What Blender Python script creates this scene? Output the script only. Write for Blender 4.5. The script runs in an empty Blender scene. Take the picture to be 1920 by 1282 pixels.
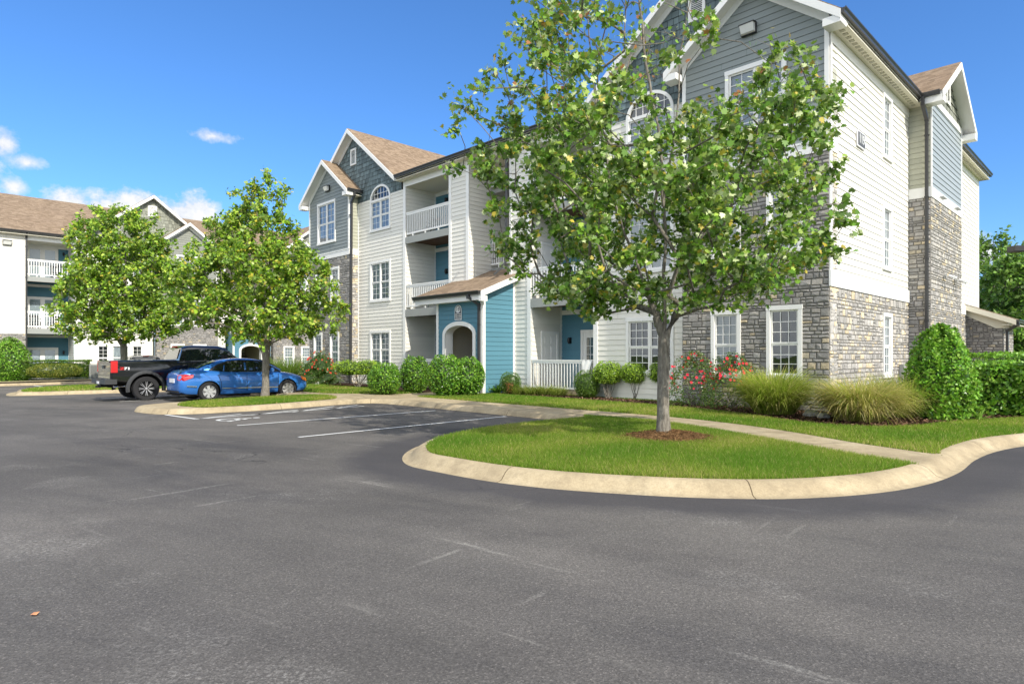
import bpy, bmesh, math, random
import numpy as np
from mathutils import Vector, Matrix, Quaternion
random.seed(7); RNG = np.random.default_rng(11)
sc = bpy.context.scene
COL = sc.collection
R = math.radians
F = 1184.0                       # focal length in the photograph's pixels
TH = math.atan2(1170, F)
U = (-math.sin(TH), math.cos(TH))   # along the long facade, away to the left
V = (math.cos(TH), math.sin(TH))    # into that building
CORNER = (7.94, 15.8)
SUN_AZ = math.atan2(.583, -.812)    # clockwise from +Y
SUN_EL = R(39)

def zg(x, y=0):                  # the lot falls gently away to the left
    t = max(0.0, -8.0 - x)
    return -min(.25, .012 * t)

# ------------------------------------------------------------------ objects
def tag(o, label=None, cat=None, group=None, kind=None):
    if label: o['label'] = label
    if cat: o['category'] = cat
    if group: o['group'] = group
    if kind: o['kind'] = kind
    return o
def link(o, parent=None):
    COL.objects.link(o)
    if parent is not None: o.parent = parent
    return o
def empty(name, loc=(0, 0, 0), rz=0, label=None, cat=None, group=None):
    o = bpy.data.objects.new(name, None)
    o.empty_display_size = .2
    o.location = loc; o.rotation_euler = (0, 0, rz)
    link(o); tag(o, label, cat, group)
    return o
def copy_tree(o, parent=None):
    c = o.copy(); COL.objects.link(c)
    if parent is not None:
        c.parent = parent
    for ch in list(o.children): copy_tree(ch, c)
    return c

class MB:
    def __init__(s): s.v = []; s.f = []; s.c = []; s.m = []
    def vert(s, p): s.v.append(tuple(p)); return len(s.v) - 1
    def face(s, pts, c=(1, 1, 1), m=0):
        i = len(s.v); s.v.extend([tuple(p) for p in pts]); s.f.append(tuple(range(i, i + len(pts)))); s.c.append(c); s.m.append(m)
    def idx(s, ids, c=(1, 1, 1), m=0): s.f.append(tuple(ids)); s.c.append(c); s.m.append(m)
    def box(s, x0, x1, y0, y1, z0, z1, c=(1, 1, 1), m=0, M=None):
        P = [(x0, y0, z0), (x1, y0, z0), (x1, y1, z0), (x0, y1, z0), (x0, y0, z1), (x1, y0, z1), (x1, y1, z1), (x0, y1, z1)]
        if M is not None: P = [tuple(M @ Vector(p)) for p in P]
        i = len(s.v); s.v.extend(P)
        for q in ((0, 3, 2, 1), (4, 5, 6, 7), (0, 1, 5, 4), (1, 2, 6, 5), (2, 3, 7, 6), (3, 0, 4, 7)):
            s.f.append(tuple(i + k for k in q)); s.c.append(c); s.m.append(m)
    def prism(s, poly, h, c=(1, 1, 1), m=0, top_m=None):
        """poly: 3D points; extruded by vector h"""
        n = len(poly); i = len(s.v)
        s.v.extend([tuple(p) for p in poly]); s.v.extend([tuple(Vector(p) + Vector(h)) for p in poly])
        s.f.append(tuple(range(i + n - 1, i - 1, -1))); s.c.append(c); s.m.append(m)
        s.f.append(tuple(range(i + n, i + 2 * n))); s.c.append(c); s.m.append(m if top_m is None else top_m)
        for k in range(n):
            a, b = k, (k + 1) % n
            s.f.append((i + a, i + b, i + n + b, i + n + a)); s.c.append(c); s.m.append(m)
    def bar(s, a, b, w, h, c=(1, 1, 1), m=0, up=(0, 0, 1)):
        a = Vector(a); b = Vector(b); d = b - a; L = d.length
        if L < 1e-5: return
        x = d / L; up = Vector(up)
        if abs(x.dot(up)) > .99: up = Vector((1, 0, 0))
        y = up.cross(x).normalized(); z = x.cross(y)
        M = Matrix((x, y, z)).transposed().to_4x4(); M.translation = a
        s.box(0, L, -w / 2, w / 2, -h / 2, h / 2, c, m, M)
    def tube(s, pts, rad, n=8, c=(1, 1, 1), m=0, cap=True):
        pts = [Vector(p) for p in pts]; rad = rad if isinstance(rad, (list, tuple)) else [rad] * len(pts)
        rings = []
        ref = Vector((0, 0, 1))
        for k, p in enumerate(pts):
            d = (pts[min(k + 1, len(pts) - 1)] - pts[max(k - 1, 0)]).normalized()
            r0 = ref if abs(d.dot(ref)) < .95 else Vector((1, 0, 0))
            x = d.cross(r0).normalized(); y = d.cross(x)
            i = len(s.v)
            for j in range(n):
                t = 2 * math.pi * j / n
                s.v.append(tuple(p + (x * math.cos(t) + y * math.sin(t)) * rad[k]))
            rings.append(i)
        for a, b in zip(rings, rings[1:]):
            for j in range(n):
                s.f.append((a + j, a + (j + 1) % n, b + (j + 1) % n, b + j)); s.c.append(c); s.m.append(m)
        if cap:
            s.f.append(tuple(rings[0] + j for j in range(n - 1, -1, -1))); s.c.append(c); s.m.append(m)
            s.f.append(tuple(rings[-1] + j for j in range(n))); s.c.append(c); s.m.append(m)
    def lathe(s, prof, n=24, M=None, c=(1, 1, 1), m=0):
        """prof: (r, h) about local Y axis"""
        i0 = len(s.v)
        for r, h in prof:
            for j in range(n):
                t = 2 * math.pi * j / n
                p = Vector((r * math.cos(t), h, r * math.sin(t)))
                s.v.append(tuple(M @ p if M is not None else p))
        for k in range(len(prof) - 1):
            for j in range(n):
                a = i0 + k * n; b = a + n
                s.f.append((a + j, b + j, b + (j + 1) % n, a + (j + 1) % n)); s.c.append(c); s.m.append(m)
    def mesh(s, name, mats, smooth=None):
        me = bpy.data.meshes.new(name)
        me.from_pydata(s.v, [], s.f)
        if not isinstance(mats, (list, tuple)): mats = [mats]
        for m in mats: me.materials.append(m)
        if s.f:
            at = me.attributes.new('Col', 'FLOAT_COLOR', 'FACE')
            arr = np.ones((len(s.f), 4), dtype=np.float32)
            arr[:, :3] = np.array(s.c, dtype=np.float32)
            at.data.foreach_set('color', arr.ravel())
            if len(mats) > 1: me.polygons.foreach_set('material_index', np.array(s.m, dtype=np.int32))
        if smooth is not None:
            me.polygons.foreach_set('use_smooth', np.ones(len(s.f), dtype=bool))
            me.set_sharp_from_angle(angle=R(smooth))
        me.update()
        return me
    def build(s, name, mats, parent=None, smooth=None, loc=None, rz=None, weld=False):
        me = s.mesh(name, mats, smooth)
        if weld:
            bm = bmesh.new(); bm.from_mesh(me); bmesh.ops.remove_doubles(bm, verts=bm.verts, dist=1e-4)
            bmesh.ops.recalc_face_normals(bm, faces=bm.faces); bm.to_mesh(me); bm.free()
            if smooth is not None: me.set_sharp_from_angle(angle=R(smooth))
        o = bpy.data.objects.new(name, me)
        link(o, parent)
        if loc is not None: o.location = loc
        if rz is not None: o.rotation_euler = (0, 0, rz)
        return o

def np_mesh(name, verts, loop_idx, totals, colors, mat, smooth=False):
    """fast mesh: verts (N,3); flat loop index; loops per face; face colours"""
    me = bpy.data.meshes.new(name)
    me.vertices.add(len(verts)); me.vertices.foreach_set('co', np.asarray(verts, dtype=np.float32).ravel())
    me.loops.add(len(loop_idx)); me.loops.foreach_set('vertex_index', np.asarray(loop_idx, dtype=np.int32))
    totals = np.asarray(totals, dtype=np.int32)
    starts = np.concatenate([[0], np.cumsum(totals)[:-1]]).astype(np.int32)
    me.polygons.add(len(totals)); me.polygons.foreach_set('loop_start', starts); me.polygons.foreach_set('loop_total', totals)
    me.update(calc_edges=True)
    at = me.attributes.new('Col', 'FLOAT_COLOR', 'FACE')
    arr = np.ones((len(totals), 4), dtype=np.float32); arr[:, :3] = colors
    at.data.foreach_set('color', arr.ravel())
    if smooth: me.polygons.foreach_set('use_smooth', np.ones(len(totals), dtype=bool))
    me.materials.append(mat)
    me.update()
    return me

# ------------------------------------------------------------------ materials
def mat_new(name):
    m = bpy.data.materials.new(name); m.use_nodes = True
    nt = m.node_tree
    for n in list(nt.nodes): nt.nodes.remove(n)
    return m, nt
def N(nt, t, **k):
    n = nt.nodes.new(t)
    for a, b in k.items():
        if a.startswith('i_'):
            n.inputs[a[2:].replace('_', ' ')].default_value = b
        else: setattr(n, a, b)
    return n
def L(nt, a, b): nt.links.new(a, b)
def principled(nt, rough=.6, spec=.3, metal=0):
    out = N(nt, 'ShaderNodeOutputMaterial'); p = N(nt, 'ShaderNodeBsdfPrincipled')
    p.inputs['Roughness'].default_value = rough; p.inputs['Specular IOR Level'].default_value = spec; p.inputs['Metallic'].default_value = metal
    L(nt, p.outputs[0], out.inputs[0]); return p
def mixc(nt, a, b, fac, mode='MIX'):
    n = N(nt, 'ShaderNodeMix', data_type='RGBA', blend_type=mode)
    for s, i in ((a, 6), (b, 7)):
        if hasattr(s, 'links'): L(nt, s, n.inputs[i])
        else: n.inputs[i].default_value = (*s, 1) if len(s) == 3 else s
    if hasattr(fac, 'links'): L(nt, fac, n.inputs[0])
    else: n.inputs[0].default_value = fac
    return n.outputs[2]
def math_(nt, op, a, b=None, c=None, clamp=False):
    n = N(nt, 'ShaderNodeMath', operation=op, use_clamp=clamp)
    for i, s in enumerate((a, b, c)):
        if s is None: continue
        if hasattr(s, 'links'): L(nt, s, n.inputs[i])
        else: n.inputs[i].default_value = s
    return n.outputs[0]
def ramp(nt, fac, stops):
    n = N(nt, 'ShaderNodeValToRGB'); L(nt, fac, n.inputs[0])
    e = n.color_ramp.elements
    while len(e) < len(stops): e.new(.5)
    for k, (p, c) in enumerate(stops):
        e[k].position = p; e[k].color = (*c, 1) if len(c) == 3 else c
    return n.outputs[0]
def noise(nt, vec, scale, detail=4, rough=.6, dist=0):
    n = N(nt, 'ShaderNodeTexNoise'); n.inputs['Scale'].default_value = scale; n.inputs['Detail'].default_value = detail
    n.inputs['Roughness'].default_value = rough; n.inputs['Distortion'].default_value = dist
    if vec is not None: L(nt, vec, n.inputs['Vector'])
    return n.outputs[0]
def objvec(nt): return N(nt, 'ShaderNodeTexCoord').outputs['Object']
def mapping(nt, vec, scale=(1, 1, 1), rot=(0, 0, 0), loc=(0, 0, 0)):
    n = N(nt, 'ShaderNodeMapping'); L(nt, vec, n.inputs[0]); n.inputs['Scale'].default_value = scale; n.inputs['Rotation'].default_value = rot; n.inputs['Location'].default_value = loc
    return n.outputs[0]
def bump(nt, h, strength=.3, dist=.02, p=None):
    n = N(nt, 'ShaderNodeBump'); n.inputs['Strength'].default_value = strength; n.inputs['Distance'].default_value = dist
    L(nt, h, n.inputs['Height'])
    if p is not None: L(nt, n.outputs[0], p.inputs['Normal'])
    return n.outputs[0]

def paint(name, col, rough=.55, var=.06, dirt=.0, usecol=True, spec=.3):
    """weathered painted board: base colour times the face colour, faint streaks"""
    m, nt = mat_new(name); p = principled(nt, rough, spec)
    v = objvec(nt)
    n1 = noise(nt, v, 1.3, 5, .6); n2 = noise(nt, mapping(nt, v, (9, 9, .9)), 2.0, 4)
    s = math_(nt, 'ADD', math_(nt, 'MULTIPLY', n1, var * 1.4), math_(nt, 'MULTIPLY', n2, var))
    s = math_(nt, 'ADD', s, 1 - var * 1.2)
    c = mixc(nt, col, (0, 0, 0), 0)
    mul = N(nt, 'ShaderNodeVectorMath', operation='SCALE'); L(nt, c, mul.inputs[0]); L(nt, s, mul.inputs['Scale'])
    o = mul.outputs[0]
    if usecol:
        a = N(nt, 'ShaderNodeAttribute', attribute_name='Col')
        o = mixc(nt, o, a.outputs['Color'], 1.0, 'MULTIPLY')
    L(nt, o, p.inputs['Base Color'])
    bump(nt, noise(nt, mapping(nt, v, (4, 4, 60)), 3.0, 3), .12, .004, p)
    return m
def flat(name, col, rough=.5, metal=0, spec=.4, var=.1):
    m, nt = mat_new(name); p = principled(nt, rough, spec, metal)
    n = noise(nt, objvec(nt), 6, 3)
    c = mixc(nt, tuple(x * (1 - var) for x in col), tuple(min(1, x * (1 + var)) for x in col), n)
    L(nt, c, p.inputs['Base Color'])
    return m

M = {}
M['cream'] = paint('cream_siding', (.80, .775, .70))
M['white'] = paint('white_trim', (.86, .85, .82), .45)
M['ivory'] = paint('ivory_soffit', (.74, .70, .58), .6)
M['sage'] = paint('sage_siding', (.44, .44, .35))
M['slate'] = paint('slate_siding', (.25, .28, .275))
M['bluegrey'] = paint('bluegrey_siding', (.33, .37, .39))
M['teal'] = paint('teal_siding', (.095, .235, .31))
M['beige'] = paint('beige_render', (.55, .50, .40), .8)
M['greybeam'] = paint('grey_beam', (.33, .34, .32))
M['shake'] = paint('shake_siding', (.15, .20, .21), .7, .25)
M['shake_light'] = paint('shake_sage', (.27, .28, .23), .7, .25)
M['shake_light2'] = paint('sage_siding_far', (.27, .28, .245))
M['dark_metal'] = flat('dark_bronze_metal', (.060, .060, .062), .35, .3)
M['wood_soffit'] = flat('brown_deck_boards', (.11, .055, .03), .7, var=.4)
M['black'] = flat('black_plastic', (.02, .02, .022), .45)
M['white_plain'] = flat('white_plastic', (.8, .8, .8), .4, var=.03)
M['lampglass'] = flat('lamp_glass', (.75, .75, .72), .12, 0, .8)

def stone_mat():
    m, nt = mat_new('cut_stone'); p = principled(nt, .85, .25)
    a = N(nt, 'ShaderNodeAttribute', attribute_name='Col').outputs['Color']
    v = objvec(nt)
    n1 = noise(nt, v, 9, 6, .7); n2 = noise(nt, v, 40, 4, .7)
    s = math_(nt, 'ADD', math_(nt, 'MULTIPLY', n1, .9), math_(nt, 'MULTIPLY', n2, .5))
    s = math_(nt, 'ADD', s, .3)
    sv = N(nt, 'ShaderNodeVectorMath', operation='SCALE'); L(nt, a, sv.inputs[0]); L(nt, s, sv.inputs['Scale'])
    L(nt, sv.outputs[0], p.inputs['Base Color'])
    bump(nt, math_(nt, 'ADD', n1, math_(nt, 'MULTIPLY', n2, .4)), .7, .03, p)
    return m
M['stone'] = stone_mat()

def shingle_mat():
    m, nt = mat_new('roof_shingles'); p = principled(nt, .9, .15)
    v = objvec(nt)
    sep = N(nt, 'ShaderNodeSeparateXYZ'); L(nt, v, sep.inputs[0])
    z = math_(nt, 'MULTIPLY', sep.outputs[2], 11.0)
    fr = math_(nt, 'FRACT', z); row = math_(nt, 'FLOOR', z)
    # tabs: coarse cell noise along both horizontal axes, changed per row
    cmb = N(nt, 'ShaderNodeCombineXYZ'); L(nt, math_(nt, 'MULTIPLY', sep.outputs[0], 4.5), cmb.inputs[0]); L(nt, math_(nt, 'MULTIPLY', sep.outputs[1], 4.5), cmb.inputs[1]); L(nt, math_(nt, 'MULTIPLY', row, 7.31), cmb.inputs[2])
    wn = N(nt, 'ShaderNodeTexVoronoi'); wn.inputs['Scale'].default_value = 1; L(nt, cmb.outputs[0], wn.inputs['Vector'])
    sx = N(nt, 'ShaderNodeSeparateColor'); L(nt, wn.outputs['Color'], sx.inputs[0])
    c = ramp(nt, sx.outputs[0], [(0, (.18, .125, .072)), (.5, (.29, .205, .13)), (1, (.39, .29, .195))])
    n1 = noise(nt, v, .6, 5); c = mixc(nt, c, (.16, .11, .08), math_(nt, 'MULTIPLY', n1, .5))
    c = mixc(nt, c, (.30, .25, .20), math_(nt, 'MULTIPLY', noise(nt, v, 90, 2), .35))
    edge = math_(nt, 'LESS_THAN', fr, .16)
    c = mixc(nt, c, (.06, .04, .03), math_(nt, 'MULTIPLY', edge, .6))
    L(nt, c, p.inputs['Base Color'])
    bump(nt, math_(nt, 'ADD', fr, math_(nt, 'MULTIPLY', noise(nt, v, 120, 2), .4)), .5, .02, p)
    return m
M['shingle'] = shingle_mat()

def glass_mat(name='window_glass', tint=(.75, .80, .82), refl=1.0):
    m, nt = mat_new(name)
    out = N(nt, 'ShaderNodeOutputMaterial'); mix = N(nt, 'ShaderNodeMixShader')
    tr = N(nt, 'ShaderNodeBsdfTransparent'); tr.inputs[0].default_value = (*tint, 1)
    gl = N(nt, 'ShaderNodeBsdfGlossy'); gl.inputs['Roughness'].default_value = .015; gl.inputs['Color'].default_value = (.9, .95, 1, 1)
    fr = N(nt, 'ShaderNodeFresnel'); fr.inputs[0].default_value = 1.5
    b = N(nt, 'ShaderNodeBump'); b.inputs['Strength'].default_value = .03; b.inputs['Distance'].default_value = .05
    L(nt, noise(nt, objvec(nt), 2.2, 2), b.inputs['Height']); L(nt, b.outputs[0], gl.inputs['Normal'])
    f = math_(nt, 'MULTIPLY_ADD', fr.outputs[0], 1.25 * refl, .05 * refl, clamp=True)
    L(nt, f, mix.inputs[0]); L(nt, tr.outputs[0], mix.inputs[1]); L(nt, gl.outputs[0], mix.inputs[2]); L(nt, mix.outputs[0], out.inputs[0])
    return m
M['glass'] = glass_mat()

def blinds_mat(name, dark, light, freq=20, duty=.45):
    m, nt = mat_new(name); p = principled(nt, .6, .2)
    sep = N(nt, 'ShaderNodeSeparateXYZ'); L(nt, objvec(nt), sep.inputs[0])
    fr = math_(nt, 'FRACT', math_(nt, 'MULTIPLY', sep.outputs[2], freq))
    c = mixc(nt, dark, light, math_(nt, 'LESS_THAN', fr, duty))
    n = noise(nt, objvec(nt), 2.3, 2); c = mixc(nt, c, tuple(x * .6 for x in dark), math_(nt, 'MULTIPLY', n, .5))
    L(nt, c, p.inputs['Base Color']); return m
M['blind_open'] = blinds_mat('open_blinds', (.008, .009, .009), (.13, .13, .11), 19, .38)
M['blind_shut'] = blinds_mat('shut_blinds', (.46, .50, .52), (.74, .77, .78), 21, .72)
def curtain_mat():
    m, nt = mat_new('net_curtain'); p = principled(nt, .8, .1)
    v = objvec(nt)
    n = noise(nt, mapping(nt, v, (9, 1, .7)), 1.6, 4)
    c = ramp(nt, n, [(.3, (.26, .29, .32)), (.5, (.58, .61, .63)), (.7, (.85, .86, .85))])
    L(nt, c, p.inputs['Base Color']); return m
M['curtain'] = curtain_mat()

def leaf_mat(name, trans=.45, back=(.48, .58, .26), backmix=.40, rough=.45, spec=.35):
    m, nt = mat_new(name)
    out = N(nt, 'ShaderNodeOutputMaterial'); p = N(nt, 'ShaderNodeBsdfPrincipled')
    p.inputs['Roughness'].default_value = rough; p.inputs['Specular IOR Level'].default_value = spec
    a = N(nt, 'ShaderNodeAttribute', attribute_name='Col').outputs['Color']
    g = N(nt, 'ShaderNodeNewGeometry')
    c = mixc(nt, a, back, math_(nt, 'MULTIPLY', g.outputs['Backfacing'], backmix))
    L(nt, c, p.inputs['Base Color'])
    tl = N(nt, 'ShaderNodeBsdfTranslucent')
    tc = mixc(nt, a, (1.0, 1.15, .35), .5, 'MULTIPLY'); tc = mixc(nt, a, (.30, .46, .04), .35)
    L(nt, tc, tl.inputs[0])
    mx = N(nt, 'ShaderNodeMixShader'); mx.inputs[0].default_value = trans
    L(nt, p.outputs[0], mx.inputs[1]); L(nt, tl.outputs[0], mx.inputs[2]); L(nt, mx.outputs[0], out.inputs[0])
    return m
M['leaf'] = leaf_mat('maple_leaf', .30)
M['leaf_shrub'] = leaf_mat('shrub_leaf', .35, (.2, .3, .08), .3, .35, .5)
M['cabglass'] = None
M['leaf_grass'] = leaf_mat('grass_blade', .5, (.2, .3, .05), .1, .6, .2)

def bark_mat():
    m, nt = mat_new('bark'); p = principled(nt, .9, .15)
    v = objvec(nt)
    n1 = noise(nt, mapping(nt, v, (14, 14, 3)), 2.2, 6, .7); n2 = noise(nt, v, 3.0, 3)
    c = ramp(nt, n1, [(.3, (.09, .078, .065)), (.52, (.26, .235, .20)), (.75, (.46, .43, .37))])
    c = mixc(nt, c, (.12, .10, .08), math_(nt, 'MULTIPLY', n2, .4))
    L(nt, c, p.inputs['Base Color']); bump(nt, n1, .9, .03, p)
    return m
M['bark'] = bark_mat()
# ------------------------------------------------------------------ ground materials
def asphalt_mat():
    m, nt = mat_new('asphalt'); p = principled(nt, .85, .25)
    v = objvec(nt)
    big = noise(nt, v, .16, 4, .55); mid = noise(nt, mapping(nt, v, (1, 1.6, 1)), .7, 5, .6)
    c = ramp(nt, big, [(.30, (.078, .074, .070)), (.5, (.114, .108, .102)), (.72, (.148, .138, .128))])
    c = mixc(nt, c, (.086, .081, .078), math_(nt, 'MULTIPLY', ramp(nt, mid, [(.48, (0, 0, 0)), (.70, (1, 1, 1))]), .6))
    # aggregate
    vo = N(nt, 'ShaderNodeTexVoronoi'); vo.inputs['Scale'].default_value = 110; L(nt, v, vo.inputs['Vector'])
    sx = N(nt, 'ShaderNodeSeparateColor'); L(nt, vo.outputs['Color'], sx.inputs[0])
    g = ramp(nt, sx.outputs[0], [(0, (.60, .60, .60)), (.5, (.95, .95, .95)), (.88, (1.1, 1.1, 1.1)), (.99, (1.8, 1.78, 1.75))])
    c = mixc(nt, c, g, .75, 'MULTIPLY')
    g2 = ramp(nt, noise(nt, v, 48, 5, .8), [(.28, (.62, .62, .62)), (.5, (1, 1, 1)), (.72, (1.45, 1.44, 1.42))])
    c = mixc(nt, c, g2, .8, 'MULTIPLY')
    # pale scuffs: thin bands where a slow noise crosses its middle, broken up
    for sx_, off, w in ((.61, 0, .685), (-.87, 9.3, .70)):
        n = noise(nt, mapping(nt, mapping(nt, v, rot=(0, 0, sx_)), (.40, 4.5, 1), loc=(off, off * 2, 0)), 1.0, 4, .6, .25)
        band = ramp(nt, n, [(w - .05, (0, 0, 0)), (w, (1, 1, 1))])
        br = ramp(nt, noise(nt, v, .35, 2), [(.45, (0, 0, 0)), (.6, (1, 1, 1))])
        fine = ramp(nt, noise(nt, v, 34, 5, .85), [(.42, (0, 0, 0)), (.58, (1, 1, 1))])
        f = math_(nt, 'MULTIPLY', math_(nt, 'MULTIPLY', band, br), math_(nt, 'MULTIPLY', fine, .55))
        c = mixc(nt, c, (.36, .35, .32), f)
    chalk = math_(nt, 'MULTIPLY', ramp(nt, noise(nt, mapping(nt, v, (1, 1, 1), (0, 0, 0), (3, 7, 0)), .55, 6, .7), [(.56, (0, 0, 0)), (.70, (1, 1, 1))]), ramp(nt, noise(nt, v, 34, 4, .8), [(.5, (0, 0, 0)), (.62, (1, 1, 1))]))
    c = mixc(nt, c, (.34, .33, .31), math_(nt, 'MULTIPLY', chalk, .75))
    # thin wandering cracks and tyre-dark lanes
    vc = N(nt, 'ShaderNodeTexVoronoi', feature='DISTANCE_TO_EDGE'); vc.inputs['Scale'].default_value = .22
    wv = N(nt, 'ShaderNodeVectorMath', operation='ADD'); L(nt, v, wv.inputs[0]); nn_ = N(nt, 'ShaderNodeTexNoise'); nn_.inputs['Scale'].default_value = 1.3; nn_.inputs['Detail'].default_value = 6; L(nt, v, nn_.inputs['Vector']); L(nt, nn_.outputs['Color'], wv.inputs[1]); L(nt, wv.outputs[0], vc.inputs['Vector'])
    ck = math_(nt, 'MULTIPLY', math_(nt, 'LESS_THAN', vc.outputs['Distance'], .0022), ramp(nt, noise(nt, v, .25, 3), [(.5, (0, 0, 0)), (.56, (1, 1, 1))]))
    c = mixc(nt, c, (.03, .03, .03), math_(nt, 'MULTIPLY', ck, .7))
    lane = ramp(nt, noise(nt, mapping(nt, mapping(nt, v, rot=(0, 0, .5)), (.16, .50, 1)), 1.0, 5, .6), [(.36, (1.22, 1.19, 1.15)), (.52, (1.0, .98, .96)), (.66, (.64, .64, .67))])
    c = mixc(nt, c, lane, 1.0, 'MULTIPLY')
    # darker sealed asphalt where the mesh says so
    a = N(nt, 'ShaderNodeAttribute', attribute_name='seal').outputs['Fac']
    k = math_(nt, 'ADD', a, math_(nt, 'MULTIPLY', math_(nt, 'SUBTRACT', noise(nt, v, 1.2, 4), .5), .9))
    k = ramp(nt, k, [(.25, (0, 0, 0)), (.85, (1, 1, 1))])
    dark = mixc(nt, c, (.50, .50, .54), 1.0, 'MULTIPLY'); dark = mixc(nt, dark, (.075, .072, .076), .45)
    c = mixc(nt, c, dark, math_(nt, 'MULTIPLY', math_(nt, 'MULTIPLY', k, a), 1.15, clamp=True))
    L(nt, c, p.inputs['Base Color'])
    h = math_(nt, 'ADD', math_(nt, 'MULTIPLY', vo.outputs['Distance'], .8), noise(nt, v, 40, 3))
    bump(nt, h, .2, .010, p)
    return m
M['asphalt'] = asphalt_mat()

def concrete_mat():
    m, nt = mat_new('tan_concrete'); p = principled(nt, .85, .2)
    v = objvec(nt)
    n1 = noise(nt, v, 1.2, 5, .6); n2 = noise(nt, v, 45, 4, .8); n3 = noise(nt, mapping(nt, v, (1, 1, 1)), 5, 5, .7)
    c = ramp(nt, n1, [(.3, (.33, .265, .170)), (.55, (.44, .36, .235)), (.8, (.54, .46, .32))])
    c = mixc(nt, c, ramp(nt, n2, [(.3, (.62, .6, .56)), (.6, (1.1, 1.1, 1.1))]), .55, 'MULTIPLY')
    c = mixc(nt, c, (.25, .20, .13), math_(nt, 'MULTIPLY', ramp(nt, n3, [(.48, (0, 0, 0)), (.68, (1, 1, 1))]), .6))
    a = N(nt, 'ShaderNodeAttribute', attribute_name='Col')
    c = mixc(nt, c, a.outputs['Color'], 1, 'MULTIPLY')
    L(nt, c, p.inputs['Base Color']); bump(nt, math_(nt, 'ADD', n2, n3), .45, .01, p)
    return m
M['concrete'] = concrete_mat()

def lawn_mat():
    m, nt = mat_new('lawn_soil'); p = principled(nt, .95, .1)
    v = objvec(nt)
    n1 = noise(nt, v, .8, 5); n2 = noise(nt, v, 25, 5, .8)
    c = ramp(nt, n1, [(.35, (.085, .16, .02)), (.6, (.14, .19, .035)), (.78, (.22, .20, .06))])
    c = mixc(nt, c, ramp(nt, n2, [(.3, (.35, .35, .3)), (.6, (1.1, 1.1, 1))]), .9, 'MULTIPLY')
    L(nt, c, p.inputs['Base Color']); bump(nt, n2, .8, .04, p)
    return m
M['lawn'] = lawn_mat()
def mulch_mat(name, a, b):
    m, nt = mat_new(name); p = principled(nt, .95, .1)
    v = objvec(nt)
    vo = N(nt, 'ShaderNodeTexVoronoi'); vo.inputs['Scale'].default_value = 28; L(nt, mapping(nt, v, (1, 2.2, 1), (0, 0, .5)), vo.inputs['Vector'])
    sx = N(nt, 'ShaderNodeSeparateColor'); L(nt, vo.outputs['Color'], sx.inputs[0])
    c = mixc(nt, a, b, sx.outputs[0]); c = mixc(nt, c, tuple(x * .4 for x in a), noise(nt, v, 2, 4))
    L(nt, c, p.inputs['Base Color']); bump(nt, vo.outputs['Distance'], 1, .05, p)
    return m
M['mulch'] = mulch_mat('dark_mulch', (.05, .028, .018), (.15, .085, .055))
M['straw'] = mulch_mat('straw_mulch', (.26, .13, .055), (.50, .31, .15))
def paintline_mat():
    m, nt = mat_new('road_paint'); out = N(nt, 'ShaderNodeOutputMaterial'); p = N(nt, 'ShaderNodeBsdfPrincipled')
    p.inputs['Roughness'].default_value = .8
    v = objvec(nt)
    c = mixc(nt, (.74, .74, .72), (.56, .56, .55), noise(nt, v, 3, 4)); L(nt, c, p.inputs['Base Color'])
    t = N(nt, 'ShaderNodeBsdfTransparent'); mx = N(nt, 'ShaderNodeMixShader')
    f = ramp(nt, noise(nt, v, 30, 5, .85), [(.26, (0, 0, 0)), (.36, (1, 1, 1))])
    L(nt, f, mx.inputs[0]); L(nt, t.outputs[0], mx.inputs[1]); L(nt, p.outputs[0], mx.inputs[2]); L(nt, mx.outputs[0], out.inputs[0])
    return m
M['line'] = paintline_mat()

# ------------------------------------------------------------------ helpers for plans
def smooth_path(pts, closed=False, step=.18):
    P = [Vector((p[0], p[1])) for p in pts]; n = len(P); out = []
    rng = range(n) if closed else range(n - 1)
    for i in rng:
        p0 = P[(i - 1) % n] if closed or i > 0 else P[0] * 2 - P[1]
        p1 = P[i]; p2 = P[(i + 1) % n]
        p3 = P[(i + 2) % n] if closed or i + 2 < n else P[-1] * 2 - P[-2]
        k = max(2, int((p2 - p1).length / step))
        for j in range(k):
            t = j / k
            q = .5 * ((2 * p1) + (-p0 + p2) * t + (2 * p0 - 5 * p1 + 4 * p2 - p3) * t * t + (-p0 + 3 * p1 - 3 * p2 + p3) * t ** 3)
            out.append((q.x, q.y))
    if not closed: out.append(tuple(P[-1]))
    return out
def normals2(path, closed):
    n = len(path); res = []
    for i in range(n):
        a = path[(i - 1) % n] if closed or i > 0 else path[i]; b = path[(i + 1) % n] if closed or i < n - 1 else path[i]
        d = Vector((b[0] - a[0], b[1] - a[1])); d.normalize() if d.length > 0 else None
        res.append((-d.y, d.x))       # left of travel
    return res
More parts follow.
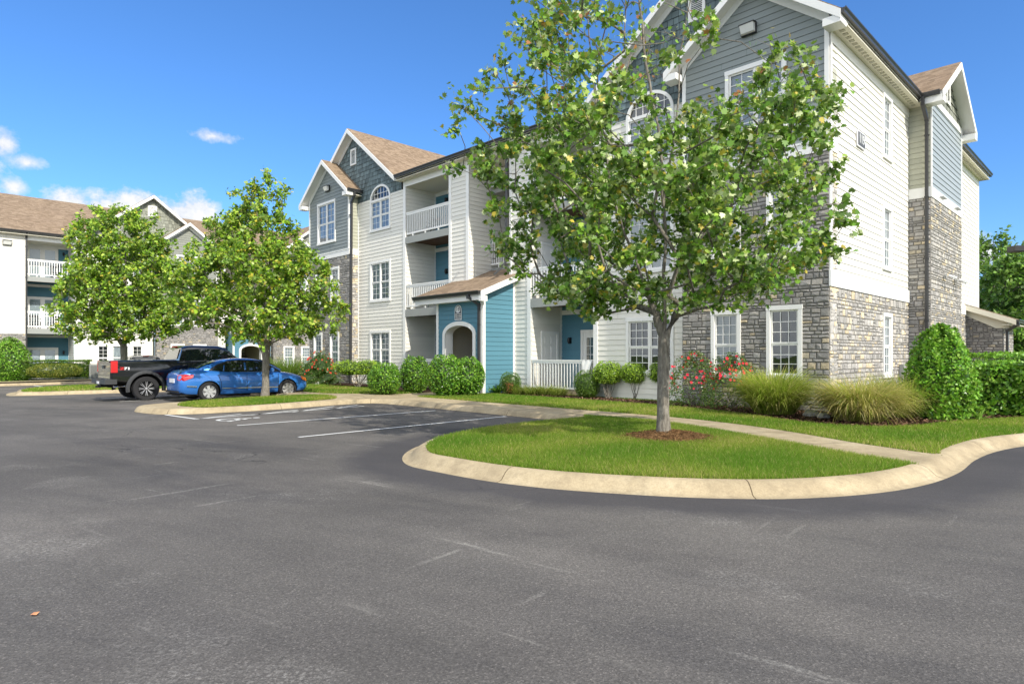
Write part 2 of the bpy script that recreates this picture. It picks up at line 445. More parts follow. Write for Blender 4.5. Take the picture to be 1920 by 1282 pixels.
def sweep(mb, path, prof, closed=False, c=(1, 1, 1), joint=0):
    """prof: list of (offset to the left of travel, z)"""
    if joint:                     # thin dark contraction joints every few metres
        new = []; acc = 0; marks = set()
        for i, p in enumerate(path):
            new.append(p)
            if i + 1 < len(path):
                q = path[i + 1]; d = math.hypot(q[0] - p[0], q[1] - p[1]); acc += d
                if acc > joint and d > .03:
                    acc = 0; t = .014 / d; marks.add(len(new)); new.append((p[0] + (q[0] - p[0]) * .45, p[1] + (q[1] - p[1]) * .45)); new.append((p[0] + (q[0] - p[0]) * (.45 + t), p[1] + (q[1] - p[1]) * (.45 + t)))
        path = new
    else: marks = set()
    nr = normals2(path, closed); n = len(path); rows = []
    for (x, y), (nx, ny) in zip(path, nr):
        z0 = zg(x, y)
        rows.append([mb.vert((x + nx * o, y + ny * o, z0 + z)) for o, z in prof])
    for i in range(n if closed else n - 1):
        a = rows[i]; b = rows[(i + 1) % n]
        cc = (.30, .28, .26) if i in marks else tuple(x * (1 + .06 * math.sin(i * .9) * math.sin(i * .23)) for x in c)
        for k in range(len(prof) - 1):
            mb.idx((a[k], b[k], b[k + 1], a[k + 1]), cc)
def plan(name, outline, z, mat, follow=True, grid=None):
    n_ = len(outline)
    def ccw(a, b, c): return (b[0] - a[0]) * (c[1] - a[1]) - (b[1] - a[1]) * (c[0] - a[0])
    for i in range(n_):
        for j in range(i + 2, n_):
            if i == 0 and j == n_ - 1: continue
            a, b, c, d = outline[i], outline[(i + 1) % n_], outline[j], outline[(j + 1) % n_]
            if ccw(a, b, c) * ccw(a, b, d) < -1e-12 and ccw(c, d, a) * ccw(c, d, b) < -1e-12: print('CROSSING', name, z, a, c)
    mb = MB()
    mb.face([(x, y, (zg(x, y) if follow else 0) + z) for x, y in outline])
    me = mb.mesh(name, mat)
    bm = bmesh.new(); bm.from_mesh(me); bmesh.ops.recalc_face_normals(bm, faces=bm.faces)
    for f in bm.faces:
        if f.normal.z < 0: f.normal_flip()
    bmesh.ops.triangulate(bm, faces=bm.faces)
    bm.to_mesh(me); bm.free()
    o = bpy.data.objects.new(name, me); link(o); o['kind'] = 'structure'
    return o
def inside(poly, X, Y):
    X = np.asarray(X); Y = np.asarray(Y); r = np.zeros(X.shape, bool); n = len(poly)
    for i in range(n):
        x1, y1 = poly[i]; x2, y2 = poly[(i + 1) % n]
        c = ((y1 > Y) != (y2 > Y))
        xi = (x2 - x1) * (Y - y1) / ((y2 - y1) if y2 != y1 else 1e-9) + x1
        r ^= c & (X < xi)
    return r
def AB(a, b):        # plan point from the facade's own axes
    return (CORNER[0] + a * U[0] + b * V[0], CORNER[1] + a * U[1] + b * V[1])

# ------------------------------------------------------------------ the ground itself
g = MB(); g.face([(-700, -300, -.6), (700, -300, -.6), (700, 900, -.6), (-700, 900, -.6)])
o = g.build('ground', M['lawn']); o['kind'] = 'structure'

# asphalt: fine grid near the camera carries the gentle fall
mb = MB(); xs = np.concatenate([np.arange(-90, -32, 6.), np.arange(-32, -6, 1.), np.arange(-6, 60, 6.)]); ys = np.arange(-40, 90, 5.)
ids = {}
for i, x in enumerate(xs):
    for j, y in enumerate(ys): ids[i, j] = mb.vert((x, y, zg(x, y)))
for i in range(len(xs) - 1):
    for j in range(len(ys) - 1): mb.idx((ids[i, j], ids[i + 1, j], ids[i + 1, j + 1], ids[i, j + 1]))
me = mb.mesh('parking_lot', M['asphalt']); at = me.attributes.new('seal', 'FLOAT', 'POINT')
o = bpy.data.objects.new('parking_lot', me); link(o); o['kind'] = 'structure'

# kerb line (foot of the gutter pan), island in front -> round to the right-hand road
KA = [(1.98, 15.3), (1.62, 14.95), (.47, 14.03), (-.65, 12.89), (-1.30, 11.84), (-1.66, 10.95), (-1.72, 9.95), (-1.51, 9.15), (-1.02, 8.61), (-.27, 7.96), (.57, 7.49), (1.74, 7.12), (2.6, 7.0), (3.2, 7.02), (3.86, 7.17), (4.52, 7.43), (5.27, 7.89), (6.11, 8.61), (7.07, 9.62), (8.1, 10.5), (9.2, 11.15), (11, 11.9), (14, 12.6), (20, 13.2), (30, 13.6)]
pathA = smooth_path(KA)
prof = [(-.0, .004), (.07, .010), (.11, .022), (.15, .06), (.20, .105), (.26, .138), (.32, .151), (.38, .150), (.385, .10)]
# travel runs so that the island lies to the left
KB = [(.0 + 1.57, 14.92), (.54, 15.92), (-.87, 17.3), (-2.56, 18.98), (-4.52, 20.75)]
MBk = MB()
sweep(MBk, pathA, prof, joint=3.0)
o = MBk.build('kerb', M['concrete'], smooth=40); o['kind'] = 'structure'
# kerb behind the marked bays + round the small island with the tree
p0 = AB(3.9, -5.2); p1 = AB(15.6, -5.2)
KC = [AB(3.2, -5.2), p0, AB(6, -5.2), AB(9, -5.2), AB(11.2, -5.2), (-4.55, 20.75), (-5.3, 20.35), (-6.0, 19.55), (-6.7, 18.6), (-7.6, 17.7), (-8.5, 17.1), (-9.4, 17.05), (-10.3, 17.6), (-10.95, 18.3), (-11.0, 19.1), (-10.55, 19.9), (-9.8, 20.75), (-8.9, 21.6), (-8.25, 22.35), (-8.1, 23.0), AB(17.4, -6.28), AB(19, -6.3), AB(22, -6.3), AB(25, -6.3), AB(28, -6.3)]
pathC = smooth_path(KC)
prof2 = [(.0, .006), (-.03, .06), (-.07, .12), (-.13, .150), (-.22, .153), (-.25, .10)]
mk = MB(); sweep(mk, pathC, prof2, joint=3.0)
o = mk.build('kerb', M['concrete'], smooth=40); o['kind'] = 'structure'
# darker sealed strip along the kerbs
def seal_strip(path, w0, w1, side):
    m = MB(); nr = normals2(path, False); rows = []; att = []
    for (x, y), (nx, ny) in zip(path, nr):
        r = []
        for t in (0, .35, .7, 1):
            o_ = side * (w0 + (w1 - w0) * t); X = x + nx * o_; Y = y + ny * o_
            r.append(m.vert((X, Y, zg(X, Y) + (.004 if t < .9 else .0006)))); att.append((1, 1, .6, 0)[(0, .35, .7, 1).index(t)])
        rows.append(r)
    for a, b in zip(rows, rows[1:]):
        for k in range(3):
            q = (a[k], b[k], b[k + 1], a[k + 1]); m.idx(q if side < 0 else q[::-1])
    me = m.mesh('sealed_asphalt', M['asphalt']); t = me.attributes.new('seal', 'FLOAT', 'POINT'); t.data.foreach_set('value', np.array(att, dtype=np.float32))
    o = bpy.data.objects.new('sealed_asphalt', me); link(o); o['kind'] = 'structure'
seal_strip(smooth_path(KA[2:], step=.5), -.02, 1.25, -1)
o_ = [AB(4.0, -5.22), AB(15.2, -5.22), AB(15.2, -7.6), AB(9, -8.4), AB(5.5, -9.5), AB(4.3, -7.8)]

# lawns and paths
def off_path(path, o):
    return [(x + nx * o, y + ny * o) for (x, y), (nx, ny) in zip(path, normals2(path, False))]
inA = off_path(pathA, .37)
walk_front = [AB(3.85, -4.98), (3.0, 13.95), (3.62, 12.9), (4.13, 11.65), (4.58, 10.38), (4.98, 9.2), (5.47, 8.2)]
walk_back = [(6.22, 9.12), (5.95, 9.75), (5.66, 10.47), (5.3, 11.8), (4.83, 13.01), (4.2, 14.1), (3.43, 15.06)]
wf = smooth_path(walk_front); wb = smooth_path(walk_back)
# island lawn: inside of the kerb from the bay corner round to the path
cut = min(range(len(inA)), key=lambda i: math.hypot(inA[i][0] - 5.47, inA[i][1] - 8.2))
island_poly = inA[3:cut + 1] + wf[::-1][1:]
LAWN_ISLAND = island_poly
plan('lawn', island_poly, .148, M['lawn'])
cut2 = min(range(len(inA)), key=lambda i: math.hypot(inA[i][0] - 6.30, inA[i][1] - 9.05))
# footpath
cC = off_path(pathC, -.23)
near = lambda path, p: min(range(len(path)), key=lambda i: math.hypot(path[i][0] - p[0], path[i][1] - p[1]))
k2 = near(cC, (-8.1, 23.0)); k1 = near(cC, (-4.7, 20.95)); k0 = near(cC, AB(10.2, -4.97))
def resample(path, n):
    d = [0]
    for p, q in zip(path, path[1:]): d.append(d[-1] + math.hypot(q[0] - p[0], q[1] - p[1]))
    t = np.linspace(0, d[-1], n); return list(zip(np.interp(t, d, [p[0] for p in path]), np.interp(t, d, [p[1] for p in path])))
fa = resample(wf[:-1] + [inA[cut]], 40); fb = resample([AB(3.2, -3.72)] + wb[::-1][:-1] + [inA[cut2 + 1]], 40)
m_ = MB()
m_.face([(*inA[i_], .1492) for i_ in range(cut, cut2 + 2)][::-1])
for i in range(39): m_.face([(*fa[i], .1495), (*fa[i + 1], .1495), (*fb[i + 1], .1495), (*fb[i], .1495)])
bays = [AB(3.2, -4.99), AB(10.2, -4.99), AB(10.2, -3.72), AB(3.2, -3.72)]
m_.face([(*p, .1503) for p in bays[::-1]])
o = m_.build('footpath', M['concrete']); o['kind'] = 'structure'
polyC = cC[k0:k1 + 1] + [(-5.2, 22.0), (-6.0, 23.2)] + cC[k2:] + [AB(28, -5.15), AB(17.5, -5.15), AB(16.3, -5.05), AB(14.8, -4.05), AB(13.6, -3.8), AB(12.6, -3.72), AB(10.2, -3.72)]
plan('footpath', polyC, .150, M['concrete'])
joints = MB()
def joint_line(p, q, w=.012, z=.1545):
    d = Vector((q[0] - p[0], q[1] - p[1])).normalized(); n = (-d.y * w / 2, d.x * w / 2)
    joints.face([(p[0] + n[0], p[1] + n[1], z), (p[0] - n[0], p[1] - n[1], z), (q[0] - n[0], q[1] - n[1], z), (q[0] + n[0], q[1] + n[1], z)], (.3, .3, .3))
for a in np.arange(4.5, 15, 1.5): joint_line(AB(a, -5.0), AB(a, -3.74))
for i in range(6, len(wf) - 6, 8):
    j = min(range(len(wb)), key=lambda k: math.hypot(wb[k][0] - wf[i][0], wb[k][1] - wf[i][1]))
    joint_line(wf[i], wb[j])
o = joints.build('path_joint', M['concrete']); o['kind'] = 'structure'
# apron path from porch to walk
plan('porch_path', [AB(12.2, -3.75), AB(13.9, -3.75), AB(13.9, -1.25), AB(12.2, -1.25)], .152, M['concrete'])
# small island: tan concrete tip, grass in the middle
isl2 = cC[k1:k2 + 1] + [(-6.0, 23.2), (-5.2, 22.0)]
plan('island_paving', isl2, .146, M['concrete'])
GI2 = smooth_path([(-9.15, 17.85), (-8.42, 17.5), (-7.6, 18.15), (-6.7, 19.4), (-5.9, 20.8), (-6.2, 21.9), (-7.0, 22.6), (-7.9, 22.1), (-9.3, 20.9), (-10.0, 19.6), (-9.8, 18.5)], True)
plan('lawn', GI2, .152, M['lawn'])
# lawn of the near building
LB = wb[::-1]
lawn_main = wb + [AB(3.2, -3.72), AB(12.2, -3.72), AB(12.2, 3), AB(-.0, 3), AB(-.0, 30), (45, 60), (60, 13.9)] + inA[cut2 + 2:][::-1]
LAWN_MAIN = lawn_main
plan('lawn', lawn_main, .146, M['lawn'])
LAWN_LEFT = [AB(13.9, -3.8), AB(14.8, -4.05), AB(16.3, -5.05), AB(17.5, -5.15), AB(30, -5.15), AB(34, 8), AB(13.9, 8)]
plan('lawn', LAWN_LEFT, .146, M['lawn'])
# mulch beds
bed = smooth_path([AB(12.0, -.75), AB(10, -.85), AB(8, -.85), AB(5.5, -1.0), AB(3.1, -1.3), AB(1.2, -2.0), AB(-.5, -2.85), AB(-1.6, -2.75), AB(-2.3, -1.8), AB(-2.75, 0), AB(-3.6, 2), AB(-4.2, 6), AB(-4.5, 12), AB(-4.5, 20)])
plan('mulch_bed', bed + [AB(-.02, 20), AB(0, 0), AB(4.1, .1), AB(12, .5)], .160, M['mulch'])
bed2 = smooth_path([AB(13.95, -2.9), AB(15.5, -2.7), AB(17.5, -1.6), AB(20, -1.2), AB(24, -1.6), AB(28, -1.7)])
plan('mulch_bed', bed2 + [AB(28, .3), AB(13.95, .4)], .160, M['mulch'])
plan('mulch_bed', [AB(11.3, -1.2), AB(12.15, -1.2), AB(12.15, -2.9), AB(11.6, -2.9), AB(11.0, -2.0)], .162, M['mulch'])
# third island (left) and the far building's verge
I3 = smooth_path([(-21.9, 27.9), (-20.9, 27.2), (-18.7, 28.0), (-15.7, 29.3), (-12.6, 31.4), (-12.2, 33.0), (-15, 34.5), (-19.5, 35.5), (-22.5, 35.0), (-23.8, 32.5), (-23.3, 30)], True, .4)
mk = MB(); sweep(mk, I3, [(-.35, .004), (-.04, .015), (0, .08), (.05, .14), (.14, .15), (.2, .148)], True, joint=3)
o = mk.build('kerb', M['concrete'], smooth=40); o['kind'] = 'structure'
GI3 = [(x + nx * .2, y + ny * .2) for (x, y), (nx, ny) in zip(I3, normals2(I3, True))]
plan('lawn', GI3, .15, M['lawn'])
def B2P(s, b): return (-32.43 + s * V[0] + b * U[0], 40 + s * V[1] + b * U[1])
kf = [B2P(s, -3.6) for s in np.arange(-14, 30.1, 1.5)]
mk = MB(); sweep(mk, kf, [(-.3, .006), (0, .015), (.04, .12), (.1, .15), (.2, .152)], joint=3)
o = mk.build('kerb', M['concrete'], smooth=40); o['kind'] = 'structure'
plan('footpath', [B2P(-14, -3.42), B2P(30, -3.42), B2P(30, -2.1), B2P(-14, -2.1)], .150, M['concrete'])
plan('lawn', [B2P(-14, -2.1), B2P(30, -2.1), B2P(30, 30), B2P(-14, 30)], .147, M['lawn'])
plan('mulch_bed', [B2P(-14, -1.5), B2P(12.5, -1.5), B2P(12.5, 0), B2P(-14, 0)], .155, M['mulch'])

# painted markings, 4 mm above the asphalt
def stripe(p, q, w=.10, name='parking_line'):
    d = Vector((q[0] - p[0], q[1] - p[1])); Lg = d.length; d.normalize(); n = (-d.y * w / 2, d.x * w / 2); m = MB()
    k = max(1, int(Lg / 1.0))
    for i in range(k):
        a = (p[0] + d.x * Lg * i / k, p[1] + d.y * Lg * i / k); b = (p[0] + d.x * Lg * (i + 1) / k, p[1] + d.y * Lg * (i + 1) / k)
        m.face([(a[0] + n[0], a[1] + n[1], zg(a[0]) + .009), (a[0] - n[0], a[1] - n[1], zg(a[0]) + .009), (b[0] - n[0], b[1] - n[1], zg(b[0]) + .009), (b[0] + n[0], b[1] + n[1], zg(b[0]) + .009)][::-1])
    o = m.build(name, M['line']); o['kind'] = 'structure'
stripe((-4.13, 12.22), (-.17, 16.33)); stripe((-6.2, 14.24), (-2.19, 18.04)); stripe((-7.85, 15.68), (-4.6, 19.6))
stripe((-9.3, 16.95), (-7.85, 15.68)); stripe((-7.8, 15.75), (-7.3, 17.0), .08); stripe((-6.9, 16.7), (-6.2, 18.3), .08); stripe((-6.1, 17.6), (-5.5, 19.5), .08); stripe((-5.3, 18.7), (-4.9, 20.0), .08)
def bayline(a, b0, b1): stripe(AB(a, b0), AB(a, b1))
bayline(20.1, -10.9, -7.2); bayline(22.9, -10.9, -7.2)
stripe(B2P(-1.5, -8.5), B2P(2.2, -8.9), .12); 
for s in (1.2, 4.0, 6.8, 9.6): stripe(B2P(s, -8.9), B2P(s, -4.0))
# wheelchair symbol painted in the bay
wm = MB()
def wq(pts):    # local metre coordinates, x across the bay (towards -U), y into the bay (V)
    c = (-6.85, 15.6)
    wm.face([(c[0] - U[0] * x + V[0] * y, c[1] - U[1] * x + V[1] * y, .009) for x, y in pts])
def wbar(a, b, w=.09):
    d = Vector((b[0] - a[0], b[1] - a[1])).normalized(); n = (-d.y * w / 2, d.x * w / 2)
    wq([(a[0] - n[0], a[1] - n[1]), (b[0] - n[0], b[1] - n[1]), (b[0] + n[0], b[1] + n[1]), (a[0] + n[0], a[1] + n[1])])
for k in range(14):
    t0 = R(110 + k * 18); t1 = R(110 + (k + 1) * 18)
    wq([(.30 * math.cos(t0), -.1 + .34 * math.sin(t0)), (.30 * math.cos(t1), -.1 + .34 * math.sin(t1)), (.21 * math.cos(t1), -.1 + .24 * math.sin(t1)), (.21 * math.cos(t0), -.1 + .24 * math.sin(t0))][::-1])
wbar((0, 0), (-.02, .42)); wbar((0, .2), (.2, .2)); wbar((0, 0.02), (.26, 0)); wbar((.24, .02), (.38, -.3)); wbar((.36, -.3), (.46, -.27))
wq([(.09 * math.cos(R(a)) - .02, .55 + .09 * math.sin(R(a))) for a in range(0, 360, 30)])
o = wm.build('painted_wheelchair_symbol', M['line']); o['kind'] = 'structure'
# straw mulch ring under the tree and cracks/debris
mb = MB(); n = 28; cx_, cy_ = 2.72, 11.0
rng_ = [(0, .12), (.22, .11), (.42, .06), (.58, .018), (.68, .002)]
prev = None
for r, hgt in rng_:
    ring = []
    for j in range(n):
        t = 2 * math.pi * j / n; rr = r * (1 + .18 * math.sin(3 * t + 1) + .1 * math.sin(7 * t))
        ring.append(mb.vert((cx_ + rr * math.cos(t) * 1.05, cy_ + rr * math.sin(t) * .85, .152 + hgt + random.uniform(-.008, .008))))
    if prev:
        for j in range(n): mb.idx((prev[j], prev[(j + 1) % n], ring[(j + 1) % n], ring[j])[::-1])
    prev = ring
for k in range(1500):
    t = random.uniform(0, 6.28); r = .95 * random.random() ** .6; x = cx_ + r * math.cos(t) * 1.1; y = cy_ + r * math.sin(t) * .9
    z = .16 + .13 * max(0, 1 - (r / .8) ** 1.5); a = random.uniform(0, 6.28); l = random.uniform(.03, .08)
    cc = random.choice([(1.9, 1.8, 1.5), (.7, .7, .7), (1.2, 1.2, 1.1)])
    mb.bar((x, y, z), (x + l * math.cos(a), y + l * math.sin(a), z + random.uniform(-.01, .02)), .008, .006, cc)
o = mb.build('straw_mulch_ring', M['straw']); tag(o, kind='structure')
mb = MB()
for k in range(7):
    x = -4.9 + random.uniform(-.03, .03); 
mb.face([(-2.955, 3.87, .008), (-2.93, 3.858, .014), (-2.915, 3.87, .008), (-2.908, 3.89, .022), (-2.93, 3.90, .010), (-2.95, 3.895, .014)])
o = mb.build('fallen_leaf', flat('dry_leaf', (.55, .25, .12), .8)); tag(o, 'small dry orange leaf lying alone on the asphalt near the lower left', 'leaf')
# ------------------------------------------------------------------ wall systems
class Wall:
    def __init__(s, p0, d):
        s.p = Vector((p0[0], p0[1], 0)); s.d = Vector((d[0], d[1], 0)).normalized(); s.n = Vector((s.d.y, -s.d.x, 0))
        s.rz = math.atan2(s.d.y, s.d.x)
    def at(s, u, z, off=0): 
        q = s.p + s.d * u + s.n * off; return (q.x, q.y, z)
def lerp_band(bands, z):
    for (z0, l0, r0), (z1, l1, r1) in zip(bands, bands[1:]):
        if z0 - 1e-6 <= z <= z1 + 1e-6:
            t = (z - z0) / (z1 - z0) if z1 > z0 else 0
            return l0 + (l1 - l0) * t, r0 + (r1 - r0) * t
    return (bands[-1][1], bands[-1][2])
def hole_span(h, z):
    """hole: (u0,u1,z0,z1[,rise])"""
    if h[2] < z < h[3]: return h[0], h[1]
    if len(h) > 4 and h[3] <= z < h[3] + h[4]:
        k = math.sqrt(max(0, 1 - ((z - h[3]) / h[4]) ** 2)); c = (h[0] + h[1]) / 2; w = (h[1] - h[0]) / 2 * k
        return c - w, c + w
    return None
def breaks(bands, holes, courses):
    zs = set(courses) | {b[0] for b in bands}
    for h in holes:
        zs |= {h[2], h[3]}
        if len(h) > 4: zs |= {h[3] + h[4] * math.sin(R(a)) for a in range(10, 91, 10)}
    lo, hi = bands[0][0], bands[-1][0]
    zs = sorted(z for z in zs if lo - 1e-6 <= z <= hi + 1e-6)
    out = [zs[0]]
    for z in zs[1:]:
        if z - out[-1] > .004: out.append(z)
    return out
def segs(bands, holes, za, zb):
    La, Ra = lerp_band(bands, za + 1e-5); Lb, Rb = lerp_band(bands, zb - 1e-5); zm = (za + zb) / 2
    S = [((La, Lb), (Ra, Rb))]
    for h in holes:
        sp = hole_span(h, zm)
        if not sp: continue
        new = []
        for lo, hi in S:
            l = sum(lo) / 2; r = sum(hi) / 2
            if sp[1] <= l or sp[0] >= r: new.append((lo, hi)); continue
            if sp[0] > l: new.append((lo, (sp[0], sp[0])))
            if sp[1] < r: new.append(((sp[1], sp[1]), hi))
        S = new
    return S
def siding(mb, W, bands, holes=(), course=.175, lap=.017, base=0):
    z0, z1 = bands[0][0], bands[-1][0]
    k0 = math.floor(z0 / course); cs = [k * course for k in range(k0, int(z1 / course) + 2)]
    zs = breaks(bands, holes, cs)
    for za, zb in zip(zs, zs[1:]):
        zm = (za + zb) / 2; k = math.floor(zm / course); off = lambda z: base + lap * (1 - (z - k * course) / course)
        random.seed(int(k * 37 + W.p.x * 11 + W.p.y * 7)); j = random.uniform(.95, 1.03); c = (j, j, j)
        for lo, hi in segs(bands, holes, za, zb):
            if max(hi) - min(lo) < .01: continue
            lo = (min(lo[0], hi[0]), min(lo[1], hi[1]))
            span = min(hi) - max(lo)
            cuts = []
            if span > 2.2:                      # butt joints between board lengths
                u = max(lo) + random.uniform(.5, 3.4)
                while u < min(hi) - .3: cuts.append(u); u += 3.66
            edges = [lo] + [(u, u) for u in cuts] + [hi]
            for (e0, e1) in zip(edges, edges[1:]):
                q_ = random.uniform(.975, 1.02) * j; g_ = .003 if cuts else 0
                mb.face([W.at(e0[0] + g_, za, off(za)), W.at(e1[0] - g_, za, off(za)), W.at(e1[1] - g_, zb, off(zb)), W.at(e0[1] + g_, zb, off(zb))], (q_, q_, q_))
            for u in cuts: mb.face([W.at(u - .004, za, off(za) - .004), W.at(u + .004, za, off(za) - .004), W.at(u + .004, zb, off(zb) - .004), W.at(u - .004, zb, off(zb) - .004)], (.35, .35, .35))
            if abs(za - k * course) < .005:
                mb.face([W.at(lo[0], za, base), W.at(hi[0], za, base), W.at(hi[0], za, off(za)), W.at(lo[0], za, off(za))], (.45, .45, .45))
def shakes(mb, W, bands, holes=(), course=.2):
    z0, z1 = bands[0][0], bands[-1][0]
    k0 = math.floor(z0 / course); cs = [k * course for k in range(k0, int(z1 / course) + 2)]
    zs = breaks(bands, holes, cs)
    for za, zb in zip(zs, zs[1:]):
        zm = (za + zb) / 2; k = math.floor(zm / course); rnd = random.Random(int(k * 91 + W.p.x * 13 + W.p.y * 3))
        La, Ra = lerp_band(bands, zm); u = math.floor((La - 1) / .17) * .17 + rnd.uniform(0, .17); items = []
        while u < Ra + .2:
            w = rnd.uniform(.10, .26); items.append((u, u + w, rnd.uniform(.008, .030), rnd.uniform(.65, 1.25))); u += w
        for lo, hi in segs(bands, holes, za, zb):
            for a, b, o_, j in items:
                g = .006
                a0, b0 = max(a + g, lo[0]), min(b - g, hi[0]); a1, b1 = max(a + g, lo[1]), min(b - g, hi[1])
                if b0 <= a0 and b1 <= a1: continue
                b0 = max(a0, b0); b1 = max(a1, b1)
                if b0 <= a0: a0 = b0 = min(max(a0, lo[0]), hi[0])
                if b1 <= a1: a1 = b1 = min(max(a1, lo[1]), hi[1])
                f = lambda z: .004 + o_ * (1 - (z - k * course) / course) + .004
                mb.face([W.at(a0, za, f(za)), W.at(b0, za, f(za)), W.at(b1, zb, f(zb)), W.at(a1, zb, f(zb))], (j, j, j))
                if abs(za - k * course) < .005: mb.face([W.at(a0, za, 0), W.at(b0, za, 0), W.at(b0, za, f(za)), W.at(a0, za, f(za))], (.3, .3, .3))
        for lo, hi in segs(bands, holes, za, zb):
            mb.face([W.at(lo[0], za, 0), W.at(hi[0], za, 0), W.at(hi[1], zb, 0), W.at(lo[1], zb, 0)], (.3, .3, .3))
STONES = [(.27, .26, .245), (.31, .295, .28), (.35, .335, .315), (.39, .37, .345), (.42, .39, .35), (.33, .315, .295), (.37, .35, .33)]
TANS = [(.54, .45, .31), (.58, .49, .35), (.47, .41, .31)]
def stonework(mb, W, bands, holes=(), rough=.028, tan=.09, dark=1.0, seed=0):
    rnd = random.Random(seed + int(W.p.x * 100 + W.p.y * 31))
    z0, z1 = bands[0][0], bands[-1][0]
    key = sorted({z0, z1} | {h[2] for h in holes} | {h[3] for h in holes} | {b[0] for b in bands}); key = [z for z in key if z0 <= z <= z1]
    rows = []
    for a, b in zip(key, key[1:]):
        z = a
        while z < b - .02:
            hh = rnd.choice([.07, .09, .11, .13, .16, .19]); 
            if b - (z + hh) < .09: hh = b - z
            rows.append((z, min(b, z + hh))); z += hh
    gp = .009
    for za, zb in rows:
        for lo, hi in segs(bands, holes, za, zb):
            # mortar behind
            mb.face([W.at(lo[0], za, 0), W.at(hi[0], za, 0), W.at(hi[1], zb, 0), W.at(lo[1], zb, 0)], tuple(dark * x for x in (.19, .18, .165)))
            l = max(min(lo), -1e9); r = max(hi); l = min(lo); u = l
            while u < r - .01:
                w = rnd.uniform(.10, .34) * (1 if zb - za < .18 else .95)
                if r - (u + w) < .12: w = r - u
                parts = [(za, zb)]
                if zb - za > .14 and w < .30 and rnd.random() < .45: mz = za + (zb - za) * rnd.uniform(.4, .6); parts = [(za, mz), (mz, zb)]
                for pa, pb in parts:
                    Lz0, Rz0 = lerp_band(bands, pa); Lz1, Rz1 = lerp_band(bands, pb)
                    a0 = max(u, Lz0 if min(lo) == Lz0 or lo[0] != lo[1] else u); b0 = min(u + w, max(Rz0, Rz1) if hi[0] != hi[1] else u + w)
                    a0 += gp; b0 = min(b0, r) - gp
                    if b0 - a0 < .03: continue
                    col = rnd.choice(TANS) if rnd.random() < tan else rnd.choice(STONES)
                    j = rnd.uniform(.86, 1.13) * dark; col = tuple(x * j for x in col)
                    s = min(.022, (b0 - a0) / 4); e = lambda: rnd.uniform(.5, 1) * rough
                    q = [(a0, pa + gp), (b0, pa + gp), (b0, pb - gp), (a0, pb - gp)]
                    fr = [W.at(q[0][0] + s * rnd.random(), q[0][1] + s * rnd.random(), e()), W.at(q[1][0] - s * rnd.random(), q[1][1] + s * rnd.random(), e()), W.at(q[2][0] - s * rnd.random(), q[2][1] - s * rnd.random(), e()), W.at(q[3][0] + s * rnd.random(), q[3][1] - s * rnd.random(), e())]
                    ctr = W.at((a0 + b0) / 2 + rnd.uniform(-.3, .3) * (b0 - a0), (pa + pb) / 2 + rnd.uniform(-.25, .25) * (pb - pa), rough * rnd.uniform(.8, 1.3))
                    bk = [W.at(x, z, 0) for x, z in q]
                    i = len(mb.v); mb.v.extend(bk + fr + [ctr])
                    for k in range(4):
                        kk = (k + 1) % 4
                        mb.idx((i + k, i + kk, i + 4 + kk, i + 4 + k), tuple(x * .8 for x in col)); mb.idx((i + 4 + k, i + 4 + kk, i + 8), col)
                u += w
def trim(mb, W, u0, u1, z0, z1, proud=.03, back=0, c=(1, 1, 1)):
    P = [W.at(u0, z0, back), W.at(u1, z0, back), W.at(u1, z0, proud), W.at(u0, z0, proud), W.at(u0, z1, back), W.at(u1, z1, back), W.at(u1, z1, proud), W.at(u0, z1, proud)]
    i = len(mb.v); mb.v.extend(P)
    for q in ((0, 1, 2, 3), (4, 7, 6, 5), (3, 2, 6, 7), (0, 3, 7, 4), (1, 5, 6, 2), (0, 4, 5, 1)): mb.idx([i + k for k in q], c)

def cluster(mb, cell):
    """faces grouped by nearness, so that separate pieces become separate parts"""
    par = {}
    def find(a):
        while par[a] != a: par[a] = par[par[a]]; a = par[a]
        return a
    first = []
    for f in mb.f:
        P = [mb.v[k] for k in f]; cells = set(); n = len(P)
        if n == 4:
            la = max(abs(P[1][k] - P[0][k]) for k in range(3)); lb = max(abs(P[3][k] - P[0][k]) for k in range(3)); na = int(max(la, max(abs(P[2][k] - P[3][k]) for k in range(3))) / cell) + 1; nb = int(max(lb, max(abs(P[2][k] - P[1][k]) for k in range(3))) / cell) + 1
            for i in range(na + 1):
                for j in range(nb + 1):
                    u, v = i / na, j / nb
                    cells.add(tuple(math.floor(((P[0][k] * (1 - u) + P[1][k] * u) * (1 - v) + (P[3][k] * (1 - u) + P[2][k] * u) * v) / cell) for k in range(3)))
        else:
            c = [sum(p[k] for p in P) / n for k in range(3)]
            for i in range(n):
                a, b = P[i], P[(i + 1) % n]; m_ = int(max(abs(b[k] - a[k]) for k in range(3)) / cell) + 1
                for j in range(m_):
                    q = [a[k] + (b[k] - a[k]) * j / m_ for k in range(3)]; w_ = int(max(abs(c[k] - q[k]) for k in range(3)) / cell) + 1
                    for l in range(w_ + 1): cells.add(tuple(math.floor((q[k] + (c[k] - q[k]) * l / w_) / cell) for k in range(3)))
        f0 = None
        for c in cells:
            if c not in par: par[c] = c
            if f0 is None: f0 = c
            else: par[find(c)] = find(f0)
        first.append(f0)
    for c in list(par):
        for d in ((1, 0, 0), (0, 1, 0), (0, 0, 1), (1, 1, 0), (1, -1, 0), (1, 0, 1), (1, 0, -1), (0, 1, 1), (0, 1, -1)):
            q = (c[0] + d[0], c[1] + d[1], c[2] + d[2])
            if q in par: par[find(q)] = find(c)
    out = {}
    for i, c in enumerate(first): out.setdefault(find(c), []).append(i)
    return list(out.values())

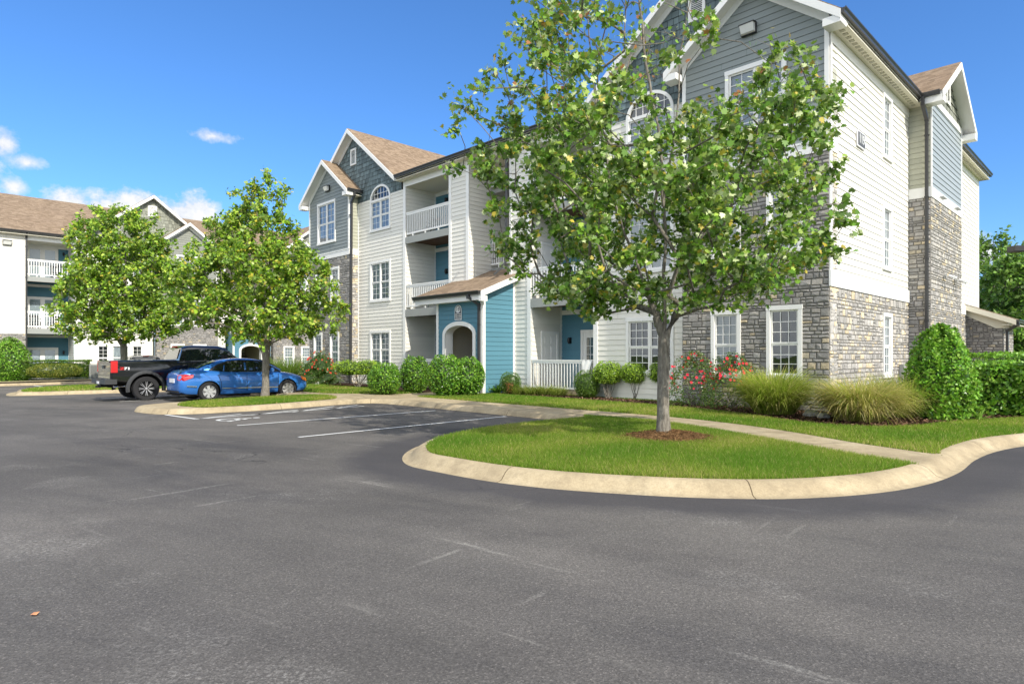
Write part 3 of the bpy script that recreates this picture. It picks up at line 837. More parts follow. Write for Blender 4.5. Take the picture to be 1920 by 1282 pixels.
# ------------------------------------------------------------------ windows, doors, railings (own frames: x right, -y out, z up)
CACHE = {}
def put(kind, key, maker, parent, W, u, z, off=0, name=None):
    """first use builds the thing with its children, later uses copy it"""
    k = (kind, key)
    if k not in CACHE: CACHE[k] = maker(); o = CACHE[k]; link(o, parent)
    else:
        src = CACHE[k]; o = src.copy(); COL.objects.link(o); o.parent = parent
        for ch in src.children:
            c = ch.copy(); COL.objects.link(c); c.parent = o
    o.location = W.at(u, z, off); o.rotation_euler = (0, 0, W.rz)
    return o
def child(mb, name, mats, parent, smooth=None):
    me = mb.mesh(name, mats, smooth); o = bpy.data.objects.new(name, me); COL.objects.link(o); o.parent = parent; return o
def make_window(w, h, units, cols, rows, style, arch, tw, low):
    def f():
        c = MB(); W0 = Wall((0, 0), (1, 0)); hw = w / 2; t = tw
        trim(c, W0, -hw, -hw + t, 0, h, .035, -.03); trim(c, W0, hw - t, hw, 0, h, .035, -.03)
        trim(c, W0, -hw - .015, hw + .015, -.05, .07, .055, -.03)
        if not arch: trim(c, W0, -hw - .01, hw + .01, h - t, h + .02, .04, -.03)
        else:
            nseg = 20
            for k in range(nseg):
                a0, a1 = math.pi * k / nseg, math.pi * (k + 1) / nseg
                def e(a, rr, o): return W0.at(-math.cos(a) * (hw - rr), h + math.sin(a) * (arch - rr), o)
                c.face([e(a0, t, .035), e(a1, t, .035), e(a1, 0, .035), e(a0, 0, .035)])
                c.face([e(a0, 0, .035), e(a1, 0, .035), e(a1, 0, -.03), e(a0, 0, -.03)]); c.face([e(a0, t, -.05), e(a1, t, -.05), e(a1, t, .035), e(a0, t, .035)])
            trim(c, W0, -hw + t, hw - t, h - .06, h + .04, .03, -.03)
        root = bpy.data.objects.new('window', c.mesh('window', M['white']))
        s = MB(); iw = (w - 2 * t); uw = iw / units; zt = h - (0 if arch else t) - (.06 if arch else 0); zb = .07; mid = zb + (zt - zb) * (low if low else .48)
        for k in range(units):
            x0 = -iw / 2 + k * uw + .005; x1 = x0 + uw - .01
            if units > 1: x0 += .02 if k else 0; x1 -= .02 if k < units - 1 else 0
            for (a, b, o_) in ((zb, mid, -.03), (mid, zt, -.012)):
                e = .045
                trim(s, W0, x0, x0 + e, a, b, o_, o_ - .03); trim(s, W0, x1 - e, x1, a, b, o_, o_ - .03)
                trim(s, W0, x0 + e, x1 - e, a, a + e, o_ - .001, o_ - .03); trim(s, W0, x0 + e, x1 - e, b - e, b, o_ - .001, o_ - .03)
                nr = rows[0] if a == zb else rows[1]
                for q in range(1, cols): xx = x0 + e + (x1 - x0 - 2 * e) * q / cols; trim(s, W0, xx - .010, xx + .010, a + e, b - e, o_ - .012, o_ - .022)
                for q in range(1, nr): zz = a + e + (b - a - 2 * e) * q / nr; trim(s, W0, x0 + e, x1 - e, zz - .010, zz + .010, o_ - .013, o_ - .021)
            if units > 1 and k: trim(s, W0, x0 - .06, x0 - .001, zb, zt, .012, -.04)
        if arch:
            for q in range(-2, 3): xx = q * iw / 6; zz = h + (arch - t) * math.sqrt(max(0, 1 - (xx / (iw / 2)) ** 2)); trim(s, W0, xx - .012, xx + .012, h + .04, zz, -.02, -.03)
            trim(s, W0, -iw * .44, iw * .44, h + .30, h + .325, -.021, -.029)
        child(s, 'sash', M['white'], root)
        g = MB(); g.face([W0.at(-iw / 2, .05, -.045), W0.at(iw / 2, .05, -.045), W0.at(iw / 2, zt + .02, -.045), W0.at(-iw / 2, zt + .02, -.045)])
        if arch: g.face([W0.at(-iw / 2, h, -.044)] + [W0.at(-math.cos(R(a)) * iw / 2, h + math.sin(R(a)) * (arch - t), -.044) for a in range(0, 181, 12)][::-1])
        child(g, 'pane', M['glass'], root)
        b = MB(); b.face([W0.at(-hw + .02, 0, -.075), W0.at(hw - .02, 0, -.075), W0.at(hw - .02, h + arch * .0, -.075), W0.at(-hw + .02, h, -.075)])
        mats = [M[style], M['black']]
        if arch: b.face([W0.at(-hw, h - .05, -.125), W0.at(hw, h - .05, -.125), W0.at(hw, h + arch, -.125), W0.at(-hw, h + arch, -.125)], m=1)
        b.face([W0.at(-hw + .02, h, -.12), W0.at(hw - .02, h, -.12), W0.at(hw - .02, h, 0), W0.at(-hw + .02, h, 0)], m=1)
        b.face([W0.at(-hw + .02, 0, 0), W0.at(-hw + .02, 0, -.12), W0.at(-hw + .02, h, -.12), W0.at(-hw + .02, h, 0)], m=1); b.face([W0.at(hw - .02, 0, -.12), W0.at(hw - .02, 0, 0), W0.at(hw - .02, h, 0), W0.at(hw - .02, h, -.12)], m=1)
        child(b, 'curtain' if style == 'curtain' else 'blinds', mats, root)
        return root
    return f
def window(parent, W, u0, u1, z0, z1, units=1, cols=3, rows=(3, 3), style='blind_shut', arch=0, t=.10, low=None):
    w = round(u1 - u0, 2); h = round(z1 - z0, 2)
    put('window', (w, h, units, cols, rows, style, arch, t, low), make_window(w, h, units, cols, rows, style, arch, t, low), parent, W, (u0 + u1) / 2, z0, .012)
    tt = t * .5
    return (u0 + tt, u1 - tt, z0 + .02, z1 - (tt if not arch else 0)) + ((arch - tt,) if arch else ())
def make_railing(w, h):
    def f():
        m = MB(); y = 0
        m.box(-w / 2, w / 2, -.035, .035, h - .05, h); m.box(-w / 2, w / 2, -.02, .02, h - .13, h - .05); m.box(-w / 2, w / 2, -.022, .022, .0, .07)
        n = int(w / .135)
        for k in range(n): x = -w / 2 + w * (k + .5) / n; m.box(x - .021, x + .021, -.018, .018, .07, h - .13)
        k = -w / 2 + .5
        while k < w / 2 - .2: m.box(k - .03, k + .03, -.03, .03, -.13, 0); k += .95
        return bpy.data.objects.new('railing', m.mesh('railing', M['white']))
    return f
def railing(parent, W, u0, u1, z0, z1, off=0): return put('railing', (round(u1 - u0, 2), round(z1 - z0, 2)), make_railing(round(u1 - u0, 2), round(z1 - z0, 2)), parent, W, (u0 + u1) / 2, z0, off)
def make_door(w, h, kind):
    def f():
        W0 = Wall((0, 0), (1, 0)); c = MB(); t = .1
        trim(c, W0, -w / 2, -w / 2 + t, 0, h, .04, 0); trim(c, W0, w / 2 - t, w / 2, 0, h, .04, 0); trim(c, W0, -w / 2, w / 2, h, h + t, .045, 0)
        if kind == 'panel':
            trim(c, W0, -w / 2 + t, w / 2 - t, 0, h, .006, 0)
            iw = w - 2 * t
            for x in (-1, 1):
                for a, b in ((.12, .36), (.42, .78), (.82, .96)):
                    cx = x * iw * .235; trim(c, W0, cx - iw * .17, cx + iw * .17, h * a, h * b, .016, 0); trim(c, W0, cx - iw * .12, cx + iw * .12, h * a + .05, h * b - .05, .022, 0)
            r = bpy.data.objects.new('door', c.mesh('door', M['white']))
            k = MB(); k.lathe([(0, -.07), (.03, -.06), (.032, -.04), (.015, -.03), (.015, 0)], 10, Matrix.Translation((iw * .4, 0, h * .47))); child(k, 'handle', M['dark_metal'], r, 40)
            return r
        if kind == 'glass':      # single glazed door
            e = .17
            trim(c, W0, -w / 2 + t, -w / 2 + t + e, 0, h, .01, 0); trim(c, W0, w / 2 - t - e, w / 2 - t, 0, h, .01, 0); trim(c, W0, -w / 2 + t + e, w / 2 - t - e, 0, .35, .009, 0); trim(c, W0, -w / 2 + t + e, w / 2 - t - e, h - .2, h, .009, 0)
            for q in (1, 2): x = -w / 2 + t + e + (w - 2 * t - 2 * e) * q / 3; trim(c, W0, x - .01, x + .01, .35, h - .2, .006, 0)
            for q in range(1, 5): z = .35 + (h - .55) * q / 5; trim(c, W0, -w / 2 + t + e, w / 2 - t - e, z - .01, z + .01, .005, 0)
            r = bpy.data.objects.new('door', c.mesh('door', M['white']))
            b = MB(); b.face([W0.at(-w / 2 + t + e, .35, .001), W0.at(w / 2 - t - e, .35, .001), W0.at(w / 2 - t - e, h - .2, .001), W0.at(-w / 2 + t + e, h - .2, .001)]); child(b, 'blinds', M['blind_open'], r)
            g = MB(); g.face([W0.at(-w / 2 + t + e, .35, .003), W0.at(w / 2 - t - e, .35, .003), W0.at(w / 2 - t - e, h - .2, .003), W0.at(-w / 2 + t + e, h - .2, .003)]); child(g, 'pane', M['glass'], r)
            return r
        # paired patio doors
        trim(c, W0, -.06, .06, 0, h, .03, 0)
        r = bpy.data.objects.new('patio_door', None)
        me = c.mesh('patio_door', M['white']); r = bpy.data.objects.new('patio_door', me)
        b = MB(); b.face([W0.at(-w / 2 + t, 0, .002), W0.at(w / 2 - t, 0, .002), W0.at(w / 2 - t, h, .002), W0.at(-w / 2 + t, h, .002)]); child(b, 'blinds', M['blind_shut'], r)
        s = MB()
        for x0, x1 in ((-w / 2 + t, -.06), (.06, w / 2 - t)):
            e = .07
            trim(s, W0, x0, x0 + e, 0, h, .016, 0); trim(s, W0, x1 - e, x1, 0, h, .016, 0); trim(s, W0, x0 + e, x1 - e, 0, .16, .015, 0); trim(s, W0, x0 + e, x1 - e, h - .08, h, .015, 0); trim(s, W0, x0 + e, x1 - e, h * .42, h * .42 + .05, .014, 0)
        child(s, 'sash', M['white'], r)
        g = MB(); g.face([W0.at(-w / 2 + t, 0, .008), W0.at(w / 2 - t, 0, .008), W0.at(w / 2 - t, h, .008), W0.at(-w / 2 + t, h, .008)]); child(g, 'pane', M['glass'], r)
        return r
    return f
def door(parent, W, u0, u1, z0, h, kind): return put('door', (round(u1 - u0, 2), h, kind), make_door(round(u1 - u0, 2), h, kind), parent, W, (u0 + u1) / 2, z0, .02)

def part(mb, name, m, parent, smooth=None, kind=None, cell=.32):
    groups = cluster(mb, cell)
    if len(groups) > 1:
        best = None
        for g in sorted(groups, key=lambda q: -len(q)):
            sub = MB()
            for fi in g: sub.face([mb.v[k] for k in mb.f[fi]], mb.c[fi], mb.m[fi])
            me = sub.mesh(name, m, smooth); o = bpy.data.objects.new(name, me); COL.objects.link(o); o.parent = parent
            best = best or o
        return best
    me = mb.mesh(name, m, smooth); o = bpy.data.objects.new(name, me); COL.objects.link(o); o.parent = parent; return o
def downspout(parent, pts, w=.105, label=None):
    m = MB()
    for a, b in zip(pts, pts[1:]):
        m.bar(a, b, w, w * .85)
    for p in pts[1:-1]: m.box(p[0] - w * .52, p[0] + w * .52, p[1] - w * .52, p[1] + w * .52, p[2] - w * .5, p[2] + w * .5)
    z = pts[-1][2] + .6
    while z < max(p[2] for p in pts) - .8:
        p = pts[-1]; m.box(p[0] - w * .6, p[0] + w * .6, p[1] - w * .6, p[1] + w * .6, z, z + .03); z += 2.0
    return part(m, 'downspout', M['dark_metal'], parent)
def gutter(parent, a, b, out, h=.13, w=.12):
    """K-style gutter from a to b (3D, top edge at the fascia), out = outward unit (x,y)"""
    m = MB(); a = Vector(a); b = Vector(b); o = Vector((out[0], out[1], 0))
    pr = [(0, 0), (0, -h), (w * .65, -h), (w * .72, -h * .6), (w, -h * .25), (w, 0), (w - .015, 0), (w - .015, -.02), (.015, -.02), (.015, 0)]
    A = [a + o * x + Vector((0, 0, z)) for x, z in pr]; B = [b + o * x + Vector((0, 0, z)) for x, z in pr]
    n = len(pr)
    for k in range(n): m.face([A[k], A[(k + 1) % n], B[(k + 1) % n], B[k]])
    m.face(A); m.face(B[::-1])
    me = m.mesh('gutter', M['dark_metal']); bm = bmesh.new(); bm.from_mesh(me); bmesh.ops.remove_doubles(bm, verts=bm.verts, dist=1e-5); bmesh.ops.recalc_face_normals(bm, faces=bm.faces); bm.to_mesh(me); bm.free()
    ob = bpy.data.objects.new('gutter', me); COL.objects.link(ob); ob.parent = parent
def roof_slab(top, under, poly, t_top=.03, t_un=.13):
    """poly = top surface corners"""
    P = [Vector(p) for p in poly]; ctr = sum(P, Vector()) / len(P)
    top.prism([p - Vector((0, 0, t_top)) for p in P], (0, 0, t_top))
    Q = []
    for p in P:
        d = (ctr - p); d.z = 0; d = d.normalized() * .03
        # keep the plane: move inside along the slab
        Q.append(p + (ctr - p).normalized() * .03)
    under.prism([q - Vector((0, 0, t_top + t_un)) for q in Q], (0, 0, t_un - .001))

SL = .77; EZ = 9.97
def rake(mb, a, b, depth_dir, w=.22, t=.035):
    """white barge board under the roof edge from a to b (top line), facing depth_dir"""
    a = Vector(a) - Vector((0, 0, .035)); b = Vector(b) - Vector((0, 0, .035)); o = Vector((*depth_dir, 0)) * t
    dn = Vector((0, 0, -w))
    P = [a, b, b + dn, a + dn]
    mb.prism(P, o)
def light_fixture(name, label, W, u, z, parentmat, off=.03, scale=1.0, cat='wall light', group=None):
    p = parentmat @ Vector(W.at(u, z, off))
    e = empty('wall_floodlight', p, 0, label, cat, group); e.rotation_euler = (0, 0, W.rz + parentmat.to_euler().z)
    m = MB(); s = scale
    m.prism([(-.21 * s, .0, -.14 * s), (.21 * s, .0, -.14 * s), (.21 * s, .0, .16 * s), (-.21 * s, 0, .16 * s)], (0, -.07 * s, 0))
    m.prism([(-.21 * s, -.07 * s, .16 * s), (.21 * s, -.07 * s, .16 * s), (.21 * s, -.22 * s, .13 * s), (-.21 * s, -.22 * s, .13 * s)], (0, 0, -.03 * s))
    child(m, 'housing', M['black'], e)
    g = MB(); x = .19 * s
    A = [(-x, -.07 * s, .12 * s), (x, -.07 * s, .12 * s), (x, -.07 * s, -.12 * s), (-x, -.07 * s, -.12 * s)]; B = [(-x, -.21 * s, .10 * s), (x, -.21 * s, .10 * s), (x * .95, -.13 * s, -.10 * s), (-x * .95, -.13 * s, -.10 * s)]
    for k in range(4): g.face([A[k], A[(k + 1) % 4], B[(k + 1) % 4], B[k]])
    g.face(B); child(g, 'lens', M['lampglass'], e)
    return e
def text_mesh(body, size, ext=.004, font_off=0):
    cu = bpy.data.curves.new('txt', 'FONT'); cu.body = body; cu.size = size; cu.extrude = ext; cu.align_x = 'CENTER'; cu.align_y = 'CENTER'; cu.offset = font_off
    o = bpy.data.objects.new('txt', cu); COL.objects.link(o)
    dg = bpy.context.evaluated_depsgraph_get(); me = bpy.data.meshes.new_from_object(o.evaluated_get(dg)); bpy.data.objects.remove(o); bpy.data.curves.remove(cu)
    return me
def text_part(parent, body, size, loc, mat_, name='lettering', ext=.003, sx=1, off=0):
    me = text_mesh(body, size, ext, off); me.materials.clear(); me.materials.append(mat_)
    o = bpy.data.objects.new(name, me); COL.objects.link(o); o.parent = parent; o.location = loc; o.rotation_euler = (R(90), 0, 0); o.scale = (sx, 1, 1)
    return o
M['numwhite'] = flat('number_white', (.8, .8, .78), .5, var=.02)
M['signblack'] = flat('sign_black', (.025, .025, .03), .4)
def arch_profile(cx, w, zs, rise, n=16): return [(cx - math.cos(math.pi * k / n) * w / 2, zs + math.sin(math.pi * k / n) * rise) for k in range(n + 1)]

def gable_bay(B, x0, x1, y, yb, ov, zo, side, win, rear_left=True, upper='slate', z_st=6.72, ez=EZ):
    """projecting gabled bay: stone below, boards above. win: list of window dicts"""
    W = Wall((x0, y), (1, 0)); w = x1 - x0; ez += zo
    el, er = x0 - ov, x1 + ov; xr = (el + er) / 2; zr = ez + SL * (er - el) / 2
    holes = []
    for q in win: holes.append(window(B, W, q['u'][0], q['u'][1], q['z'][0] + zo, q['z'][1] + zo, **{k: v for k, v in q.items() if k not in 'uz'}))
    s = MB(); zs = z_st + zo
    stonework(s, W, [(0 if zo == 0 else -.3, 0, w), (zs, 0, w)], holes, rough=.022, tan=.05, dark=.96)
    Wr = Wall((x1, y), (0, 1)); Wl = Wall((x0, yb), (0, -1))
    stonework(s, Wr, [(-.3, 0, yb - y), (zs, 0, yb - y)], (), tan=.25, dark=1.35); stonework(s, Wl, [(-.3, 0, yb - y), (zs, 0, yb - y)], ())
    part(s, 'stone_wall', M['stone'], B)
    t = MB(); 
    for ww, l in ((W, w), (Wr, yb - y), (Wl, yb - y)): trim(t, ww, -.045 if ww is W else 0, l + (.045 if ww is W else 0), zs, zs + .30, .045, 0); 
    trim(t, W, -.06, w + .06, zs + .27, zs + .32, .065, .0)
    for u in (0, w - .11): trim(t, W, u, u + .11, zs + .32, ez + .1, .03, 0)
    trim(t, Wr, 0, .10, zs + .32, ez - .2, .03, 0)
    d = MB(); zw = lambda x: ez + SL * min(x - el, er - x) - .16
    siding(d, W, [(zs + .3, .0, w), (zw(x0), 0, w), (zw(xr), xr - x0 - .01, xr - x0 + .01)], holes, .175)
    part(d, 'siding_wall', M[upper], B)
    d = MB(); siding(d, Wr, [(zs + .3, 0, yb - y), (ez - .2, 0, yb - y)]); siding(d, Wl, [(zs + .3, 0, yb - y), (ez - .2, 0, yb - y)]); part(d, 'siding_return', M['sage'], B)
    # sloped frieze boards
    for a, b in (((x0, zw(x0)), (xr, zw(xr))), ((xr, zw(xr)), (x1, zw(x1)))):
        t.prism([W.at(a[0] - x0, a[1], .0), W.at(b[0] - x0, b[1], .0), W.at(b[0] - x0, b[1] - .24, 0), W.at(a[0] - x0, a[1] - .24, 0)], tuple(W.n * .032))
    part(t, 'trim', M['white'], B)
    return dict(el=el, er=er, xr=xr, zr=zr)

def balcony(B, x0, x1, y, depth, zo, ground=0.3, lv=((3.37, 3.72), (6.78, 7.1)), top=9.45, ceil=True, wall_l='cream', doors=(), lamp=True):
    yb = y + depth; lv = [(a + zo, b + zo) for a, b in lv]; top += zo
    Wb = Wall((x0, yb), (1, 0)); Wl = Wall((x0, y), (0, 1)); Wr = Wall((x1, yb), (0, -1)); Wf = Wall((x0, y), (1, 0)); w = x1 - x0
    m = MB(); siding(m, Wb, [(ground + zo, 0, w), (top, 0, w)]); part(m, 'balcony_back_wall', M['teal'], B)
    m = MB(); siding(m, Wl, [(ground + zo, 0, depth), (top, 0, depth)]); siding(m, Wr, [(ground + zo, 0, depth), (top, 0, depth)]); part(m, 'balcony_side_wall', M['cream'], B)
    t = MB()
    trim(t, Wl, depth - .1, depth, ground + zo, top, .02, 0); trim(t, Wr, 0, .1, ground + zo, top, .02, 0)
    for a, b in lv: trim(t, Wb, 0, w, a - .2, a - .02, .025, 0)
    trim(t, Wb, 0, w, top - .18, top, .025, 0)
    part(t, 'trim', M['white'], B)
    m = MB(); m.box(x0, x1, y - .01, yb + .1, top, top + .06); part(m, 'balcony_ceiling', M['ivory'], B)
    m = MB(); m.box(x0, x1, y + .01, yb, ground + zo - .35, ground + zo); part(m, 'patio_slab', M['concrete'], B)
    for a, b in lv:
        m = MB(); m.box(x0 - .02, x1 + .02, y - .035, y + .03, a, b - .02, m=0); m.box(x0, x1, y - .015, yb, b - .06, b, m=0)
        k = y + .03
        while k < yb: m.box(x0, x1, k, k + .13, a + .12, a + .15, m=1); k += .14
        fl = part(m, 'balcony', [M['greybeam'], M['wood_soffit']], B)
        railing(fl, Wf, .03, w - .03, b + .10, b + 1.13, -.02)
    railing(B, Wf, .03, w - .03, ground + zo + .07, ground + zo + 1.12, -.02)
    for kind, side, u0, u1, h in doors:
        for z in [ground + zo] + [q[1] for q in lv]:
            door(B, {'b': Wb, 'l': Wl, 'r': Wr}[side], u0, u1, z, h, kind)
    if lamp:
        for z in [ground + zo] + [q[1] for q in lv]:
            l = MB(); p = Wb.at(lamp, z + 1.85, .07)
            l.box(p[0] - .05, p[0] + .05, p[1] + .03, p[1] + .07, z + 1.75, z + 1.98); l.lathe([(.03, -.1), (.065, .0), (.05, .12), (.0, .16)], 8, Matrix.Translation((p[0], p[1] - .04, z + 1.83)) @ Matrix.Rotation(R(90), 4, 'X'))
            part(l, 'porch_lamp', M['black'], B)

def porch(B, x0, x1, yf, yb, zo, arch, sign_label, sign_no, Bm, eave=(1.1, .3), deep=1.65, wt=3.62):
    """gabled shed porch: arch=(u0,u1,spring,rise) on the front"""
    W = Wall((x0, yf), (1, 0)); w = x1 - x0; a0, a1, sp, rs = arch; P = .40
    ztop = lambda y: 3.93 + zo + P * (y - (yf - .35)) - .14
    m = MB(); hole = (a0, a1, -.3, sp + zo, rs)
    siding(m, W, [(-.3, 0, w), (wt + zo + .1, 0, w)], [hole])
    D = yb - yf; z_a, z_b = ztop(yf), ztop(yb)
    for Ws, flip in ((Wall((x1, yf), (0, 1)), 0), (Wall((x0, yb), (0, -1)), 1)):
        if not flip: siding(m, Ws, [(-.3, 0, D), (z_a, 0, D), (z_b, D - .01, D)])
        else: siding(m, Ws, [(-.3, 0, D), (z_a, 0, D), (z_b, 0, .01)])
    part(m, 'porch_wall', M['teal'], B)
    t = MB(); Wr = Wall((x1, yf), (0, 1))
    for u in (-.03, w - .10): trim(t, W, u, u + .13, -.3, wt + zo, .035, 0)
    trim(t, Wr, -.035, .11, -.3, ztop(yf) - .05, .035, 0); trim(t, Wr, D - .10, D - .002, -.3, ztop(yb - .1) - .1, .03, 0)
    # arch surround
    n = 18; cx = (a0 + a1) / 2; tw = .17
    def e(k, g, o): th = math.pi * k / n; return W.at(cx - math.cos(th) * ((a1 - a0) / 2 + g), sp + zo + math.sin(th) * (rs + g * .95), o)
    for k in range(n):
        t.face([e(k, 0, .05), e(k + 1, 0, .05), e(k + 1, tw, .05), e(k, tw, .05)]); t.face([e(k, tw, .05), e(k + 1, tw, .05), e(k + 1, tw, 0), e(k, tw, 0)][::1])
        t.face([e(k, 0, -.34), e(k + 1, 0, -.34), e(k + 1, 0, .05), e(k, 0, .05)])
    for u in (a0 - tw, a1): trim(t, W, u, u + tw, -.3, sp + zo, .05, 0)
    trim(t, W, a0 - .03, a0, -.3, sp + zo, .05, -.34); trim(t, W, a1, a1 + .03, -.3, sp + zo, .049, -.34)
    part(t, 'arch_surround', M['white'], B)
    # passage behind
    m = MB(); m.box(x0 + .15, x0 + .2, yf + .02, yb + 5, -.3, 3.3 + zo); m.box(x1 - .2, x1 - .15, yf + .3, yb + 5, -.3, 3.3 + zo); m.box(x0 + .2, x1 - .2, yf + .3, yb + 5, 3.0 + zo, 3.1 + zo); m.box(x0 + .15, x1 - .15, yb + 5, yb + 5.1, -.3, 3.3 + zo)
    part(m, 'passage_wall', M['beige'], B)
    m = MB()
    m.bar((x0 + 1.3, yf + 1.0, .9 + zo), (x0 + 1.3, yf + 4.4, 3.0 + zo), .05, .05); m.bar((x0 + 1.3, yf + 1.0, -.3), (x0 + 1.3, yf + 1.0, .95 + zo), .05, .05)
    for k in range(11): m.box(x0 + 1.3, x1 - .2, yf + 1.2 + k * .28, yf + 1.5 + k * .28, .18 + zo + k * .19, .23 + zo + k * .19)
    part(m, 'staircase', M['dark_metal'], B)
    top = MB(); un = MB(); ye = yf - .35; ze = 3.93 + zo
    xl, xr_ = x0 - eave[0], x1 + eave[1]
    zz = lambda y: ze + P * (y - ye)
    roof_slab(top, un, [(xl, ye, ze), (xr_, ye, ze), (xr_, yb, zz(yb)), (xl, yb, zz(yb))])
    if deep: roof_slab(top, un, [(x0 + .03, yb, zz(yb)), (x1 - .3, yb, zz(yb)), (x1 - .3, deep, zz(deep)), (x0 + .03, deep, zz(deep))])
    part(top, 'porch_roof', M['shingle'], B)
    un.box(xl + .05, xr_ - .05, ye + .02, yf, ze - .33, ze - .16); rake(un, (xr_ + .001, ye - .02, ze + .02), (xr_ + .001, yb, zz(yb) + .02), (1, 0)); rake(un, (xl - .001, ye - .02, ze + .02), (xl - .001, yb, zz(yb) + .02), (-1, 0))
    un.box(xr_ - .1, xr_ + .036, ye - .03, ye + .28, ze - .38, ze - .2)
    part(un, 'porch_fascia', M['ivory'] if False else M['white'], B)
    gutter(B, (xl, ye, ze), (xr_ - .05, ye, ze), (0, -1))
    downspout(B, [(x1 - .35, ye - .05, ze - .12), (x1 - .35, ye - .05, ze - .22), (x1 - .12, yf - .07, ze - .5), (x1 - .12, yf - .07, .1)])
    # building number board
    sx, sz = cx - .02, sp + zo + rs + tw + .04
    p = Bm @ Vector(W.at(sx, sz, .03)); sg = empty('building_number_sign', p, 0, sign_label, 'sign'); sg.rotation_euler = (0, 0, W.rz + Bm.to_euler().z); sg.scale = (.92, 1, .82)
    b = MB(); pr = [(-.22, 0), (.22, 0)] + [(x, z) for x, z in arch_profile(0, .44, .46, .24)][::-1]
    b.prism([(x, -.0, z) for x, z in pr], (0, -.02, 0)); child(b, 'border', M['white_plain'], sg)
    b = MB(); pr = [(-.185, .035), (.185, .035)] + [(x, z) for x, z in arch_profile(0, .37, .46, .205)][::-1]
    b.prism([(x, -.02, z) for x, z in pr], (0, -.006, 0)); child(b, 'board', M['signblack'], sg)
    b = MB(); b.prism([(.15 * math.cos(R(a)), -.026, .48 + .15 * math.sin(R(a))) for a in range(0, 360, 15)], (0, -.004, 0)); child(b, 'disc', M['white_plain'], sg)
    text_part(sg, sign_no, .24, (0, -.033, .485), M['signblack'])
    for r_, row in enumerate((('01', '04'), ('05', '08'), ('09', '12'))):
        for c_, x in enumerate((-.085, .095)):
            text_part(sg, sign_no + row[c_], .085, (x, -.028, .27 - r_ * .095), M['numwhite'], off=.002)
    return sg

def vent(B, W, u, z, w=.55, h=.85):
    m = MB(); t = .09
    trim(m, W, u - w / 2, u - w / 2 + t, z, z + h, .06, 0); trim(m, W, u + w / 2 - t, u + w / 2, z, z + h, .06, 0); trim(m, W, u - w / 2 + t, u + w / 2 - t, z, z + t, .06, 0); trim(m, W, u - w / 2 + t, u + w / 2 - t, z + h - t, z + h, .06, 0)
    k = z + t
    while k < z + h - t - .02:
        A = W.at(u - w / 2 + t, k, .045); Bq = W.at(u + w / 2 - t, k, .045); C = W.at(u + w / 2 - t, k + .045, .012); Dq = W.at(u - w / 2 + t, k + .045, .012)
        m.face([A, Bq, C, Dq]); k += .055
    trim(m, W, u - w / 2 + t, u + w / 2 - t, z + t, z + h - t, .008, 0, (.12, .12, .12))
    part(m, 'gable_vent', M['white'], B)
# ------------------------------------------------------------------ the near building
B1 = empty('apartment_building', (CORNER[0], CORNER[1], 0), math.atan2(-U[1], -U[0]), 'large near apartment building with grey stone bays, cream siding and a teal porch', 'building')
bpy.context.view_layer.update(); B1m = B1.matrix_world.copy()
YM = .5
RW = [dict(u=(.95, 1.85), z=(1.0, 2.85), style='blind_shut'), dict(u=(2.52, 3.45), z=(1.0, 2.88), style='blind_open')]
def mk(l, z, **k): return dict(u=l, z=z, **k)
bayR = gable_bay(B1, -4.1, 0, 0, YM, .4, 0, 'R', [
    mk((.92, 1.80), (1.0, 2.83), style='blind_shut'), mk((2.52, 3.45), (1.0, 2.88), style='blind_open'),
    mk((.92, 1.80), (4.3, 6.15), style='blind_shut'), mk((2.52, 3.45), (4.3, 6.15), style='blind_shut'),
    mk((1.35, 3.05), (7.6, 9.5), units=2, cols=2, style='blind_shut')])
bayL = gable_bay(B1, -27.4, -23.1, 0, YM, .42, 0, 'L', [
    mk((.55, 1.50), (.85, 2.78), cols=2, style='curtain'), mk((2.35, 3.3), (.8, 2.78), cols=2, style='curtain'),
    mk((.75, 1.55), (4.4, 6.2), cols=2, style='curtain'), mk((2.40, 3.30), (4.4, 6.2), cols=2, style='curtain'),
    mk((.98, 2.92), (7.6, 9.78), units=2, cols=2, style='curtain')])
# main wall pieces
def main_piece(x0, x1, wu, styles, zs_top, wing):
    W = Wall((x0, YM), (1, 0)); w = x1 - x0; holes = []
    (u0, u1) = wu
    holes.append(window(B1, W, u0, u1, 1.0, 2.78, 2, 2 if styles[0] != 'blind_open' else 3, (3, 3), styles[0]))
    holes.append(window(B1, W, u0, u1, 4.25, 6.22, 2, 2, (3, 3), styles[1]))
    holes.append(window(B1, W, u0, u1, 7.75, 9.25, 2, 2, (2, 3), styles[2], arch=.72))
    m = MB(); siding(m, W, [(0, 0, w), (zs_top, 0, w)], holes); part(m, 'siding_wall', M['cream'], B1)
    return W, holes
WR, hR = main_piece(-7.65, -4.1, (1.20, 2.97), ('blind_open', 'blind_shut', 'blind_shut'), 9.3, None)
WL, hL = main_piece(-23.1, -19.0, (1.18, 2.98), ('curtain', 'curtain', 'curtain'), 9.38, None)
# shingled big gables
def wing_gable(x_e0, x_e1, Wp, w, holes, zlow, body, vent_u):
    el, er = x_e0, x_e1; xr = (el + er) / 2; zr = EZ + SL * (er - el) / 2; x0 = Wp.p.x
    zw = lambda x: EZ + SL * min(x - el, er - x) - .16
    m = MB(); shakes(m, Wp, [(zlow, 0, w), (min(zw(x0), zw(x0 + w)), 0, w), (zw(xr), xr - x0 - .01, xr - x0 + .01)], holes, .21); part(m, 'shingle_gable', M[body], B1)
    return xr, zr
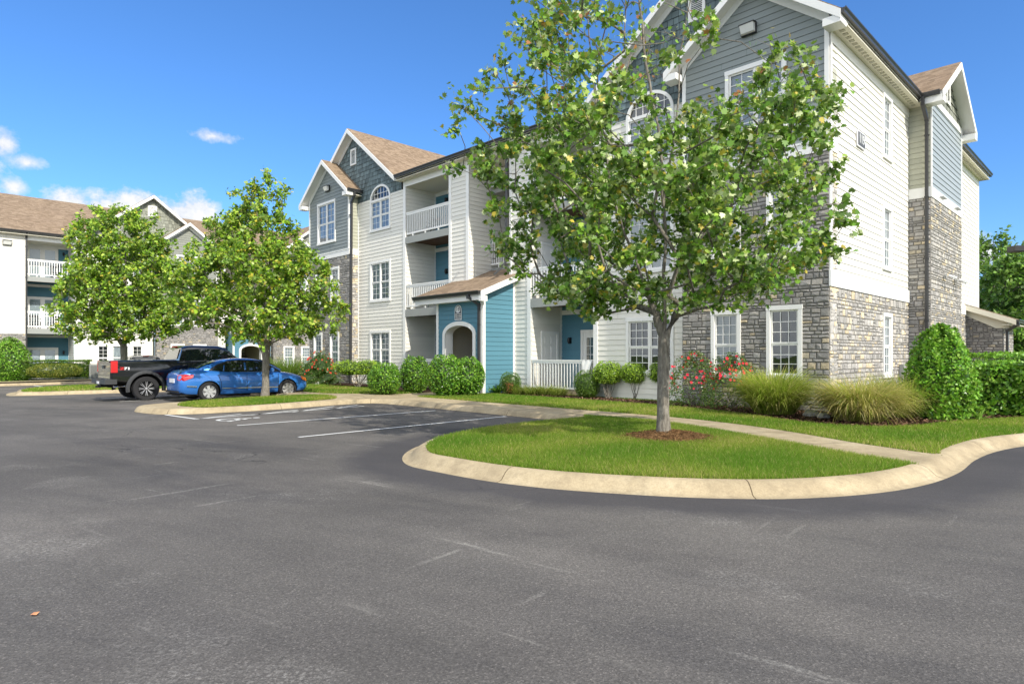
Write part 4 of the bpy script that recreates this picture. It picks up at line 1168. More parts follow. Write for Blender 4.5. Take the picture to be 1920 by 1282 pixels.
# symmetrical polygons need the full wing width: use walls spanning the wings
WRf = Wall((-8.0, YM), (1, 0)); hRf = [(h[0] + .35, h[1] + .35) + tuple(h[2:]) for h in hR]
xrR, zrR = wing_gable(-8.2, .4, WRf, 7.8, hRf, 9.3, 'shake', 0)
WLf = Wall((-27.6, YM), (1, 0)); hLf = [(h[0] + 4.5, h[1] + 4.5) + tuple(h[2:]) for h in hL]
xrL, zrL = wing_gable(-27.8, -19.2, WLf, 8.4, hLf, 9.38, 'shake', 0)
vent(B1, WRf, xrR + 8.0, 11.6); vent(B1, WLf, xrL + 27.6, 11.45)
t = MB()
for (Wf, xr, x0, el, er) in ((WRf, xrR, -8.0, -8.2, .4), (WLf, xrL, -27.6, -27.8, -19.2)):
    zw = lambda x: EZ + SL * min(x - el, er - x) - .16
    for a, b in ((el + .35, xr), (xr, er - .35)):
        t.prism([Wf.at(a - x0, zw(a), .03), Wf.at(b - x0, zw(b), .03), Wf.at(b - x0, zw(b) - .24, .03), Wf.at(a - x0, zw(a) - .24, .03)], tuple(Wf.n * .03))
# corner boards & balcony posts on the main plane
Wm = Wall((0, YM), (1, 0))
def board(x0, x1, z0, z1, pr=.035): trim(t, Wm, x0, x1, z0, z1, pr, 0)
board(-19.05, -18.86, 0, 9.95); board(-15.66, -15.50, 0, 9.6); board(-14.52, -14.34, 0, 9.9); board(-11.92, -11.80, 0, 9.9)
board(-10.95, -10.76, 0, 9.6); board(-7.80, -7.62, 0, 9.6); board(-23.1, -23.02, 0, 9.3)
for x0, x1 in ((-18.86, -15.66), (-10.76, -7.80)): board(x0, x1, 9.45, 9.95, .03)
board(-15.5, -14.52, 9.62, 9.95); board(-11.8, -10.95, 9.62, 9.95)
# fronts of the fins, the sides of the breezeway
m = MB(); siding(m, Wm, [(0, -15.5, -14.52), (9.7, -15.5, -14.52)]); siding(m, Wm, [(0, -11.8, -10.95), (9.7, -11.8, -10.95)])
BZ = 6.0
siding(m, Wall((-14.34, YM), (0, 1)), [(0, 0, BZ), (9.7, 0, BZ)]); siding(m, Wall((-11.92, YM + BZ), (0, -1)), [(0, 0, BZ), (9.7, 0, BZ)]); siding(m, Wall((-14.34, YM + BZ), (1, 0)), [(0, 0, 2.42), (9.7, 0, 2.42)])
part(m, 'siding_wall', M['cream'], B1)
m = MB(); m.box(-14.34, -11.92, YM, YM + BZ, 9.55, 9.7); part(m, 'breezeway_ceiling', M['ivory'], B1)
trim(t, Wm, -14.34, -11.92, 9.62, 9.95, .02, -.05)
balcony(B1, -18.86, -15.66, YM, 1.75, 0, doors=[('glass', 'b', 1.35, 2.45, 2.15)], lamp=.9)
balcony(B1, -10.76, -7.80, YM, 1.75, 0, doors=[('glass', 'b', 1.0, 2.1, 2.15), ('panel', 'l', .5, 1.5, 2.1)], lamp=.45)
# landings in the breezeway
Wz = Wall((-14.34, 1.7), (1, 0))
m = MB(); m.box(-14.34, -11.92, 1.7, 3.2, 5.12, 5.3); l1 = part(m, 'stair_landing', M['greybeam'], B1); railing(l1, Wz, .02, 2.4, 5.44, 6.5, -.03)
m = MB(); m.box(-14.34, -11.92, 1.7, 3.2, 8.5, 8.66); l1 = part(m, 'stair_landing', M['greybeam'], B1); railing(l1, Wz, .02, 2.4, 8.8, 9.5, -.03)
m = MB(); m.box(-14.34, -11.92, 4.2, 6.4, 3.5, 3.7); m.box(-14.34, -11.92, 4.2, 6.4, 6.9, 7.1); part(m, 'breezeway_floor', M['greybeam'], B1)
porch(B1, -14.36, -11.66, -1.16, YM, 0, (.55, 2.18, 2.38, .34), 'black and white arched board reading 19 above the near teal entrance arch', '19', B1m)
# right-hand side wall
Ws = Wall((0, 0), (0, 1)); LS = 7.31
hs = [window(B1, Ws, 4.42, 5.32, .95, 2.85, 1, 3, (3, 3), 'blind_shut'), window(B1, Ws, 4.42, 5.32, 4.2, 6.1, 1, 3, (3, 3), 'blind_shut'), window(B1, Ws, 4.42, 5.32, 7.55, 9.45, 1, 3, (3, 3), 'blind_shut')]
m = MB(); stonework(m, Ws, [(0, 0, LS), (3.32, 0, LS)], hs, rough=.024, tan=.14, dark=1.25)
m2 = MB(); siding(m2, Ws, [(3.7, .1, LS), (9.7, .1, LS)], hs, .19)
y2, y3 = 12.01, 19.35
hb = [window(B1, Ws, 14.4, 15.3, 4.2, 6.1, 1, 3, (3, 3), 'blind_shut')]
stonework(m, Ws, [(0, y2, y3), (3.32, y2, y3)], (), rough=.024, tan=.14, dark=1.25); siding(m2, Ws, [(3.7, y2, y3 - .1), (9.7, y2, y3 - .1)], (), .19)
part(m2, 'siding_wall', M['cream'], B1)
trim(t, Ws, -.03, LS + .06, 3.32, 3.72, .05, 0); trim(t, Ws, y2, y3 + .04, 3.32, 3.72, .05, 0); trim(t, Ws, 0, .11, 3.72, 9.75, .035, 0); trim(t, Ws, y3 - .11, y3, 3.72, 9.75, .035, 0)
trim(t, Ws, .11, LS, 9.45, 9.72, .028, 0); trim(t, Ws, y2, y3 - .11, 9.45, 9.72, .028, 0)
# chimney-like projection
CX = .63; Wc = Wall((0, LS), (1, 0)); Wd = Wall((CX, LS), (0, 1)); CW = y2 - LS
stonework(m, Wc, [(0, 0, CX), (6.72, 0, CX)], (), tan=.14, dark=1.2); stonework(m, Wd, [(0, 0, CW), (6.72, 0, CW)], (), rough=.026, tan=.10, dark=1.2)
part(m, 'stone_wall', M['stone'], B1)
m = MB(); siding(m, Wc, [(7.04, 0, CX), (9.72, 0, CX)]); part(m, 'siding_return', M['sage'], B1)
m = MB(); siding(m, Wd, [(7.04, .1, CW), (9.85, .1, CW)], (), .185); part(m, 'siding_wall', M['bluegrey'], B1)
trim(t, Wc, 0, CX + .04, 6.72, 7.05, .04, 0); trim(t, Wd, -.04, CW + .04, 6.72, 7.05, .045, 0); trim(t, Wd, 0, .1, 7.05, 9.85, .03, 0); trim(t, Wd, CW - .1, CW, 7.05, 9.85, .03, 0); trim(t, Wd, 0, CW, 9.85, 10.07, .04, 0)
m = MB(); shakes(m, Wd, [(10.07, .0, CW), (EZ + .64 * .35, 0, CW), (EZ + .64 * 2.7 - .15, CW / 2 - .01, CW / 2 + .01)], (), .24); part(m, 'shingle_gable', M['shake_light'], B1)
vent(B1, Wd, CW / 2, 10.35, .5, .8)
# shed at the back
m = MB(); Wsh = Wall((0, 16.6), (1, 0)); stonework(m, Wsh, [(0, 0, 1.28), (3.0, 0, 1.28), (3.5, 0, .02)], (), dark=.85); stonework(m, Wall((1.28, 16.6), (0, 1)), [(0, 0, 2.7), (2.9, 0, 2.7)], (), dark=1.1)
part(m, 'stone_wall', M['stone'], B1)
top = MB(); un = MB(); roof_slab(top, un, [(.0, 16.3, 3.78), (1.75, 16.3, 3.08), (1.75, 19.6, 3.08), (0, 19.6, 3.78)][::-1]); part(top, 'shed_roof', M['shingle'], B1)
rake(un, (0, 16.3, 3.79), (1.75, 16.3, 3.09), (0, -1)); un.prism([Wsh.at(0, 3.62, .0), Wsh.at(1.5, 3.02, 0), Wsh.at(1.5, 2.72, 0), Wsh.at(1.05, 2.72, 0), Wsh.at(0, 3.3, 0)], (0, -.04, 0)); un.box(1.29, 1.74, 16.32, 19.5, 2.83, 2.87)
part(un, 'shed_fascia', M['ivory'], B1)
gutter(B1, (1.75, 16.3, 3.06), (1.75, 19.6, 3.06), (1, 0)); downspout(B1, [(1.80, 16.45, 2.95), (1.80, 16.45, 2.85), (1.42, 16.62, 2.6), (1.42, 16.62, .1)])
part(t, 'trim', M['white'], B1)

# roofs
top = MB(); un = MB(); RB = 19.65
def slab(p): roof_slab(top, un, p)
for (el, er, bay) in ((-8.2, .4, bayR), (-27.8, -19.2, bayL)):
    xr = (el + er) / 2; zr = EZ + SL * (er - el) / 2
    slab([(er, .1, EZ), (er, RB, EZ), (xr, RB, zr), (xr, .1, zr)]); slab([(el, RB, EZ), (el, .1, EZ), (xr, .1, zr), (xr, RB, zr)])
    e0, e1, bx, bz = bay['el'], bay['er'], bay['xr'], bay['zr']
    yl = .1 if e0 == el or abs(e0 - el) < .05 else YM; yr = .1 if abs(e1 - er) < .05 else YM
    slab([(e1, -.4, EZ), (e1, yr, EZ), (bx, yr, bz), (bx, -.4, bz)]); slab([(e0, yl, EZ), (e0, -.4, EZ), (bx, -.4, bz), (bx, yl, bz)])
    for a, b, y in (((e0, EZ), (bx, bz), -.4), ((bx, bz), (e1, EZ), -.4)): rake(un, (a[0], y, a[1]), (b[0], y, b[1]), (0, -1))
    # big rake boards
    for a, b in (((el, EZ), (xr, zr)), ((xr, zr), (er, EZ))): rake(un, (a[0], .1, a[1]), (b[0], .1, b[1]), (0, -1))
    for x, s in ((e0, 1), (e1, -1)): un.box(min(x, x + s * .42), max(x, x + s * .42), -.42, .0, EZ - .32, EZ - .13)
CS = .42; CZ = EZ + CS * (9.67 - .1); yv = .1 + (zrR - EZ) / CS
slab([(-19.2, .1, EZ), (-8.2, .1, EZ), (-3.9, yv, zrR), (-4.9, 9.67, CZ), (-22.5, 9.67, CZ), (-23.5, yv, zrR)]); slab([(-8.2, 19.24, EZ), (-19.2, 19.24, EZ), (-23.5, 19.34 - yv, zrR), (-22.5, 9.67, CZ), (-4.9, 9.67, CZ), (-3.9, 19.34 - yv, zrR)])
slab([(-3.9, yv, zrR), (-3.9, 19.34 - yv, zrR), (-4.9, 9.67, CZ)]); slab([(-23.5, 19.34 - yv, zrR), (-23.5, yv, zrR), (-22.5, 9.67, CZ)])
cy = 9.66; CR = EZ + .64 * 2.76
slab([(.4, 6.9, EZ), (1.03, 6.9, EZ), (1.03, cy, CR), (.4 - (CR - EZ) / SL, cy, CR)]); slab([(1.03, 12.42, EZ), (.4, 12.42, EZ), (.4 - (CR - EZ) / SL, cy, CR), (1.03, cy, CR)])
for a, b in (((6.9, EZ), (cy, CR)), ((cy, CR), (12.42, EZ))): rake(un, (1.03, a[0], a[1]), (1.03, b[0], b[1]), (1, 0))
part(top, 'roof', M['shingle'], B1); 
for y0_, y1_ in ((6.9, 7.31), (12.0, 12.42)): un.box(.55, 1.06, y0_, y1_, EZ - .34, EZ - .13)
part(un, 'fascia', M['white'], B1)
# soffits with vents
s = MB()
s.box(.0, .39, -.38, 7.3, 9.72, 9.75); s.box(0, .39, 12.0, RB, 9.72, 9.75); s.box(0, 1.0, 6.92, 7.31, 9.721, 9.75); s.box(0, 1.0, 12.01, 12.4, 9.721, 9.75)
s.box(-19.2, -8.2, .12, .5, 9.72, 9.75); s.box(-23.1, -22.7, -.38, .5, 9.70, 9.73); s.box(-27.8, -27.4, -.38, 19, 9.70, 9.73)
k = .2
while k < 7.0: s.box(.16, .27, k, k + .13, 9.708, 9.72, (.55, .55, .52)); k += .24
k = 12.6
while k < 19.4: s.box(.16, .27, k, k + .13, 9.708, 9.72, (.55, .55, .52)); k += .24
part(s, 'soffit', M['ivory'], B1)
gutter(B1, (.4, -.42, EZ), (.4, 6.9, EZ), (1, 0)); gutter(B1, (.4, 12.42, EZ), (.4, RB, EZ), (1, 0)); gutter(B1, (.4, 6.9, EZ), (.98, 6.9, EZ), (0, -1)); gutter(B1, (.98, 12.42, EZ), (.4, 12.42, EZ), (0, 1))
gutter(B1, (-19.15, .1, EZ), (-8.25, .1, EZ), (0, -1)); gutter(B1, (bayL['er'], -.38, EZ), (bayL['er'], .5, EZ), (1, 0)); gutter(B1, (bayR['el'], .5, EZ), (bayR['el'], -.38, EZ), (-1, 0))
downspout(B1, [(.52, 6.82, EZ - .12), (.52, 6.82, EZ - .35), (.54, 7.22, EZ - .75), (.54, 7.22, .1)])
downspout(B1, [(-22.62, .0, EZ - .12), (-22.62, 0, EZ - .3), (-22.98, .05, EZ - .6), (-23.0, -.0, .1)])
downspout(B1, [(-4.45, .2, EZ - .12), (-4.22, .42, EZ - .6), (-4.22, .42, .1)])
downspout(B1, [(-11.99, .4, EZ - .15), (-11.99, .42, 5.3), (-12.1, .3, 5.05), (-12.3, .0, 4.72)])
# back and far side closed plainly
m = MB(); siding(m, Wall((0, 19.35), (-1, 0)), [(0, 0, 27.4), (9.75, 0, 27.4)]); siding(m, Wall((-27.4, 19.35), (0, -1)), [(0, 0, 19.35), (9.75, 0, 19.35)])
siding(m, Wall((0, 19.35), (-1, 0)), [(9.75, 0, 7.8), (13, 3.9, 3.91)]); siding(m, Wall((0, 19.35), (-1, 0)), [(9.75, 19.6, 27.4), (13, 23.5, 23.51)])
part(m, 'siding_wall', M['cream'], B1)
# small fittings
m = MB()
for y in (8.3, 8.5, 8.7, 10.6, 10.8, 11.0): m.box(CX + .05, CX + .17, y, y + .07, 6.86, 6.9)
part(m, 'bracket', M['greybeam'], B1)
m = MB(); m.box(.035, .16, 6.1, 6.32, .9, 1.3); m.box(.06, .10, 6.19, 6.23, .1, .9); part(m, 'utility_box', M['greybeam'], B1)
for y, w_ in ((9.0, 'lower left'), (10.7, 'lower right')):
    q = B1m @ Vector((CX + .06, y, 4.28)); e = empty('security_light', q, B1m.to_euler().z + R(90), 'small grey twin security light on the %s of the tall stone chimney face' % w_.replace('lower ', ''), 'security light', None)
    m = MB(); m.box(-.07, .07, -.05, 0, -.05, .05); child(m, 'mount', M['greybeam'], e)
    for x in (-.16, .16):
        m = MB(); m.bar((x * .4, -.05, 0), (x, -.2, -.03), .03, .03); m.tube([(x, -.14, .0), (x * 1.1, -.30, -.08)], [.04, .075], 10); child(m, 'lamp_head', M['white_plain'], e)
light_fixture('f', 'bright wall pack light in the big right gable, above the triple storey stone bay', Wall((-4.1, 0), (1, 0)), 2.05, 10.45, B1m)
light_fixture('f', 'small wall pack light in the slate gable at the left end of the near building', Wall((-27.4, 0), (1, 0)), 2.15, 10.45, B1m)
# number board on the side wall
q = B1m @ Vector(Ws.at(2.3, 7.5, .03)); sg = empty('wall_number_sign', q, B1m.to_euler().z + Ws.rz, 'grey square board with white numerals 119 high on the sunlit cream side wall', 'sign')
m = MB(); m.box(-.33, .33, -.03, 0, -.22, .22); child(m, 'border', M['white_plain'], sg); m = MB(); m.box(-.29, .29, -.038, -.03, -.18, .18); child(m, 'board', flat('sign_grey', (.10, .10, .10), .5), sg)
text_part(sg, '119', .36, (0, -.042, 0), M['numwhite'], sx=.85, off=.004)
# ------------------------------------------------------------------ the far building at left
B2 = empty('apartment_building', (-32.43, 40, 0), math.atan2(V[1], V[0]), 'far apartment building at the left edge, brown roof showing behind two maples', 'building')
bpy.context.view_layer.update(); B2m = B2.matrix_world.copy(); ZO = -.4; E2 = EZ + ZO
W = Wall((-6, 0), (1, 0))
t2 = MB()
# left white wall with stone foot
st = MB(); stonework(st, W, [(-.4, 0, 7.3), (2.95, 0, 7.3)], (), dark=1.1)
cr = MB(); siding(cr, W, [(2.95, 0, 7.3), (9.35, 0, 7.3)])
# wall between balcony and bay, with windows
W3 = Wall((3.95, 0), (1, 0)); h3 = []
for z0, st_ in ((.55, 'blind_open'), (3.9, 'blind_shut'), (7.2, 'blind_shut')):
    h3.append(window(B2, W3, 1.25, 2.05, z0 + .0, z0 + 1.75, 1, 2, (3, 3), st_)); h3.append(window(B2, W3, 2.12, 3.3, z0 - .0, z0 + 1.75, 1, 1, (1, 1), 'curtain')); h3.append(window(B2, W3, 3.37, 4.15, z0, z0 + 1.75, 1, 2, (3, 3), st_))
siding(cr, W3, [(-.4, 0, 4.85), (9.35, 0, 4.85)], h3)
# fin, deeper wall, right wing
W5 = Wall((13.1, 0), (1, 0)); siding(cr, W5, [(-.4, 0, .75), (9.35, 0, .75)])
siding(cr, Wall((13.85, 3), (1, 0)), [(-.4, 0, 3.6), (9.35, 0, 3.6)]); siding(cr, Wall((17.45, 3), (0, -1)), [(-.4, 0, 3), (9.35, 0, 3)]); siding(cr, Wall((13.85, 0), (0, 1)), [(-.4, 0, 3), (9.35, 0, 3)])
siding(cr, Wall((21.9, 0), (1, 0)), [(-.4, 0, 8), (9.35, 0, 8)])
siding(cr, Wall((-6, 19), (0, -1)), [(-.4, 0, 19), (9.35, 0, 19)]); siding(cr, Wall((30, 0), (0, 1)), [(-.4, 0, 19), (9.35, 0, 19)])
part(cr, 'siding_wall', M['cream'], B2); part(st, 'stone_wall', M['stone'], B2)
balcony(B2, 1.35, 3.9, 0, 1.75, ZO, doors=[('patio', 'b', .2, 1.95, 2.1)], lamp=2.25)
bA = gable_bay(B2, 8.85, 13.1, -YM, 0, .35, ZO, 'L', [mk((.9, 1.85), (1.0, 2.78), cols=3), mk((2.45, 3.4), (1.0, 2.78), cols=3), mk((.9, 1.85), (4.2, 6.1), cols=3), mk((2.45, 3.4), (4.2, 6.1), cols=3), mk((1.3, 3.0), (7.5, 9.4), units=2, cols=2)], upper='shake_light2')
bB = gable_bay(B2, 17.5, 21.9, -YM, 0, .35, ZO, 'R', [mk((.85, 1.8), (1.0, 2.70), cols=3), mk((2.4, 3.3), (1.0, 2.70), cols=3), mk((.85, 1.8), (4.2, 6.1), cols=3), mk((2.4, 3.3), (4.2, 6.1), cols=3), mk((1.3, 3.0), (7.5, 9.4), units=2, cols=2)], upper='shake_light2')
porch(B2, 14.0, 16.75, -1.16, .3, ZO, (.62, 2.2, 2.35, .36), 'small arched number board over the far teal entrance, behind the small maple', '17', B2m, eave=(.3, .3), deep=None)
for x in (1.27, 3.9, 13.1, 13.73): trim(t2, Wall((0, 0), (1, 0)), x, x + .1, -.4, 9.4, .03, 0)
trim(t2, Wall((0, 0), (1, 0)), 1.35, 3.9, 9.04, 9.4, .03, 0)
top = MB(); un = MB()
def slab(p): roof_slab(top, un, p)
def wing(el, er, bay):
    xr = (el + er) / 2; zr = E2 + SL * (er - el) / 2; yb_ = -.4 + (zr - E2) / CS
    slab([(er, -.4, E2), (er, yb_ + 2, E2), (xr, yb_ + .2, zr), (xr, -.4, zr)]); slab([(el, yb_ + 2, E2), (el, -.4, E2), (xr, -.4, zr), (xr, yb_ + .2, zr)])
    for a, b in (((el, E2), (xr, zr)), ((xr, zr), (er, E2))): rake(un, (a[0], -.4, a[1]), (b[0], -.4, b[1]), (0, -1))
    e0, e1, bx, bz = bay['el'], bay['er'], bay['xr'], bay['zr']; yl = -.4 if abs(e0 - el) < .1 else 0; yr = -.4 if abs(e1 - er) < .1 else 0
    slab([(e1, -.9, E2), (e1, yr, E2), (bx, yr, bz), (bx, -.9, bz)]); slab([(e0, yl, E2), (e0, -.9, E2), (bx, -.9, bz), (bx, yl, bz)])
    for a, b in (((e0, E2), (bx, bz)), ((bx, bz), (e1, E2))): rake(un, (a[0], -.9, a[1]), (b[0], -.9, b[1]), (0, -1))
    for x, s in ((e0, 1), (e1, -1)): un.box(min(x, x + s * .36), max(x, x + s * .36), -.92, -.5, E2 - .32, E2 - .13)
    Wg = Wall((el + .3, 0), (1, 0)); w = er - el - .6
    m = MB(); zw = lambda x: E2 + SL * min(x - el, er - x) - .16
    shakes(m, Wg, [(E2 - .35, 0, w), (zw(el + .3), 0, w), (zw(xr), w / 2 - .01, w / 2 + .01)], (), .24); part(m, 'shingle_gable', M['shake_light'], B2)
    vent(B2, Wg, w / 2, zr - 1.55, .6, .8)
    return xr
wing(3.95, 13.4, bA); wing(17.15, 26.2, bB)
RZ = E2 + CS * (9.67 + .4)
v1 = -.4 + SL * 4.725 / CS; v2 = -.4 + SL * 4.525 / CS
slab([(-6.4, -.4, E2), (3.95, -.4, E2), (8.675, v1, E2 + CS * (v1 + .4)), (8.675, 9.67, RZ), (-6.4, 9.67, RZ)])
slab([(13.4, -.4, E2), (17.15, -.4, E2), (21.675, v2, E2 + CS * (v2 + .4)), (21.675, 9.67, RZ), (8.675, 9.67, RZ), (8.675, v1, E2 + CS * (v1 + .4))])
slab([(26.2, -.4, E2), (30.4, -.4, E2), (30.4, 9.67, RZ), (21.675, 9.67, RZ), (21.675, v2, E2 + CS * (v2 + .4))]); slab([(30.4, 19.7, E2), (-6.4, 19.7, E2), (-6.4, 9.67, RZ), (30.4, 9.67, RZ)])
part(top, 'roof', M['shingle'], B2); part(un, 'fascia', M['white'], B2); part(t2, 'trim', M['white'], B2)
s = MB(); s.box(-6.3, 30.3, -.38, 0, E2 - .25, E2 - .22); s.box(-6, 30, 0, 19, E2 - .26, E2 - .24); part(s, 'soffit', M['ivory'], B2)
gutter(B2, (-6.4, -.4, E2), (3.9, -.4, E2), (0, -1)); gutter(B2, (13.45, -.4, E2), (17.1, -.4, E2), (0, -1))
downspout(B2, [(1.32, -.4, E2 - .15), (1.32, -.06, E2 - .4), (1.32, -.06, 0)]); downspout(B2, [(8.75, -.06, E2 - .15), (8.75, -.06, 0)]); downspout(B2, [(17.38, -.06, E2 - .15), (17.38, -.06, 0)])
light_fixture('f', 'small wall pack light high on the white wall at the far left edge', Wall((0, 0), (1, 0)), .35, 8.72, B2m, scale=1.1)
# ------------------------------------------------------------------ leaves
MAPLE = np.array([(0, 0), (.28, .10), (.50, .34), (.30, .42), (.46, .78), (.20, .66), (0, 1.05), (-.20, .66), (-.46, .78), (-.30, .42), (-.50, .34), (-.28, .10)], float)
MAPLE_S = np.array([(0, 0), (.46, .28), (.22, .48), (.34, .78), (0, 1.0), (-.34, .78), (-.22, .48), (-.46, .28)], float)
OVAL = np.array([(0, 0), (.26, .35), (.24, .7), (0, 1), (-.24, .7), (-.26, .35)], float)
QUAD = np.array([(0, 0), (.3, .5), (0, 1), (-.3, .5)], float)
def unit(a): return a / np.maximum(np.linalg.norm(a, axis=-1, keepdims=True), 1e-9)
def leaf_mesh(name, pos, direc, normal, size, cols, tmpl, mat, curl=.18):
    n = len(pos); k = len(tmpl)
    d = unit(direc); nn = unit(normal - d * np.sum(normal * d, 1, keepdims=True)); s = np.cross(d, nn)
    x = tmpl[:, 0][None, :, None]; y = tmpl[:, 1][None, :, None]; sz = size[:, None, None]
    v = pos[:, None, :] + (s[:, None, :] * x + d[:, None, :] * y) * sz + nn[:, None, :] * (np.abs(x) * curl - y * y * curl * .7) * sz
    return np_mesh(name, v.reshape(-1, 3), np.arange(n * k), np.full(n, k), cols, mat)
def pick(rng, n, palette, weights, jit=.18):
    p = np.array(palette); i = rng.choice(len(p), n, p=np.array(weights) / sum(weights))
    return np.clip(p[i] * (1 + rng.normal(0, jit, (n, 1))), 0, 1)

# ------------------------------------------------------------------ trees
def skeleton(rng, trunk, leaders, targets, step=.32, lift=.35):
    """grow towards every target from the nearest sensible node; returns nodes, parents, tip ids"""
    P = [np.array(trunk[0], float)]; par = [-1]
    def chain(pts, start):
        a = start
        for q in pts:
            q = np.array(q, float); L_ = np.linalg.norm(q - P[a]); k = max(1, int(L_ / step)); base = P[a].copy()
            for j in range(1, k + 1):
                P.append(base + (q - base) * j / k + (rng.normal(0, .018, 3) if j < k else 0)); par.append(a); a = len(P) - 1
        return a
    top = chain(trunk[1:], 0)
    for ld in leaders: chain(ld, top)
    start = top - 1
    c = np.array(trunk[-1], float)
    order = np.argsort(np.linalg.norm((targets - c) * np.array([1, 1, .8]), axis=1))
    tips = []
    arr = np.zeros((60000, 3)); arr[:len(P)] = P; cnt = len(P); depth = {}
    for t in order:
        q = targets[t]; A = arr[start:cnt]
        d = np.linalg.norm(A - q, axis=1); rad = np.linalg.norm(A[:, :2] - c[:2], axis=1); rq = np.linalg.norm(q[:2] - c[:2])
        cost = d + 1.2 * np.maximum(0, A[:, 2] - q[2] + .25 * d) + .6 * np.maximum(0, rad - rq)
        i = start + int(np.argmin(cost)); base = arr[i].copy(); L_ = np.linalg.norm(q - base); k = max(1, int(L_ / step)); a = i
        for j in range(1, k + 1):
            u = j / k; p = base + (q - base) * u; p[2] += lift * L_ * .25 * math.sin(math.pi * u) * (1 if u < 1 else 0)
            p += rng.normal(0, .03, 3) * (u < 1)
            arr[cnt] = p; par.append(a); a = cnt; cnt += 1
        tips.append(a)
    return arr[:cnt], np.array(par), tips
def limb_mesh(nodes, par, name, r_tip=.006, ex=2.35, sides=6, trunk_r=None, root_flare=1.35):
    n = len(nodes); w = np.zeros(n); kids = [[] for _ in range(n)]
    for i in range(n - 1, 0, -1):
        kids[par[i]].append(i)
    for i in range(n - 1, -1, -1):
        w[i] = (sum(w[k] ** 1 for k in kids[i]) if kids[i] else 1)
    r = r_tip * w ** (1 / ex)
    if trunk_r: r *= 1; r = np.minimum(r, trunk_r) if r[0] > trunk_r else r * (1 + (trunk_r / r[0] - 1) * (r / r[0]) ** .6)
    mb = MB(); V_ = []; Fc = []
    def ring(p, d, rad, m):
        x = np.cross(d, [0, 0, 1.0]) if abs(d[2]) < .95 else np.cross(d, [1.0, 0, 0]); x = x / np.linalg.norm(x); y = np.cross(d, x)
        i = len(V_)
        for j in range(m): t = 2 * math.pi * j / m; V_.append(p + (x * math.cos(t) + y * math.sin(t)) * rad)
        return i
    # walk chains following the thickest child
    stack = [(0, None)]
    while stack:
        s_, prev = stack.pop(); chain = [s_] if prev is None else [prev, s_]
        cur = s_
        while kids[cur]:
            ks = sorted(kids[cur], key=lambda k: -w[k]); 
            for o in ks[1:]: stack.append((o, cur))
            cur = ks[0]; chain.append(cur)
        m = 12 if r[chain[0]] > .06 else (6 if r[chain[0]] > .02 else 4)
        last = None
        for a, k in enumerate(chain):
            d = nodes[chain[min(a + 1, len(chain) - 1)]] - nodes[chain[max(a - 1, 0)]]; d = d / (np.linalg.norm(d) + 1e-9)
            if m == 12 and prev is None and a == 0: d = np.array([0, 0, 1.0])
            rad = r[k] if not (a == 0 and prev is not None) else r[chain[1]] * 1.15
            if prev is None: rad *= 1 + (root_flare - 1) * max(0, 1 - (nodes[k][2] - nodes[0][2]) / .35) ** 2
            i = ring(nodes[k], d, rad, m)
            if last is not None:
                for j in range(m): Fc.append((last + j, last + (j + 1) % m, i + (j + 1) % m, i + j))
            last = i
    me = bpy.data.meshes.new(name); me.from_pydata([tuple(v) for v in V_], [], Fc); me.materials.append(M['bark'])
    me.polygons.foreach_set('use_smooth', np.ones(len(Fc), bool)); me.update(); return me
def crown_targets(rng, n, rows, depth, yc=0, inner=.25, cam_side=0):
    """rows: (z, left, right) extents about the trunk; depth = front/back radius factor"""
    rows = sorted(rows); zs = [r[0] for r in rows]; out = []
    while len(out) < n:
        z = rng.uniform(zs[0], zs[-1]); l = np.interp(z, zs, [r[1] for r in rows]); r = np.interp(z, zs, [r[2] for r in rows])
        wmax = max(q[2] - q[1] for q in rows)
        if rng.random() > ((r - l) / wmax) ** 1.6: continue
        t = rng.uniform(0, 2 * math.pi); k = rng.uniform(inner, 1) ** .62
        cx = (l + r) / 2; hx = (r - l) / 2
        x = cx + hx * k * math.cos(t); y = yc + hx * depth * k * math.sin(t)
        out.append((x, y, z))
    return np.array(out)
